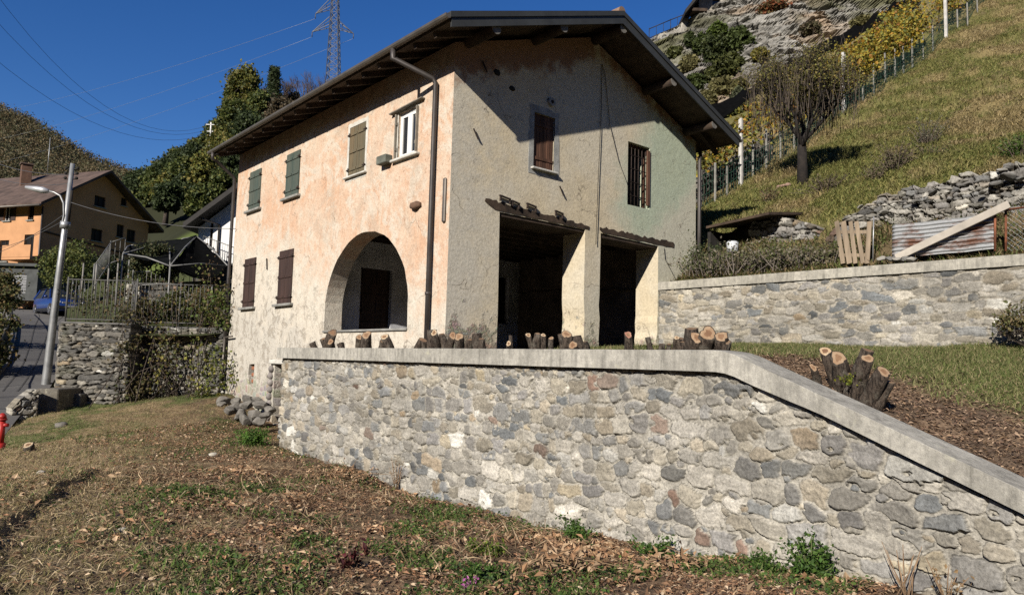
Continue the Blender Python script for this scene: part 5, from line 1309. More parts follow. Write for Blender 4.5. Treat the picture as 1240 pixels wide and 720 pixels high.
wire("overhead cable from the street lamp pole to the left corner of the house", onp(.83), (8.85, 24.8, 4.2), .25)
wire("upper of two thin cables from the lamp pole to the orange house", onp(.78), atD(-20, 310, 50), .3)
wire("lower of two thin cables from the lamp pole to the orange house", onp(.75), atD(-20, 302, 50), .3)
wire("upper overhead cable leaving the pole top to the left", onp(.95), atD(-40, 178, 40), .4)
wire("lower overhead cable leaving the pole top to the left", onp(.91), atD(-40, 200, 40), .4)
# blue car
def car(loc, heading):
    t = thing("parked_car", loc, "dark blue compact car stopped at the top of the road", "car"); loc = np.array(loc)
    f = np.array((math.cos(heading), math.sin(heading), 0)); s = np.array((-f[1], f[0], 0)); up = np.array((0, 0, 1.))
    def P(x, y, z): return loc+f*x+s*y+up*z
    M_BLUE = plain("blue_car_paint", (.012, .035, .16), .25, .1, .05, 2, .02, 20, .5); M_TYRE = plain("tyre_rubber", (.02, .02, .02), .85); M_RIM = plain("alloy_rim", (.4, .4, .42), .35, .8); M_TRIM = plain("black_trim", (.018, .018, .02), .6)
    # stations along the length: x, half width, sill z, shoulder z
    st = [(-2.1, .62, .42, .80), (-2.02, .78, .30, .98), (-1.6, .86, .24, 1.02), (-.8, .89, .22, 1.0), (0, .89, .22, .98), (.8, .88, .22, .97), (1.3, .87, .24, .95), (1.75, .83, .26, .88), (2.02, .74, .30, .74), (2.1, .62, .36, .62)]
    V = []; n = 10
    for x, w, a, b in st:
        for y, z in ((-w*.93, a), (-w, a+.16), (-w, (a+b)/2), (-w*.97, b-.06), (-w*.86, b), (w*.86, b), (w*.97, b-.06), (w, (a+b)/2), (w, a+.16), (w*.93, a)): V.append(P(x, y, z))
    F = [[i*n+j, i*n+(j+1) % n, (i+1)*n+(j+1) % n, (i+1)*n+j] for i in range(len(st)-1) for j in range(n)]+[list(range(n)), [(len(st)-1)*n+j for j in range(n)]]
    m = MB().add(V, F, 0, True)
    gh = [(-1.95, .70, .98), (-1.55, .60, 1.44), (-.4, .60, 1.53), (.25, .60, 1.50), (1.05, .74, .97)]
    V = []
    for x, w, z in gh: V += [P(x, -w, z), P(x, w, z)]
    low_ = [P(-1.95, -.80, .97), P(-1.95, .80, .97), P(1.1, -.80, .95), P(1.1, .80, .95)]
    m.add(V, [(2, 3, 5, 4), (4, 5, 7, 6)], 0, True)
    bd = m.build("body", M_BLUE, t)
    gl = MB(); q = lambda x, y, z: P(x, y, z)
    gl.add([q(1.06, -.76, .965), q(1.06, .76, .965), q(.27, .585, 1.49), q(.27, -.585, 1.49)], [(0, 1, 2, 3)]); gl.build("windscreen", M_GLASS, t)
    MB().add([q(-1.97, -.72, .98), q(-1.97, .72, .98), q(-1.57, .585, 1.43), q(-1.57, -.585, 1.43)], [(0, 1, 2, 3)]).build("rear_window", M_GLASS, t)
    for sd_ in (-1, 1):
        MB().add([q(-1.9, sd_*.81, .96), q(1.0, sd_*.81, .95), q(.25, sd_*.605, 1.48), q(-1.5, sd_*.605, 1.43)], [(0, 1, 2, 3)]).build("side_window", M_GLASS, t)
        for xa, xb in ((-.35, -.38), (1.0, .25), (-1.88, -1.5)): MB().bar(q(xa, sd_*.815, .96), q(xb, sd_*.61, 1.48), .06, .07).build("window_pillar", M_BLUE, t)
        MB().sphere(q(.85, sd_*.98, 1.03), .1, 8, 6, sc=(1, 1, .8)).build("wing_mirror", M_BLUE, t)
        MB().sphere(q(1.93, sd_*.60, .70), .13, 10, 6, sc=(1.0, 1.1, .55)).build("headlight", plain("headlight_glass", (.75, .78, .8), .15, 0, .05, 3, 0, 10, .6), t)
        MB().box(q(.1, sd_*.885, .32), (3.2, .05, .16), Matrix((tuple(f), tuple(s), (0, 0, 1))).transposed(), bev=.015).build("side_skirt", M_TRIM, t)
        for x in (-1.3, 1.3):
            w = MB().tube([q(x, sd_*.66, .33), q(x, sd_*.70, .33), q(x, sd_*.87, .33), q(x, sd_*.90, .33)], [.27, .33, .33, .28], 18).build("wheel", M_TYRE, t)
            r_ = MB().tube([q(x, sd_*.89, .33), q(x, sd_*.915, .33)], .21, 14)
            for k in range(5): r_.bar(q(x, sd_*.92, .33), q(x+.19*math.cos(k*1.2566), sd_*.92, .33+.19*math.sin(k*1.2566)), .05, .02)
            r_.build("rim", M_RIM, w)
    M3 = Matrix((tuple(f), tuple(s), (0, 0, 1))).transposed()
    MB().box(q(2.06, 0, .66), (.06, 1.0, .14), M3, bev=.02).build("grille", plain("chrome_trim", (.45, .46, .48), .3, .7, .05), t)
    MB().box(q(2.05, 0, .42), (.12, 1.5, .20), M3, bev=.03).build("bumper_intake", M_TRIM, t)
    MB().box(q(2.125, 0, .50), (.02, .48, .10), M3).build("number_plate", plain("plate_white", (.4, .4, .4), .6), t)
    for yy in (-.55, .55): MB().bar(q(-1.5, yy, 1.52), q(.1, yy, 1.56), .04, .04).build("roof_rail", M_TRIM, t)
    return t
e = atD(71, 382.5, 50); 
vdir = -(FH*math.cos(R(27))-RH*math.sin(R(27))) if False else (-FH*math.cos(R(48))+RH*math.sin(R(48)))
cr = car((e[0], e[1], e[2]-.02), math.atan2(vdir[1], vdir[0])); cr.scale = (1.16, 1.16, 1.2)
# ------------------------------------------------------------------ houses on the left
def onplane(px, py, p0, n):
    r = ray(px, py); n = np.array(n); return r*((np.array(p0) @ n)/(r @ n))
M_OCHRE = plain("orange_render", (.54, .285, .14), .9, 0, .12, 1.2, .25, 30); M_ROOFT = plain("brown_roof_tiles", (.125, .085, .068), .9, 0, .35, 1.4, .7, 9)
tG = np.array((.86, .51, 0)); tG /= np.linalg.norm(tG); nG = np.array((tG[1], -tG[0], 0)); tL = -nG          # gable runs along tG; the lit front runs along tL
C = atD(48, 300, 56); C[2] = 0
hs = thing("village_house", C+tG*5+tL*6, "orange rendered two storey house with brown tiled roof at the far left", "house")
E_ = onplane(178, 300, C, nG); GWd = float((E_-C) @ tG); zE = onplane(48, 243, C, nG)[2]; zB = onplane(48, 345, C, nG)[2]-2.5; zRg = onplane(137, 215, C, nG)[2]; GL = 15.0
def G(a, b, z): return C+tG*a+tL*b+np.array((0, 0, z))
wh = []; ops = []
for x0, y0, x1, y1 in ((115, 236, 127, 252), (147, 239, 153, 250), (111, 276, 123, 293), (142, 271, 149, 288), (154, 277, 163, 294), (140, 309, 145, 318)):
    a = onplane(x0, y0, C, nG); b = onplane(x1, y1, C, nG); ops.append(((a-C) @ tG, (b-C) @ tG, b[2], a[2]))
zr2 = onplane(178, 262, C, nG)[2]
for nm, o_, hl, mp, dp, in (("gable_wall", [(0, zB), (GWd, zB), (GWd, zr2-.1), (GWd*.5, zRg), (0, zE)], [rect(o[0], o[1], o[2], o[3]) for o in ops], lambda a, z: tuple(G(a, 0, z)), tuple(tL*.35)),):
    wall_with_holes(nm, o_, hl, mp, dp, M_OCHRE, hs)
def hwin(a0, a1, z0, z1, mk, shut=False, parent=hs):
    w = thing("window", (0, 0, 0), None, None); attach(w, parent)
    m = MB().add([mk(a0, .15, z0), mk(a1, .15, z0), mk(a1, .15, z1), mk(a0, .15, z1)], [(0, 1, 2, 3)]); m.build("pane", plain("dark_pane", (.014, .014, .015), .5, 0, .1, 3, 0, 10, .1), w)
    m = MB().bar(mk(a0-.08, -.05, z0-.05), mk(a1+.08, -.05, z0-.05), .14, .08); m.build("sill", M_SLATE, w)
    m = MB(); c = (a0+a1)/2
    for q, r_ in ((a0+.03, a0+.03), (a1-.03, a1-.03), (c, c)): m.bar(mk(q, .12, z0), mk(q, .12, z1), .06, .05)
    m.bar(mk(a0, .12, z1-.03), mk(a1, .12, z1-.03), .05, .06); m.build("frame", M_WHITE if shut else M_WOOD, w)
    if shut:
        for s in (-1, 1):
            q0 = a0-.5 if s < 0 else a1+.02; MB().add([mk(q0, -.04, z0), mk(q0+.48, -.04, z0), mk(q0+.48, -.04, z1), mk(q0, -.04, z1), mk(q0, -.01, z0), mk(q0+.48, -.01, z0), mk(q0+.48, -.01, z1), mk(q0, -.01, z1)], [(0, 1, 2, 3), (7, 6, 5, 4), (0, 4, 5, 1), (1, 5, 6, 2), (2, 6, 7, 3), (3, 7, 4, 0)]).build("shutter", M_DKBROWN, w)
gm = lambda a, dep, z: tuple(G(a, dep, z)); fm = lambda b, dep, z: tuple(G(dep, b, z))
for o in ops: hwin(*o, gm)
fops = []
nF = -tG
for x0, y0, x1, y1, s in ((6, 250, 13, 267, 1), (35, 248, 40.5, 266, 0), (-40, 253, -33, 270, 1), (0, 291, 9, 316, 0), (30, 284, 39, 314, 0)):
    a = onplane(x0, y0, C, nF); b = onplane(x1, y1, C, nF); fops.append((min((a-C) @ tL, (b-C) @ tL), max((a-C) @ tL, (b-C) @ tL), b[2], a[2], s))
wall_with_holes("front_wall", [(.35, zB), (GL, zB), (GL, zE), (.35, zE)], [rect(*o[:4]) for o in fops], lambda b, z: tuple(G(0, b, z)), tuple(tG*.35), M_OCHRE, hs)
for o in fops: hwin(*o[:4], fm, bool(o[4]))
wall_with_holes("rear_wall", [(0, zB), (GWd, zB), (GWd, zE), (0, zE)], [], lambda a, z: tuple(G(a, GL, z)), tuple(-tL*.3), M_OCHRE, hs)
wall_with_holes("side_wall", [(.4, zB), (GL-.4, zB), (GL-.4, zE-.3), (.4, zE-.3)], [], lambda b, z: tuple(G(GWd, b, z)), tuple(-tG*.3), M_OCHRE, hs)
rf = thing("roof", (0, 0, 0), None, None); attach(rf, hs); sl = (zRg-zE)/(GWd*.5); ov = .9
for a0, z0 in ((-ov, zE-sl*ov), (GWd+ov, zE-sl*ov)):
    MB().add([tuple(G(a0, -.9, z0+.1)), tuple(G(GWd/2, -.9, zRg+.1)), tuple(G(GWd/2, GL+.6, zRg+.1)), tuple(G(a0, GL+.6, z0+.1)), tuple(G(a0, -.9, z0+.33)), tuple(G(GWd/2, -.9, zRg+.33)), tuple(G(GWd/2, GL+.6, zRg+.33)), tuple(G(a0, GL+.6, z0+.33))], [(0, 1, 2, 3), (4, 7, 6, 5), (0, 4, 5, 1), (2, 6, 7, 3), (0, 3, 7, 4), (1, 5, 6, 2)]).build("roof_slope", M_ROOFT, rf)
MB().tube([G(-.95, -.9, zE-sl*ov+.12), G(-.95, GL+.5, zE-sl*ov+.12)], .09, 8).build("gutter", M_GUTTER, rf)
for px, py, w_, h_ in ((53, 226, .75, 2.4), (37, 228, .5, 1.7)):
    e = G(GWd*.33, 6.5+(53-px)*.3, 0); r_ = atD(px, py, float(np.dot(e, Fv))); zc = zE+sl*GWd*.3
    c = MB().box((e[0], e[1], zc+h_/2-.3), (w_, w_, h_), bev=.02).build("chimney", plain("sooty_brick", (.16, .09, .06), .9), rf); MB().box((e[0], e[1], zc+h_-.27), (w_+.2, w_+.2, .12), bev=.02).build("chimney_cap", M_ROOFT, rf)
MB().tube([G(GWd*.4, 5, zRg), G(GWd*.4, 5, zRg+3.2)], .03, 6).build("aerial", M_GALV, hs)
MB().tube([G(-.08, -.08, zE-.4), G(-.08, -.08, zB)], .06, 8).build("downpipe", M_PIPE, hs)
zm = ops[2][2]-.6
MB().bar(G(0, -.03, zm+.6), G(GWd, -.03, zm-.2), .06, .12).build("string_course", M_WOOD, hs)
b0, b1 = fops[4][0]-1.2, fops[4][1]+.2
m = MB().bar(G(-.65, b0-.2, fops[4][2]-.1), G(-.65, b1+.3, fops[4][2]-.1), 1.3, .16).bar(G(-1.25, b0-.2, fops[4][2]+.45), G(-1.25, b1+.3, fops[4][2]+.45), .1, .9); m.build("balcony", M_OCHRE, hs)
# garage below it
e = atD(9, 346, 53); f_ = atD(40, 344, 53); u = f_-e; u[2] = 0; Lg = np.linalg.norm(u); u /= Lg; n_ = np.array((-u[1], u[0], 0))
gt = thing("garage", (e+f_)/2, "low grey garage with a metal door under the orange house", "garage"); zt = atD(20, 322, 53)[2]; z0 = e[2]-1.0
M_GG = plain("grey_garage", (.075, .08, .078), .85, 0, .25, 2, .4, 20)
wall_with_holes("front_wall", [(-1.2, z0), (Lg+.3, z0), (Lg+.3, zt), (-1.2, zt)], [rect(.25, Lg-.5, z0+.5, zt-.55)], lambda a, z: tuple(e+u*a+np.array((0, 0, z-e[2]))), tuple(n_*.3), M_GG, gt)
MB().bar(e+u*(-1.4)+n_*2+np.array((0, 0, zt-e[2]+.1)), e+u*(Lg+.5)+n_*2+np.array((0, 0, zt-e[2]+.1)), 4.6, .2).build("roof", M_GG, gt)
m = MB()
for k in range(7): m.bar(e+u*.25+n_*.12+np.array((0, 0, z0+.5-e[2]+(zt-z0-1.05)*(k+.5)/7)), e+u*(Lg-.5)+n_*.12+np.array((0, 0, z0+.5-e[2]+(zt-z0-1.05)*(k+.5)/7)), .04, (zt-z0-1.05)/7-.02)
m.build("door", plain("garage_door", (.20, .205, .21), .6, .2, .15), gt)
for s in (Lg+.15, -1.05): MB().bar(e+u*s+n_*.3+np.array((0, 0, (z0+zt)/2-e[2])), e+u*s+n_*4.2+np.array((0, 0, (z0+zt)/2-e[2])), .3, zt-z0-.02).build("side_wall", M_GG, gt)
q0 = atD(42, 350, 54); q1 = atD(75, 372, 53)
c0 = q0.copy(); c1 = atD(105, 372, 55); c0[2] = c1[2] = 0; nn = np.array((c1[1]-c0[1], -(c1[0]-c0[0]), 0)); nn /= np.linalg.norm(nn)
t = thing("boundary_wall", (c0+c1)/2, "light sloping boundary wall behind the blue car", "wall"); zA = atD(42, 342, 54)[2]; zC_ = atD(105, 366, 55)[2]; Lc = np.linalg.norm(c1-c0)
rubble("stone_face", c0, c1, lambda s: 1.4, lambda s: float(zA+(zC_-zA)*s/Lc), nn, seed=29, h0=.3, ds=.1, dz=.08, rel=.05, thick=.4, parent=t)
railing("mesh_fence", "grey fence on the sloping boundary wall above the car", [(c0[0], c0[1], zA), (c1[0], c1[1], zC_)], 1.3, .2, None, M_GALV, "fence", .014)
for k, px in enumerate((98, 114, 129, 140)):
    a = atD(px, 362, 46); b = atD(px, 318, 46); b[:2] = a[:2]; o = MB().tube([a-np.array((0, 0, .4)), b], .05, 7).build("fence_post", plain("grey_post", (.26, .245, .22), .9)); tag(o, ("leftmost grey stake in the lawn beside the round bush", "second grey stake in the lawn right of the round bush", "third grey stake in the lawn, nearer the shelter", "rightmost grey stake in the lawn next to the shelter")[k], "stake", "stakes in the lawn")
# white house behind the shelter
e = atD(239, 300, 35); wu = np.array((.758, -.652, 0)); wn_ = np.array((.652, .758, 0)); zb = atD(240, 318, 35)[2]
def WP(px, py, off=0.0):
    q = onplane(px, py, e-wn_*off, wn_); return float((q-e) @ wu), float(q[2])
def W3(s_, d_, z_): return tuple(np.array((e[0], e[1], 0))+wu*s_+wn_*d_+np.array((0, 0, z_)))
pa = WP(221, 276, .9); pb = WP(288, 227, .9); sl_ = (pb[1]-pa[1])/(pb[0]-pa[0]); sm_ = 3.6
def zrw(s_): return pa[1]+sl_*(s_-pa[0])
wt = thing("white_house", W3(2.5, 2, zb), "white house with dark overhanging roof between the shelter and the farmhouse", "house"); M_WH = plain("white_render", (.80, .80, .78), .9, 0, .08, 1.5, .2, 24)
wd1 = (WP(254.3, 280)[0], WP(258, 280)[0], WP(256, 299)[1], WP(256, 270)[1]); wd2 = (WP(283, 300)[0], WP(292, 300)[0], WP(284, 325)[1], WP(284, 285)[1])
wall_with_holes("front_wall", [(0, zb), (7.2, zb), (7.2, zrw(0)-.1), (sm_, zrw(sm_)), (0, zrw(0)-.1)], [rect(*wd1), rect(*wd2)], lambda s_, z_: W3(s_, 0, z_), tuple(wn_*.3), M_WH, wt)
wall_with_holes("side_wall", [(.31, zb), (5, zb), (5, zrw(0)-.1), (.31, zrw(0)-.1)], [], lambda d_, z_: W3(0, d_, z_), tuple(wu*.3), M_WH, wt)
wall_with_holes("base_wall", [(-.1, zb-4), (7.3, zb-4), (7.3, zb), (-.1, zb)], [], lambda s_, z_: W3(s_, -.1, z_), tuple(wn_*5), plain("dark_base", (.10, .095, .085), .95, 0, .4, 2, .8, 10), wt)
for o in (wd1, wd2): hwin(*o, lambda a, d_, z_: W3(a, d_, z_), False, wt)
rr = thing("roof", (0, 0, 0), None, None); attach(rr, wt)
for sa in (pa[0], 2*sm_-pa[0]):
    zc = zrw(sm_); A_ = [W3(sa, -.9, pa[1]), W3(sm_, -.9, zc), W3(sm_, 5.5, zc), W3(sa, 5.5, pa[1]), W3(sa, -.9, pa[1]+.26), W3(sm_, -.9, zc+.26), W3(sm_, 5.5, zc+.26), W3(sa, 5.5, pa[1]+.26)]
    MB().add(A_, [(0, 1, 2, 3), (4, 7, 6, 5), (0, 4, 5, 1), (2, 6, 7, 3), (0, 3, 7, 4)]).build("roof_slope", plain("dark_roof_edge", (.03, .027, .025), .8), rr)
q_ = WP(266.5, 270)[0]; MB().tube([W3(q_-.6, -.7, zrw(q_-.6)-.1), W3(q_, -.07, zrw(q_)-.75), W3(q_, -.07, zb)], .055, 8).build("downpipe", M_PIPE, wt)
m = MB(); s0_, zf0 = WP(245, 305, .8); s1_, zf1 = WP(290, 322, .8)
for k in range(18):
    f = k/17; m.tube([W3(s0_+(s1_-s0_)*f, -.8, zf0+(zf1-zf0)*f), W3(s0_+(s1_-s0_)*f, -.8, zf0+(zf1-zf0)*f+.75)], .011, 5)
m.tube([W3(s0_, -.8, zf0+.75), W3(s1_, -.8, zf1+.75)], .02, 6).bar(W3(s0_, -.45, zf0-.05), W3(s1_, -.45, zf1-.05), .8, .1); m.build("balcony", M_RAIL, wt)
# bushes in the gardens
for k, (px, py, d, r, h, lb, pal) in enumerate(((84, 352, 48, 1.7, 3.0, "round yellow green bush in front of the orange house", [(.10, .13, .03), (.07, .09, .025), (.15, .16, .04)]), (215, 396, 27, .7, 1.3, "dark green shrub behind the picket fence", [(.06, .08, .025), (.10, .10, .03)]), (243, 398, 26.5, .6, 1.4, "brown green shrub near the house corner behind the fence", [(.13, .11, .045), (.08, .09, .03)]), (170, 398, 27, .6, 1.1, "low straggly shrub at the left of the stair wall", [(.12, .11, .04), (.08, .08, .03)]), (187, 352, 30.5, 1.0, 1.9, "dark shrub growing under the shade net", [(.05, .065, .025), (.09, .085, .035)]), (128, 345, 52, 1.2, 2.0, "dark bush at the foot of the orange house", [(.03, .045, .02), (.05, .06, .02)]))):
    e = atD(px, py, d); t = thing("garden_bush", e, lb, "bush"); P = crown_pts(e+np.array([0, 0, h*.5]), (r, r, h*.52), 60, 60, r*.16, 90+k, -.8); leaves("foliage", P, .17 if d > 40 else .11, pick(pal, len(P), k), None, t, .75, 0, k)
    m = MB()
    for q in range(6): m.tube([e-np.array([0, 0, .2]), e+np.array([rng.normal()*.2*r, rng.normal()*.2*r, h*.6])], [.04, .015], 5)
    m.build("branches", BARK, t)

# ------------------------------------------------------------------ wooded slope and mountain
WH_P = [atD(*q) for q in ((175, 300, 70), (220, 285, 72), (290, 280, 70), (110, 330, 75), (40, 330, 85), (150, 250, 105), (170, 232, 130), (230, 212, 125), (280, 175, 125), (340, 150, 125), (420, 135, 135), (430, 200, 90), (520, 130, 135), (560, 190, 100), (640, 150, 120), (900, 170, 140), (100, 260, 130), (60, 270, 140), (150, 235, 170), (230, 200, 180), (320, 190, 190), (420, 185, 200), (560, 185, 200), (230, 245, 230), (400, 240, 240), (0, 300, 120))]
WHF = rbf([tuple(p) for p in WH_P])
vx = np.linspace(0, 150, 110); vy = np.linspace(62, 230, 120); VX, VY = np.meshgrid(vx, vy, indexing='ij'); VZ = WHF(VX, VY)+(fbm(VX*.06, VY*.06, 81, 4)-.5)*5
gm_ = sst(79, 74, VX*.646+VY*.7585)[..., None]; gc = (np.array((.10, .13, .035))*gm_+np.array((.028, .03, .015))*(1-gm_))*(.6+.8*fbm(VX*.25, VY*.25, 82, 4))[..., None]
o = grid_mesh("wooded_hill", np.stack([VX, VY, VZ], -1), EARTH, gc); tag(o, kind='structure')
def whz(x, y): return float(WHF(x, y))
PG = [(.11, .135, .032), (.075, .10, .026), (.15, .155, .04), (.05, .07, .022)]; PY = [(.18, .175, .036), (.13, .145, .032), (.22, .18, .045), (.085, .10, .028)]; PD = [(.05, .07, .025), (.065, .088, .03), (.035, .052, .02)]; PB = [(.11, .085, .05), (.09, .075, .045), (.13, .095, .05)]
TR = [(172, 262, 205, 22, 118, PD, "dark rounded tree at the left end of the wooded slope"), (190, 258, 196, 16, 112, PG, "olive tree next to the leftmost dark tree on the slope"), (208, 255, 186, 18, 110, PD, "dark tree behind the grassy patch"), (222, 262, 190, 17, 98, PG, "mid green tree just above the grassy patch"), (232, 240, 172, 15, 112, PD, "dark tree below the small white utility pole"), (246, 262, 184, 18, 92, PY, "yellowish olive tree left of the white house roof"), (250, 225, 160, 16, 115, PG, "green tree at the foot of the small utility pole"), (266, 235, 152, 18, 104, PY, "olive yellow tree right of the small utility pole"), (268, 268, 205, 15, 84, PG, "green tree directly above the white house roof"), (280, 200, 118, 18, 108, PG, "green tree in the middle of the skyline group"), (292, 160, 80, 21, 112, PY, "big round yellow green tree crowning the skyline"), (300, 215, 135, 20, 100, PD, "dark tree below the skyline group"), (312, 185, 105, 14, 106, PG, "small green tree between the round tree and the conifer"), (340, 190, 118, 20, 104, PB, "brown tree below the bare one"), (285, 245, 178, 18, 90, PD, "dark low tree beside the left eave of the farmhouse"), (158, 258, 218, 14, 130, PG, "low green tree where the wood meets the brown mountain"), (350, 175, 112, 16, 112, PG, "green tree mostly behind the farmhouse roof"), (200, 268, 222, 14, 88, PD, "dark shrubby tree at the upper edge of the grassy patch"), (240, 275, 225, 14, 80, PG, "small dense tree at the right of the grassy patch"), (300, 262, 205, 16, 84, PD, "dark tree right above the ridge of the white house"), (276, 215, 165, 16, 100, PY, "olive tree under the skyline group, left of the eave"), (258, 248, 205, 13, 96, PD, "dark green tree between the two olive trees on the slope"), (182, 240, 212, 14, 125, PG, "small green tree behind the leftmost dark one"), (216, 225, 180, 14, 118, PG, "green tree below and left of the utility pole"), (240, 205, 168, 12, 118, PY, "olive tree just left of the foot of the utility pole"), (262, 195, 145, 14, 116, PG, "tall green tree between the utility pole and the skyline group"), (303, 175, 112, 16, 110, PY, "yellowish tree below the round skyline tree"), (280, 160, 100, 10, 113, PG, "narrow green tree at the left shoulder of the round skyline tree"), (150, 275, 232, 14, 118, PD, "dark tree behind the right end of the orange house roof"), (186, 262, 222, 16, 100, PG, "leafy tree standing right over the orange house roof end"), (202, 258, 214, 15, 97, PY, "pale olive tree in the lower left of the wood"), (226, 262, 210, 15, 92, PD, "dark green tree low in the middle of the wood"), (212, 240, 198, 14, 106, PG, "rounded mid green tree in the heart of the wood"), (246, 240, 190, 14, 102, PD, "dark tree in the wood under the utility pole, nearer than the others"), (196, 232, 196, 13, 122, PY, "yellow green tree on the far left skyline of the wood"), (325, 205, 150, 16, 98, PG, "green tree tucked behind the eave of the farmhouse")]
for k, (px, pyb, pyt, hw, d, pal, lb) in enumerate(TR):
    b = atD(px, pyb, d); top = atD(px, pyt, d); h = top[2]-b[2]; r = hw*d/FPX
    leafy_tree("tree", b, h, (r*.95, h*.42), lb, 'tree', pal, "trees on the wooded slope", .42, 60, 120, 200+k, .3, r*.20, .58)
# conifer and bare tree on the skyline
b = atD(327, 185, 108); h = atD(327, 78, 108)[2]-b[2]; t = thing("conifer", b, "dark pointed conifer on the skyline beside the round tree", "tree"); MB().tube([b, b+np.array((0, 0, h))], [.35, .05], 7).build("trunk", BARK, t)
pts = []
for k in range(120):
    z = (k/120)**.9; rr_ = (1-z)*14*108/FPX+.25; a = rng.uniform(0, 6.28); q = rng.uniform(.4, 1); pts.append(b+np.array((math.cos(a)*rr_*q, math.sin(a)*rr_*q, h*(.12+.88*z)-.25*rr_*q))+rng.normal(size=(45, 3))*np.array((.5, .5, .35))*(1.1-z*.6))
P = np.concatenate(pts); leaves("crown", P, .55, pick(PD, len(P), 9), None, t, .35, 0, 9)
def bare_tree(name, base, h, spread, label, cat, seed, depth=5, r0=.18, mat=BARK, fan=.55, leafpal=None, lsz=.1, nleaf=3, trunk=.3, up=.35, group=None, lean=(0, 0)):
    gg = random.Random(seed); base = Vector(base); t = thing(name, base, label, cat, group); m = MB(); tw = MB(); tips = []
    def br(p, d, L, r, k):
        pts = [p]; n = 3; q = p
        for i in range(n):
            d = (d+Vector((gg.gauss(0, .13), gg.gauss(0, .13), gg.gauss(0, .06)+.05*up))).normalized(); q = q+d*L/n; pts.append(q)
        (m if k >= depth-1 else tw).tube(pts, [r, r*.85, r*.72, r*.6], 7 if k >= depth-1 else 4, cap=(k >= depth-1))
        if k <= 1: tips.extend(pts[1:])
        if k == 0: return
        for i in range(gg.choice((3, 4, 4)) if k > 1 else 4):
            s = pts[gg.choice((2, 3, 3))]; a = gg.uniform(0, 6.28); sp = gg.uniform(.35, 1.0)*fan
            nd = (d+Vector((math.cos(a)*sp, math.sin(a)*sp, gg.uniform(-.1, .5)*sp+up*.3))).normalized(); br(s, nd, L*gg.uniform(.6, .88), r*gg.uniform(.42, .6), k-1)
    m.tube([base-Vector((0, 0, .4)), base+Vector((lean[0]*.3, lean[1]*.3, h*trunk*.5)), base+Vector((lean[0], lean[1], h*trunk))], [r0*1.3, r0, r0*.85], 10, jit=.06)
    for i in range(6):
        a = i*1.05+gg.uniform(-.3, .3); br(base+Vector((lean[0], lean[1], h*trunk*gg.uniform(.8, 1))), Vector((math.cos(a)*spread, math.sin(a)*spread, gg.uniform(.5, 1.2))).normalized(), h*.26, r0*.5, depth-1)
    m.build("trunk", mat, t); tw.build("twigs", mat, t, fix=False)
    if leafpal: 
        P = np.repeat(np.array([tuple(v) for v in tips]), nleaf, 0); P = P+np.random.default_rng(seed).normal(size=P.shape)*.12; leaves("foliage", P, lsz, pick(leafpal, len(P), seed), None, t, .6, 0, seed)
    return t
M_TWIG = plain("grey_brown_twigs", (.13, .095, .075), .95)
b = atD(368, 150, 112); bare_tree("bare_tree", b, atD(368, 90, 112)[2]-b[2], .9, "leafless brownish tree on the skyline right of the conifer", "tree", 5, 5, .3, M_TWIG, .7)
b = atD(338, 150, 110); bare_tree("bare_tree", b, atD(338, 97, 110)[2]-b[2], .8, "leafless tree half hidden between the conifer and the roof", "tree", 6, 5, .25, M_TWIG, .7)
# small utility pole on the slope
b = atD(253, 190, 112); tp = atD(254, 147, 112); t = thing("utility_pole", b, "small white utility pole with crossarms on the wooded slope", "utility pole"); tp[:2] = b[:2]
MB().tube([b, tp], [.15, .11], 8).build("pole", M_WHITE, t)
for q, w_ in ((.35, .75), (1.4, .55)): MB().bar(tp-np.array((0, 0, q))-RH*w_, tp-np.array((0, 0, q))+RH*w_*.7, .09, .09).build("crossarm", M_WHITE, t)
for k, (px, py, d, s, lb) in enumerate(((-20, -28, 70, 6, "highest of the three dark cables sagging to the small utility pole"), (-20, 8, 70, 5, "middle of the three dark cables sagging to the small utility pole"), (-20, 60, 70, 4, "lowest of the three dark cables sagging to the small utility pole"))):
    wire(lb, tp-np.array((0, 0, .3+k*.7)), atD(px, py, d), s, .018, "cable", "cables to the small utility pole")
# lattice pylon
b = atD(403, 120, 200); tp = atD(407, -40, 200); t = thing("lattice_pylon", b, "tall lattice steel pylon standing behind the farmhouse roof", "pylon"); M_PY = plain("pylon_steel", (.10, .105, .12), .6, .3, .1)
ax = tp-b; Hh = np.linalg.norm(ax); ax /= Hh
def hw(f): return 1.8*(1-f)+.5*f
m = MB(); n = 17; cs = [(-1, -1), (1, -1), (1, 1), (-1, 1)]
def pc(f, c): return b+ax*Hh*f+RH*hw(f)*c[0]+FH*hw(f)*c[1]
for c in cs: m.bar(pc(0, c), pc(1, c), .17, .17)
m.build("legs", M_PY, t); m = MB()
for k in range(n):
    f0, f1 = k/n, (k+1)/n
    for i in range(4):
        c, d_ = cs[i], cs[(i+1) % 4]; m.bar(pc(f0, c), pc(f1, d_), .09, .09); m.bar(pc(f0, d_), pc(f1, c), .09, .09); m.bar(pc(f1, c), pc(f1, d_), .08, .08)
m.build("bracing", M_PY, t)
arms = []
for py, px in ((38, 378), (40, 428), (16, 382)):
    e = atD(px, py+3, 200); f = .5 if py > 30 else .64; r0 = atD(404 if py > 30 else 405, py-6, 200); a_ = MB(); sgn = 1 if px > 404 else -1
    for dy in (-1, 1):
        for zz in (0, 2.2): a_.bar(r0+FH*dy*.9+RH*sgn*1.0+np.array((0, 0, zz)), e+np.array((0, 0, .5)), .15, .15)
    for q in (.3, .6): 
        u_ = r0+RH*sgn*1.0; a_.bar(u_+(e-u_)*q, u_+(e-u_)*q+np.array((0, 0, 2.0*(1-q))), .12, .12)
    a_.tube([e+np.array((0, 0, .4)), e-np.array((0, 0, .9))], .12, 6); a_.build("crossarm", M_PY, t); arms.append(e-np.array((0, 0, .9)))
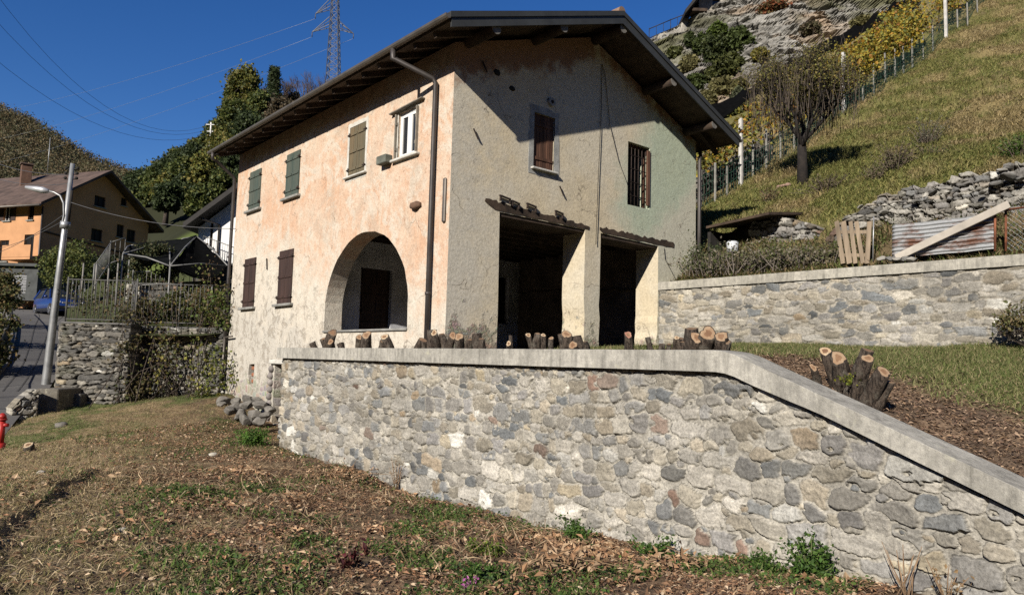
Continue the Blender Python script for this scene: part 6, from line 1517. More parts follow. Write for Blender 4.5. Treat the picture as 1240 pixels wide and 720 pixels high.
for k, (px, py, lb) in enumerate(((-40, 175, "pale power line from the lower left arm of the pylon"), (-40, 205, "pale power line from the lower right arm of the pylon"), (-40, 140, "pale power line from the upper arm of the pylon"))):
    o = wire(lb, arms[k], atD(px, py, 420), 4, .035, "power line", "power lines from the pylon", "power_line"); o.data.materials[0] = plain("aluminium_wire", (.3, .33, .38), .5, .2)
# the brown mountain
prof = np.array([(-260, 40), (-120, 85), (0, 128), (50, 152), (100, 184), (150, 208), (200, 226), (280, 250), (420, 262), (600, 260)], float)
nu, nv = 120, 46; px_ = np.linspace(-260, 600, nu); py_ = np.interp(px_, prof[:, 0], prof[:, 1])
Pm = np.zeros((nu, nv, 3))
for i in range(nu):
    rg = atD(px_[i], py_[i], 620); ft = atD(px_[i], 330, 300); bk = rg+(rg-ft)*.6; bk[2] = -30
    for j in range(nv):
        f = j/(nv-1)
        if f < .7: q = f/.7; Pm[i, j] = ft*(1-q)+rg*q; Pm[i, j, 2] = ft[2]-20+(rg[2]-ft[2]+20)*q**1.05
        else: q = (f-.7)/.3; Pm[i, j] = rg*(1-q)+bk*q
U_, V_ = np.meshgrid(np.arange(nu), np.arange(nv), indexing='ij'); ed = np.clip((V_/(nv-1))/.7, 0, 1); Pm[..., 2] += (fbm(U_*.15, V_*.2, 91, 4)-.5)*30*np.sin(np.clip(ed, 0, 1)*math.pi)
o = grid_mesh("mountain", Pm, EARTH, np.array((.09, .075, .042))*(.6+.8*fbm(U_*.8, V_*.8, 92, 3))[..., None]); tag(o, kind='structure')
gg = np.random.default_rng(9); n = 9000; ui = gg.uniform(20, 80, n); vi = gg.uniform(2, nv*.72, n); i0 = ui.astype(int); j0 = vi.astype(int)
B = Pm[i0, j0]+(Pm[np.minimum(i0+1, nu-1), j0]-Pm[i0, j0])*(ui-i0)[:, None]+(Pm[i0, np.minimum(j0+1, nv-1)]-Pm[i0, j0])*(vi-j0)[:, None]
per = 26; cc = pick([(.14, .115, .06), (.12, .11, .052), (.155, .115, .06), (.10, .10, .048), (.165, .12, .055)], n, 3)
P = np.repeat(B, per, 0)+gg.normal(size=(n*per, 3))*np.array((2.2, 2.2, 2.0))+np.array((0, 0, 2.5))
o = leaves("mountain_forest", P, 1.35, np.repeat(cc, per, 0), None, None, .8, 0, 4); tag(o, kind='stuff')
# unseen ridge added behind the camera to cut low sky light
an = np.linspace(R(95), R(330), 90); rr3 = np.linspace(0, 1, 14); AN, RR3 = np.meshgrid(an, rr3, indexing='ij')
hh3 = (110+90*fbm(AN*3, AN*0, 120, 3))*np.sin(np.clip((AN-R(95))/R(235), 0, 1)*math.pi)**.4
rad3 = 260+260*RR3; Po = np.stack([np.sin(AN)*rad3, np.cos(AN)*rad3, -60+(hh3+60)*RR3+(fbm(AN*14, RR3*5, 121, 4)-.5)*22], -1)
o = grid_mesh("sky_blocking_ridge", Po, EARTH, np.array((.06, .055, .032))*(.6+.8*fbm(AN*20, RR3*10, 122, 3))[..., None]); tag(o, kind='structure')
# valley floor out to the horizon
o = MB().add([(-4000, -4000, -60), (4000, -4000, -60), (4000, 4000, -60), (-4000, 4000, -60)], [(0, 1, 2, 3)]).build("valley_ground", plain("valley_green", (.07, .08, .03), .95, 0, .4, .01, .2, 1)); tag(o, kind='structure')
# ================================================================== right: hillside things
def hz(x, y): return float(hil(x, y))
g = np.random.default_rng(31)
# grass over the slope
def hill_pts(n, xr, yr, f=None):
    x = g.uniform(*xr, n); y = g.uniform(*yr, n); k = np.ones(n, bool) if f is None else g.random(n) < f(x, y); x = x[k]; y = y[k]
    return np.stack([x, y, hil(x, y)], 1)
hf = lambda x, y: np.clip(.45+.9*(fbm(x*.5, y*.5, 55, 4)-.3), .12, 1)*sst(18.5, 19.3, x)*sst(16.2, 14.8, y)
P = np.concatenate([hill_pts(230000, (18.4, 30), (2, 15.5), hf), hill_pts(150000, (30, 52), (5, 15.5), hf)])
n_ = fbm(P[:, 0]*.45, P[:, 1]*.45, 55, 4)*.6+fbm(P[:, 0]*1.7, P[:, 1]*1.7, 56, 4)*.4; k_ = sst(.40, .57, n_)[:, None]
cg = pick([(.34, .26, .12), (.27, .21, .095), (.40, .315, .17), (.20, .16, .07)], len(P), 1)*(1-k_)+pick([(.19, .195, .055), (.14, .155, .042), (.26, .235, .08)], len(P), 2)*k_
o = blades("hill_grass", P, .19, .030, cg, None, None, .7, 32, (.25, -.1)); tag(o, kind='stuff')
P = hill_pts(40000, (16.25, 18.6), (2, 13), lambda x, y: .15+.85*sst(.45, .62, fbm(x*1.3, y*1.3, 57, 3)))
o = blades("bank_weeds", P, .22, .03, pick([(.13, .15, .045), (.09, .11, .03), (.20, .15, .08), (.26, .19, .10)], len(P), 4), None, None, .8, 33); tag(o, kind='stuff')
# tumbledown dry stone walls in the bank
KD = dict(pal=[(.26, .25, .22), (.215, .205, .19), (.175, .17, .16), (.32, .305, .27), (.235, .21, .175), (.14, .14, .135)], rare=.06, mortar=(.07, .06, .045), joint=(.08, .3), jdepth=.09, rel=.08)
t = thing("dry_stone_wall", (18, 6.5, 2.6), "long tumbledown dry stone wall below the grass, above the corrugated sheet", "wall")
rubble("stone_face", (17.9, 8.9, 0), (18.05, 1.0, 0), lambda s: 2.4, lambda s: float(np.interp(s, [0, .5, 1.2, 2.2, 4.3, 8], [3.3, 3.75, 4.05, 4.25, 4.45, 4.4])), (-1, 0, 0), seed=41, h0=.12, ds=.025, dz=.02, thick=.8, parent=t, ragged=.28, aspect=(1.3, 3.0), **KD)
t = thing("dry_stone_wall", (18.6, 10.6, 3), "shorter dry stone wall in the bank beside the dark lean-to", "wall")
rubble("stone_face", (18.6, 11.5, 0), (18.3, 9.3, 0), lambda s: 2.6, lambda s: float(np.interp(s, [0, 1, 2.2], [4.0, 4.1, 3.6])), (-1, 0, 0), seed=42, h0=.15, ds=.03, dz=.03, thick=.7, parent=t, ragged=.3, aspect=(1.0, 2.2), **KD)
M_HS = plain("hill_stone", (.30, .285, .25), .95, 0, .3, 5, .8, 26); M_HSD = plain("hill_stone_dark", (.18, .175, .16), .95, 0, .35, 5, .8, 26)
for k, (px, py, s, d) in enumerate(((1028, 265, .2, 0), (1070, 257, .24, 0), (1110, 243, .2, 1), (1168, 221, .22, 0), (1205, 222, .26, 1), (1222, 214, .3, 1), (1150, 228, .18, 0), (1042, 250, .16, 0), (1190, 233, .17, 0), (1090, 248, .18, 1), (1213, 206, .2, 0), (1236, 216, .24, 1), (1068, 274, .16, 1), (1130, 232, .2, 1))):
    e = atX(px, py, 17.95-.1*(k % 3)); s *= .45; o = stone_block((s*1.4, s*1.2, s*.5), 300+k, "wall_stone", M_HSD if d else M_HS, e)
    tag(o, "loose grey stone lying on the tumbledown dry stone wall", "stone", "loose stones on the dry stone wall")
# lean-to dug into the bank
t = thing("lean_to_shed", atX(880, 290, 18.2), "low dark lean-to with a thin roof dug into the bank behind the house", "shed")
a0, a1 = atX(866, 277, 18.0), atX(930, 262, 18.0)
MB().add([tuple(a0+np.array((-.3, .1, -.02))), tuple(a1+np.array((-.3, -.2, -.02))), tuple(a1+np.array((1.5, -.2, .25))), tuple(a0+np.array((1.5, .1, .25))), tuple(a0+np.array((-.3, .1, .05))), tuple(a1+np.array((-.3, -.2, .05))), tuple(a1+np.array((1.5, -.2, .32))), tuple(a0+np.array((1.5, .1, .32)))], [(0, 1, 2, 3), (4, 7, 6, 5), (0, 4, 5, 1), (1, 5, 6, 2), (2, 6, 7, 3), (3, 7, 4, 0)]).build("roof", M_WOOD, t)
MB().box((18.75, (a0[1]+a1[1])/2, 3.2), (.1, abs(a0[1]-a1[1])+.3, 1.5)).build("back_wall", M_BLACK, t)  # walls coloured black to stand in for shade deep in the hollow
MB().box((18.3, a0[1]+.1, 3.15), (.9, .1, 1.5)).build("side_wall", M_BLACK, t)
q_ = rng.random((900, 2)); Pt = a0[None]+(a1-a0)[None]*q_[:, :1]+np.array((-.3, 0, .05))+np.array((1.7, 0, .27))*q_[:, 1:]
blades("turf", Pt, .2, .03, pick([(.20, .17, .07), (.14, .15, .045), (.27, .215, .095)], len(Pt), 3), None, t, .7, 77)
e = atX(887, 297, 17.5); o = MB().tube([e-np.array((0, 0, .2)), e-np.array((0, 0, .17)), e+np.array((0, 0, .08)), e+np.array((0, 0, .11)), e+np.array((0, 0, .12))], [.12, .15, .16, .12, .03], 14).build("bucket", plain("pale_plastic", (.5, .52, .54), .5, 0, .1, 4, .1, 20)); tag(o, "pale upturned bucket in front of the dark lean-to", "bucket")
# brambles behind the stone wall
for k, (px, py, w, h, lb) in enumerate(((868, 318, .9, .9, "grey brown bramble thicket next to the corner of the house"), (915, 316, 1.0, .8, "dry bramble thicket below the lean-to"), (965, 312, .9, .6, "low silvery dry scrub left of the pallet slats"), (1000, 300, .6, .6, "scrubby dry clump just left of the pallet slats"), (855, 290, .5, 1.2, "dark green scrub against the gable behind the wall"), (935, 292, .7, .7, "green brown scrub under the short dry stone wall"))):
    e = atX(px, py, 16.9); z = hz(e[0], e[1]); b = np.array((e[0], e[1], z)); t = thing("bramble", b, lb, "bush"); gg = np.random.default_rng(400+k); m = MB(); pts = []
    h *= rng.uniform(.5, .85)
    for q in range(38):
        a = gg.uniform(0, 6.28); r_ = gg.uniform(.2, 1)*w; p = b+np.array((gg.normal()*w*.35, gg.normal()*w*.5, -.05)); c_ = p+np.array((math.cos(a)*r_*.35, math.sin(a)*r_*.5, h*gg.uniform(.5, 1.1))); e_ = p+np.array((math.cos(a)*r_*.7, math.sin(a)*r_, h*gg.uniform(.15, .9)))
        m.tube([p, c_, e_], [.012, .009, .004], 4, cap=False); u_ = gg.uniform(-.4, 1, 30)[:, None]; pts.append(c_*(1-u_)+e_*u_+gg.normal(size=(30, 3))*.10)
    m.build("canes", plain("grey_canes", (.19, .16, .135), .95), t, fix=False); P = np.concatenate(pts); leaves("foliage", P, .075, pick([(.13, .13, .06), (.10, .12, .04), (.19, .16, .10), (.24, .21, .16)] if k != 4 else [(.06, .08, .03), (.09, .11, .04)], len(P), k), None, t, .6, 0, k)
# bank scrub above the dry wall and small plants on the slope
for k, (px, py, d, r, h, n, pal, lb) in enumerate(((1085, 222, 20.5, .55, .7, 60, [(.13, .11, .06), (.09, .09, .035), (.18, .14, .09)], "dry twiggy clump on top of the dry stone wall, middle"), (1060, 238, 20.5, .4, .5, 40, [(.11, .12, .04), (.14, .11, .06)], "small twiggy clump at the left end of the long dry wall"), (1130, 205, 20.5, .5, .5, 50, [(.10, .12, .035), (.14, .13, .05)], "green clump on top of the dry stone wall, right"), (1236, 242, 17.5, .5, .6, 70, [(.07, .12, .025), (.10, .15, .03)], "bright green weeds at the right end of the long dry wall"), (1000, 240, 22, .6, .5, 50, [(.10, .085, .05), (.14, .11, .06)], "brown scrub in the grass below the fruit tree"), (1120, 155, 25, .9, .8, 50, [(.15, .15, .10), (.19, .18, .13)], "pale grey dried clump in the middle of the grass slope"), (932, 232, 23.5, .35, .45, 30, [(.22, .15, .08), (.16, .15, .06)], "small reddish plant on the slope left of the fruit tree"))):
    e = atD(px, py, d); z = hz(e[0], e[1]); t = thing("scrub_clump", (e[0], e[1], z), lb, "bush"); gg = np.random.default_rng(450+k); m = MB(); pts = []; b = np.array((e[0], e[1], z-.05))
    for q in range(n):
        v = np.array((gg.normal()*r*.5, gg.normal()*r*.5, h*gg.uniform(.4, 1.1))); m.tube([b+v*np.array((.3, .3, 0)), b+v*.6, b+v], [.010, .008, .003], 4, cap=False); u_ = gg.uniform(.3, 1, 12)[:, None]; pts.append(b+v*u_+gg.normal(size=(12, 3))*.06)
    m.build("stems", plain("dry_scrub_stems", (.17, .13, .10), .95), t, fix=False); P = np.concatenate(pts); leaves("foliage", P, .08, pick(pal, len(P), k), None, t, .5, 0, k)
# corrugated sheet, plank, pallet slats, wire gate behind the coping
def corr():
    t = NT("rusty_zinc"); p = t.pos(); a = t.noise(t.map(p, (1, .8, 2.2)), 1.5, 6, .7); b = t.noise(p, 25, 4, .7)
    k = t.mix(t.ramp(a, .50, .62), (.36, .37, .375), (.15, .072, .045)); k = t.mix(.45, k, t.ramp(b, .3, .7, (.6, .6, .6, 1), (1.3, 1.3, 1.3, 1)), 'MULTIPLY')
    return t.fin(k, .6, t.bump(b, .3, .006), .25, .3)
ya, yb = 6.72, 4.78; uu = np.linspace(0, 1, 30); vv = np.linspace(0, 1, 110); UU, VV = np.meshgrid(uu, vv, indexing='ij')
z0_, z1_ = 2.46, 3.17
P = np.stack([16.42+.018*np.sin(VV*2*math.pi*8.5)+VV*.06+(fbm(UU*3, VV*2, 5, 3)-.5)*.05, ya+(yb-ya)*UU, z0_+(z1_-z0_)*VV+(fbm(UU*4, VV*0, 6, 2)-.5)*.05], -1)
o = grid_mesh("corrugated_sheet", P, corr()); s = o.modifiers.new("thickness", 'SOLIDIFY'); s.thickness = .004; tag(o, "rusty corrugated metal sheet standing behind the stone wall coping", "metal sheet")
MD = plain("pale_plank", (.50, .455, .39), .85, 0, .25, 4, .5, 40, stretch=(1, .2, .2)); MSL = plain("pallet_wood", (.34, .265, .185), .9, 0, .35, 5, .6, 40, stretch=(1, 1, .15))
a = atX(1085, 312, 16.28); b = atX(1222, 247, 16.30); o = MB().bar(a, b, .045, .15, (0, 0, 1), bev=.006).build("plank", MD); tag(o, "long pale plank leaning diagonally across the corrugated sheet", "plank")
t = thing("pallet", atX(1037, 318, 16.45), "broken wooden pallet with leaning slats behind the stone wall coping", "pallet")
for xb, xt_, w_ in ((1021, 1013, .10), (1029, 1021, .12), (1036, 1030, .09), (1045, 1037, .09), (1050, 1053, .10)):
    MB().bar(atX(xb, 319, 16.35), atX(xt_, 268, 16.5), .025, w_, (0, 1, 0), bev=.004).build("slat", MSL, t)
for py in (281, 309): MB().bar(atX(1016, py, 16.52), atX(1053, py, 16.5), .05, .08, bev=.004).build("rail", MSL, t)
e = atX(1057, 316, 16.4); e2 = atX(1058, 262, 16.4); o = MB().tube([e, e2], .014, 6).build("metal_stake", M_GALV); tag(o, "thin pale metal stake right of the pallet slats", "stake")
t = thing("wire_gate", atX(1220, 303, 16.45), "rusty framed chain link gate panel beside the corrugated sheet", "gate"); M_RUST = plain("orange_rust", (.27, .10, .05), .85, .2, .4, 6, .4, 40)
f = MB(); q0, q1 = atX(1205, 304, 16.4), atX(1205, 258, 16.4); f.tube([q0, q1], .022, 8); r0, r1 = atX(1218, 304, 16.45), atX(1218, 254, 16.45); f.tube([r0, r1], .022, 8); s1 = r1+np.array((0, -3, .05)); s0 = r0+np.array((0, -3, 0)); f.tube([r1, s1], .02, 8).tube([s1, s0], .02, 8); f.build("frame", M_RUST, t)
m = MB(); h_ = r1[2]-r0[2]
for k in range(-8, 42):
    for sgn in (1, -1):
        y0 = k*.1; pa, pb = [], []
        t0, t1 = 0.0, 1.0
        ys = (y0, y0+sgn*h_)
        lo_t = max(0, min(1, ((0-ys[0])/(ys[1]-ys[0])))); hi_t = max(0, min(1, ((3-ys[0])/(ys[1]-ys[0]))))
        if lo_t > hi_t: lo_t, hi_t = hi_t, lo_t
        if hi_t-lo_t > .03: m.tube([(16.45, r0[1]-(ys[0]+(ys[1]-ys[0])*lo_t), r0[2]+h_*lo_t), (16.45, r0[1]-(ys[0]+(ys[1]-ys[0])*hi_t), r0[2]+h_*hi_t)], .003, 3, cap=False)
m.build("chain_link", M_GALV, t, fix=False)
for k in range(5):
    e = atX(1068+k*9, 313+k*.2, 16.3-.02*k); o = stone_block((.1, .12, .06), 500+k, "rubble_stone", M_HSD if k % 2 else M_HS, e); tag(o, "small stone on the bank between the pallet and the plank", "stone", "small stones beside the plank")
# fruit tree on the slope
b = np.array((22.38, 11.9, hz(22.38, 11.9))); ft = bare_tree("fruit_tree", b, 4.0, .72, "pruned fruit tree with dark trunk, upright twigs and few yellowing leaves on the grass slope", "tree", 12, 5, .15, plain("dark_twigs", (.028, .022, .018), .95, 0, .6, 6, 1.0, 26, c2=(.012, .01, .009)), .75, [(.21, .20, .05), (.15, .15, .04), (.26, .20, .06), (.12, .10, .05)], .075, 2, .36, .55, None, (-.05, .0))
m = MB(); gg = random.Random(8)
for k in range(300):
    a = gg.uniform(0, 6.28); r_ = gg.uniform(.2, 1.0)**.7*1.75; s = Vector((b[0]-.05+math.cos(a)*r_, b[1]-.05+math.sin(a)*r_, b[2]+gg.uniform(1.7, 2.7))); m.tube([s, s+Vector((gg.gauss(0, .1), gg.gauss(0, .1), gg.uniform(.5, 1.0))), s+Vector((gg.gauss(0, .22), gg.gauss(0, .22), gg.uniform(1.0, 2.1)))], [.009, .006, .003], 4, cap=False)
m.build("water_shoots", plain("reddish_twigs", (.105, .082, .062), .95), ft, fix=False)
m = MB()
for k in range(7): m.sphere((b[0]-.2+gg.gauss(0, .15), b[1]+.3+gg.gauss(0, .25), b[2]-.02), gg.uniform(.08, .14), 7, 5, sc=(1.2, 1, .6), jit=.15)
o = m.build("tree_foot_stones", plain("reddish_stone", (.32, .21, .16), .95), ft)
# vineyard: concrete posts, stakes, wires, net and yellow leaves
FY = 14.85
M_POST = plain("white_concrete_post", (.56, .545, .51), .85, 0, .2, 4, .4, 30)
def vpost(px, pyb, pyt, d, w, lb, grp, mt, name="vineyard_post"):
    bb = atD(px, pyb, d); tp_ = atD(px, pyt, d); h = tp_[2]-bb[2]; o = MB().box((bb[0], bb[1], bb[2]+h/2-.2), (w, w, h+.4), bev=.012).build(name, mt); return tag(o, lb, "post", grp)
vpost(897, 225, 141, 27, .13, "white concrete vineyard post right next to the farmhouse eave", "white posts along the vineyard fence", M_POST)
vpost(1022, 134, 61, 33, .14, "white concrete vineyard post above the fruit tree, halfway up the slope", "white posts along the vineyard fence", M_POST)
vpost(1146, 56, -20, 41, .15, "white concrete vineyard post at the top of the photo, highest on the slope", "white posts along the vineyard fence", M_POST)
stx = [(849, 243, 205, 25.5), (866, 240, 196, 25.8), (880, 235, 192, 26.4), (912, 208, 168, 28.5), (928, 197, 155, 29.2), (945, 186, 146, 29.9), (962, 174, 138, 30.6), (978, 164, 130, 31.3), (995, 152, 116, 32), (1010, 143, 106, 32.6), (1045, 114, 84, 34.6), (1058, 106, 76, 35.3), (1072, 98, 62, 36.2), (1084, 90, 58, 37), (1094, 84, 55, 37.6), (1105, 78, 46, 38.4), (1118, 70, 36, 39.3), (1130, 62, 30, 40), (1160, 46, 10, 42), (1172, 38, 2, 43), (1184, 28, -8, 44)]
for k, (px, pyb, pyt, d) in enumerate(stx):
    vpost(px, pyb, pyt, d, .07, "thin grey stake of the green netted fence up the vineyard edge", "grey fence stakes along the vineyard", plain("grey_stake", (.27, .26, .23), .9), "fence_stake")
fl = [np.array((x, FY, hz(x, FY))) for x in np.linspace(19.5, 52, 40)]
m = MB()
for zz in (.1, .45, .8, 1.15): m.tube([p+np.array((0, 0, zz)) for p in fl], .012, 4)
for k in range(len(fl)-1):
    for q in range(5):
        p = fl[k]+(fl[k+1]-fl[k])*q/5; m.tube([p, p+np.array((0, 0, 1.15))], .009, 3, cap=False)
o = m.build("wire_fence", plain("green_wire", (.02, .075, .045), .6, .1)); tag(o, "low green wire netting fence climbing along the vineyard edge", "fence")
m = MB()
for yy in (15.4, 16.4, 17.4):
    for zz in (1.2, 1.8, 2.2): m.tube([np.array((x, yy, hz(x, yy)+zz)) for x in np.linspace(20, 52, 30)], .010, 4)
o = m.build("trellis_wires", M_CABLE); tag(o, "trellis wires strung along the vineyard rows", "wires")
VP = [(.38, .28, .035), (.30, .25, .04), (.26, .24, .045), (.40, .22, .03), (.17, .19, .05), (.28, .14, .035)]
for r_, (yy, x0_, x1_, nl, lb, dn) in enumerate(((15.5, 21, 30.5, 2600, "lowest vine row, sparse yellow and green leaves behind the fruit tree", .5), (15.6, 32.2, 42.3, 8200, "brightest yellow vine row between the two upper white posts", 1), (15.6, 43, 52, 3600, "yellow green vine row at the top of the photo beyond the highest post", 1), (17.2, 24, 46, 4600, "back vine row in orange and green under the black net", .8))):
    x = g.uniform(x0_, x1_, nl); y = yy+g.normal(size=nl)*.35; cl = fbm(x*1.3, y*0+r_, 95, 3); z = hil(x, y)+1.05+1.35*g.random(nl)**.8*(.6+.8*cl); k_ = g.random(nl) < sst(.25, .5, cl)*1.0
    P = np.stack([x, y, z], 1)[k_]; t = thing("vine_row", ((x0_+x1_)/2, yy, hz((x0_+x1_)/2, yy)), lb, "vines", "vine rows"); leaves("foliage", P, .165, pick(VP, len(P), r_, [.26, .22, .18, .10, .16, .08] if r_ else [.12, .14, .22, .12, .28, .12]), None, t, .85, 0, 60+r_)
    m = MB(); q = x0_
    while q < x1_:
        zb_ = hz(q, yy); m.tube([(q, yy, zb_-.1), (q+rng.normal()*.08, yy+rng.normal()*.08, zb_+.7), (q+rng.normal()*.3, yy, zb_+1.5)], [.04, .03, .015], 5)
        for w_ in range(2): m.tube([(q, yy, zb_+1.0), (q+rng.normal()*.5, yy+rng.normal()*.2, zb_+1.5), (q+rng.normal()*.9, yy+rng.normal()*.3, zb_+2.0)], [.014, .01, .005], 4)
        q += 1.1
    m.build("stems", BARK, t)
# black shade net drawn over the back rows
cs = [atD(866, 142, 38), atD(1116, 0, 52), atD(1100, -8, 53), atD(862, 126, 40)]
nt = 60; U2, V2 = np.meshgrid(np.linspace(0, 1, nt), np.linspace(0, 1, 8), indexing='ij'); P = cs[0]*((1-U2)*(1-V2))[..., None]+cs[1]*(U2*(1-V2))[..., None]+cs[2]*(U2*V2)[..., None]+cs[3]*((1-U2)*V2)[..., None]
P[..., 2] += (fbm(U2*14, V2*2, 7, 3)-.5)*.7-.25*np.abs(np.sin(U2*math.pi*9))
o = grid_mesh("shade_net", P, M_NET); s = o.modifiers.new("thickness", 'SOLIDIFY'); s.thickness = .03; tag(o, "long strip of black netting above the vines at the foot of the cliff", "net")
# terrace wall at the bottom of the vines
t = thing("dry_stone_wall", (25, 16.2, 6.5), "dark stone terrace wall under the vines just right of the farmhouse", "wall"); a = atD(846, 245, 27.5); b_ = atD(935, 196, 31); a[2] = b_[2] = 0; u_ = (b_-a)/np.linalg.norm(b_-a)
rubble("stone_face", a, b_, lambda s: hz(*(a+u_*s)[:2])-.6, lambda s: hz(*(a+u_*s)[:2])+1.0, (u_[1], -u_[0], 0), seed=44, h0=.2, ds=.06, dz=.06, thick=.4, parent=t, ragged=.2, aspect=(1.2, 3), **dict(KD, pal=PAL_DARK))
# ------------------------------------------------------------------ cliff
nu, nv = 300, 190; ub = np.linspace(0, 1, nu)
bot = np.array([atD(*q) for q in ((760, 215, 50), (800, 190, 48), (850, 172, 46), (900, 140, 46), (960, 95, 49), (1020, 58, 53), (1110, 5, 59), (1200, -50, 66))])
topc = np.array([atD(*q) for q in ((752, 75, 68), (786, 47, 66), (806, 34, 65), (838, 22, 65), (890, -2, 66), (960, -45, 70), (1080, -110, 78), (1240, -180, 88))])
kk = np.linspace(0, 1, len(bot)); Bc = np.stack([np.interp(ub, kk, bot[:, i]) for i in range(3)], 1); Tc = np.stack([np.interp(ub, kk, topc[:, i]) for i in range(3)], 1)
v = np.linspace(0, 1.12, nv)[None, :, None]; P = Bc[:, None]*(1-np.minimum(v, 1))+Tc[:, None]*np.minimum(v, 1)
back = np.array((.45, .85, 0)); bv = np.maximum(v-1, 0)/.12; P = P+back*bv*6+np.array((0, 0, .3))*bv
P[:, :, 2] -= (np.linspace(0, 1.12, nv) < .02)[None]*4
out = np.array((-.55, -.80, .1))
al_ = Tc[-1]-Tc[0]; al_[2] = 0; al_ /= np.linalg.norm(al_); Uu = (P @ al_)/1.5+40; Vv = P[..., 2]/1.5+40; tl = Uu*.2+Vv*1.1
st_ = fbm(tl*.35+Uu*.1, tl*2.2-Uu*.5, 101, 4); rg = 1-np.abs(2*fbm(Uu*.32, Vv*.4+Uu*.18, 102, 4)-1)
lay = np.floor(Vv*1.6+Uu*.2+3*fbm(Uu*.25, Vv*.25, 103, 3)); ls = (_h(lay.astype(int), (Uu*.35+lay*3.7).astype(int), 5)-.5)
ly2 = np.floor(Vv*4.4+Uu*.5+4*fbm(Uu*.35, Vv*.3, 113, 3)); ls2 = (_h(ly2.astype(int), (Uu*1.1+ly2*5.1).astype(int), 6)-.5)
ly3 = np.floor(Vv*7+Uu*.6+3*fbm(Uu*.6, Vv*.6, 114, 3)); ls3 = (_h(ly3.astype(int), (Uu*2.3+ly3*3.3).astype(int), 8)-.5)
D_ = (rg-.6)*3.2+ls*.8+ls2*.6+ls3*.4+(st_-.5)*.7+(fbm(Uu*2.2, Vv*2.6, 104, 4)-.5)*1.3
D_ *= np.clip((1.12-np.linspace(0, 1.12, nv))*6, 0, 1)[None]*.8+.2
P = P+out*D_[..., None]
rk = np.array((.235, .225, .20))*(.62+.75*fbm(Uu*.9, Vv*1.6, 105, 4))[..., None]*(1+.35*ls2)[..., None]
rk = rk+(np.array((.36, .25, .15))-rk)*(sst(.55, .75, fbm(Uu*.5, Vv*.6, 106, 4))*.6)[..., None]
dk = sst(.55, .7, fbm(Uu*.7+9, Vv*.5, 107, 4)); rk = rk*(1-.45*dk)[..., None]
ve = sst(.54, .68, fbm(Uu*.35+4, Vv*.35, 108, 4)+.10*(ls)); rk = rk+(np.array((.10, .10, .035))-rk)*(ve*.75)[..., None]
o = grid_mesh("cliff", P, vcol("cliff_rock", .95, 3.2, .5, .9, .12, .15, .8), rk, None, False); tag(o, kind='structure')
def on_cliff(px, py):
    """the cliff point seen in that direction"""
    r = ray(px, py); q = P.reshape(-1, 3)-0; dn = r/np.linalg.norm(r); al = q @ dn; dist = np.linalg.norm(q-al[:, None]*dn, axis=1)/al; c_ = np.where(dist < .006)[0]
    i = c_[al[c_].argmin()] if len(c_) else dist.argmin()
    return q[i]
CB = [(862, 60, 20, 24, "dark green bush"), (880, 78, 18, 18, "olive bush"), (848, 52, 12, 16, "green bush"), (895, 45, 16, 16, "green yellow bush"), (905, 20, 18, 14, "orange brown bush"), (930, 10, 18, 10, "rust coloured bush"), (870, 108, 14, 14, "dry yellow bush"), (852, 125, 10, 16, "dry grass bush"), (905, 84, 10, 12, "small green bush"), (915, 66, 10, 8, "yellow bush"), (960, 15, 12, 10, "dark bush"), (940, 90, 10, 8, "pale dry bush"), (1010, 8, 14, 8, "brown bush"), (888, 120, 10, 14, "grey green bush"), (832, 45, 6, 10, "small dark bush"), (985, 60, 12, 7, "twiggy brown bush"), (1040, 28, 12, 7, "dry scrub bush"), (915, 42, 12, 10, "mid green bush"), (870, 38, 12, 12, "bright green bush")]
PALS = {"dark": [(.045, .06, .02), (.07, .085, .025)], "olive": [(.10, .11, .03), (.07, .08, .025)], "green": [(.075, .10, .025), (.055, .075, .02)], "orange": [(.20, .09, .03), (.15, .11, .035)], "rust": [(.22, .075, .03), (.13, .10, .04)], "dry": [(.19, .17, .07), (.14, .13, .05)], "small": [(.06, .08, .025)], "yellow": [(.24, .20, .04), (.16, .15, .04)], "pale": [(.22, .19, .12)], "brown": [(.13, .10, .06), (.10, .09, .045)], "grey": [(.11, .12, .07), (.09, .10, .05)], "twiggy": [(.14, .10, .07)], "mid": [(.08, .105, .03)], "bright": [(.09, .125, .025)]}
CB += [(815, 62, 10, 8, "olive bush"), (828, 80, 12, 14, "dry bush"), (840, 98, 12, 12, "green bush"), (858, 92, 12, 10, "olive dark bush"), (893, 102, 10, 9, "dry bush"), (925, 100, 10, 8, "brown bush"), (950, 70, 10, 7, "olive bush"), (975, 35, 12, 8, "brown bush"), (880, 140, 12, 10, "olive bush"), (905, 130, 8, 8, "dry bush")]
WHERE = ["high at the left, beside the ruined wall", "below the dark green one", "at the very left edge of the rock", "under the rust coloured one", "left of the rust coloured one near the top", "at the top edge of the photo", "low on the rock near the farmhouse roof", "lowest, touching the farmhouse roof line", "beside a bare rock rib", "in the middle of the rock face", "at the top of the photo above bare rock", "above the black net, low", "near the top right of the rock", "just above the black net, left", "beside the little ruined wall", "above the upper end of the net", "beside the black net at the right", "between the orange and the dark green ones", "under the stone cottage",
 "just under the ruined parapet", "on the left face under the parapet", "on the left face next to the roof edge", "under the big dark green one", "right of the low yellow one", "behind the top of the fruit tree", "high above the fruit tree", "in the upper middle of the bare rock", "behind the lowest part of the net", "left of the fruit tree crown, just above the net"]
CL = P.copy()
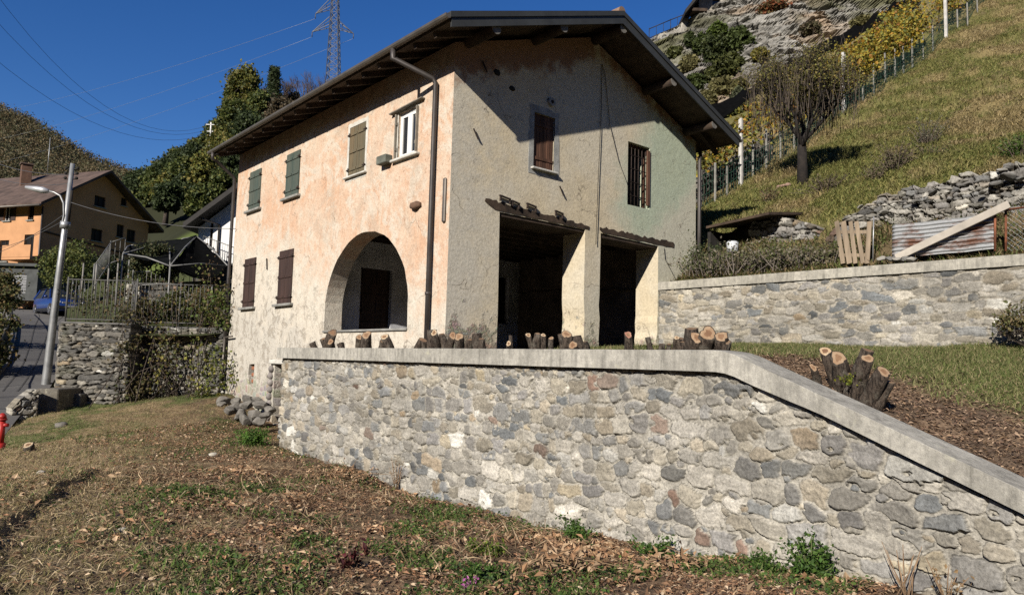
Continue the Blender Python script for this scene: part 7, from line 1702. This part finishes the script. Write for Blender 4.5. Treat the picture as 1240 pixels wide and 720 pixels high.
for k, (px, py, rx, ry, lb) in enumerate(CB):
    if k in (4, 8, 10, 12, 15, 17, 24, 25): continue
    rx *= .85; ry *= .85
    P = CL; e = on_cliff(px, py); d = float(e @ Fv); r_ = rx*d/FPX; h_ = ry*d/FPX; t = thing("cliff_bush", e-np.array((0, 0, h_*.8)), lb+(" on the cliff, " + WHERE[k]), "bush")
    pts = crown_pts(e-out*(-.25), (r_, r_, h_), 60, 46, r_*.16, 600+k, -.95); leaves("foliage", pts, .30, pick(PALS[lb.split()[0]], len(pts), k), None, t, .7, 0, k)
    m = MB()
    for q in range(5): m.tube([e-np.array((0, 0, h_*.9))-out*.5, e+np.array((rng.normal()*r_*.4, rng.normal()*r_*.4, rng.normal()*h_*.4))], [.06, .02], 5)
    m.build("branches", BARK, t)
# cottage and parapet on top of the cliff
e = atD(858, 26, 66); t = thing("stone_cottage", e, "stone cottage with dark roof perched on the cliff top", "house"); a = atD(846, 28, 65); b_ = atD(892, 22, 65); u_ = b_-a; u_[2] = 0; Lc = np.linalg.norm(u_); u_ /= Lc; n_ = np.array((-u_[1], u_[0], 0)); z0 = a[2]-2.0; zt = atD(860, -22, 66)[2]
def CP(s, dp, z): return tuple(a*np.array((1, 1, 0))+u_*s+n_*dp+np.array((0, 0, z)))
zw = atD(865, 12, 66)[2]
wall_with_holes("front_wall", [(0, z0), (Lc+2.5, z0), (Lc+2.5, zt-.6), (0, zt-.6)], [rect(1.2, 1.9, zw-.9, zw+.6)], lambda s, z: CP(s, 0, z), tuple(n_*.4), plain("pale_rubble", (.42, .39, .33), .95, 0, .4, 1.6, 1.0, 5), t)
MB().box(CP(1.55, .3, zw-.15), (.75, .1, 1.5), Matrix((tuple(u_), tuple(n_), (0, 0, 1))).transposed()).build("window", M_GLASS, t)
wall_with_holes("side_wall", [(.41, z0), (2.5, z0), (2.5, zt), (.41, zt-.5)], [], lambda dp, z: CP(0, dp, z), tuple(u_*.4), plain("pale_rubble", (.42, .39, .33)), t)
zl_ = a[2]+.1; zr_ = zl_+3.6
MB().add([CP(-1.5, -1.6, zl_), CP(1.2, -1.6, zr_), CP(1.2, 3, zr_), CP(-1.5, 3, zl_), CP(-1.5, -1.6, zl_+.35), CP(1.2, -1.6, zr_+.35), CP(1.2, 3, zr_+.35), CP(-1.5, 3, zl_+.35)], [(0, 1, 2, 3), (4, 7, 6, 5), (0, 4, 5, 1), (1, 5, 6, 2), (2, 6, 7, 3), (3, 7, 4, 0)]).build("roof", plain("dark_roof_edge", (.03, .027, .025)), t)
MB().box(CP(-.2, -.7, a[2]+.6), (1.3, 1.2, .25), Matrix((tuple(u_), tuple(n_), (0, 0, 1))).transposed()).build("balcony", M_WOOD, t)
t = thing("parapet", atD(820, 38, 65), "low ruined stone parapet on the cliff edge below the cottage", "wall"); a = atD(797, 46, 65); b_ = atD(842, 28, 65); za, zb_ = a[2], b_[2]; a[2] = b_[2] = 0; u2 = (b_-a); L2 = np.linalg.norm(u2); u2 /= L2
rubble("stone_face", a, b_, lambda s: za+(zb_-za)*s/L2-1.5, lambda s: za+(zb_-za)*s/L2+.1+.5*(s > L2*.6)*(s < L2*.8), (u2[1], -u2[0], 0), seed=47, h0=.35, ds=.12, dz=.12, thick=.6, parent=t, ragged=.5, rel=.1)
railing("cliff_railing", "thin dark railing along the cliff edge above the farmhouse roof", [atD(786, 48, 65.5), atD(812, 37, 65.5), atD(845, 24, 65.5)], 1.0, .5, None, plain("dark_railing", (.03, .03, .03)), "railing", .02, None, .04)
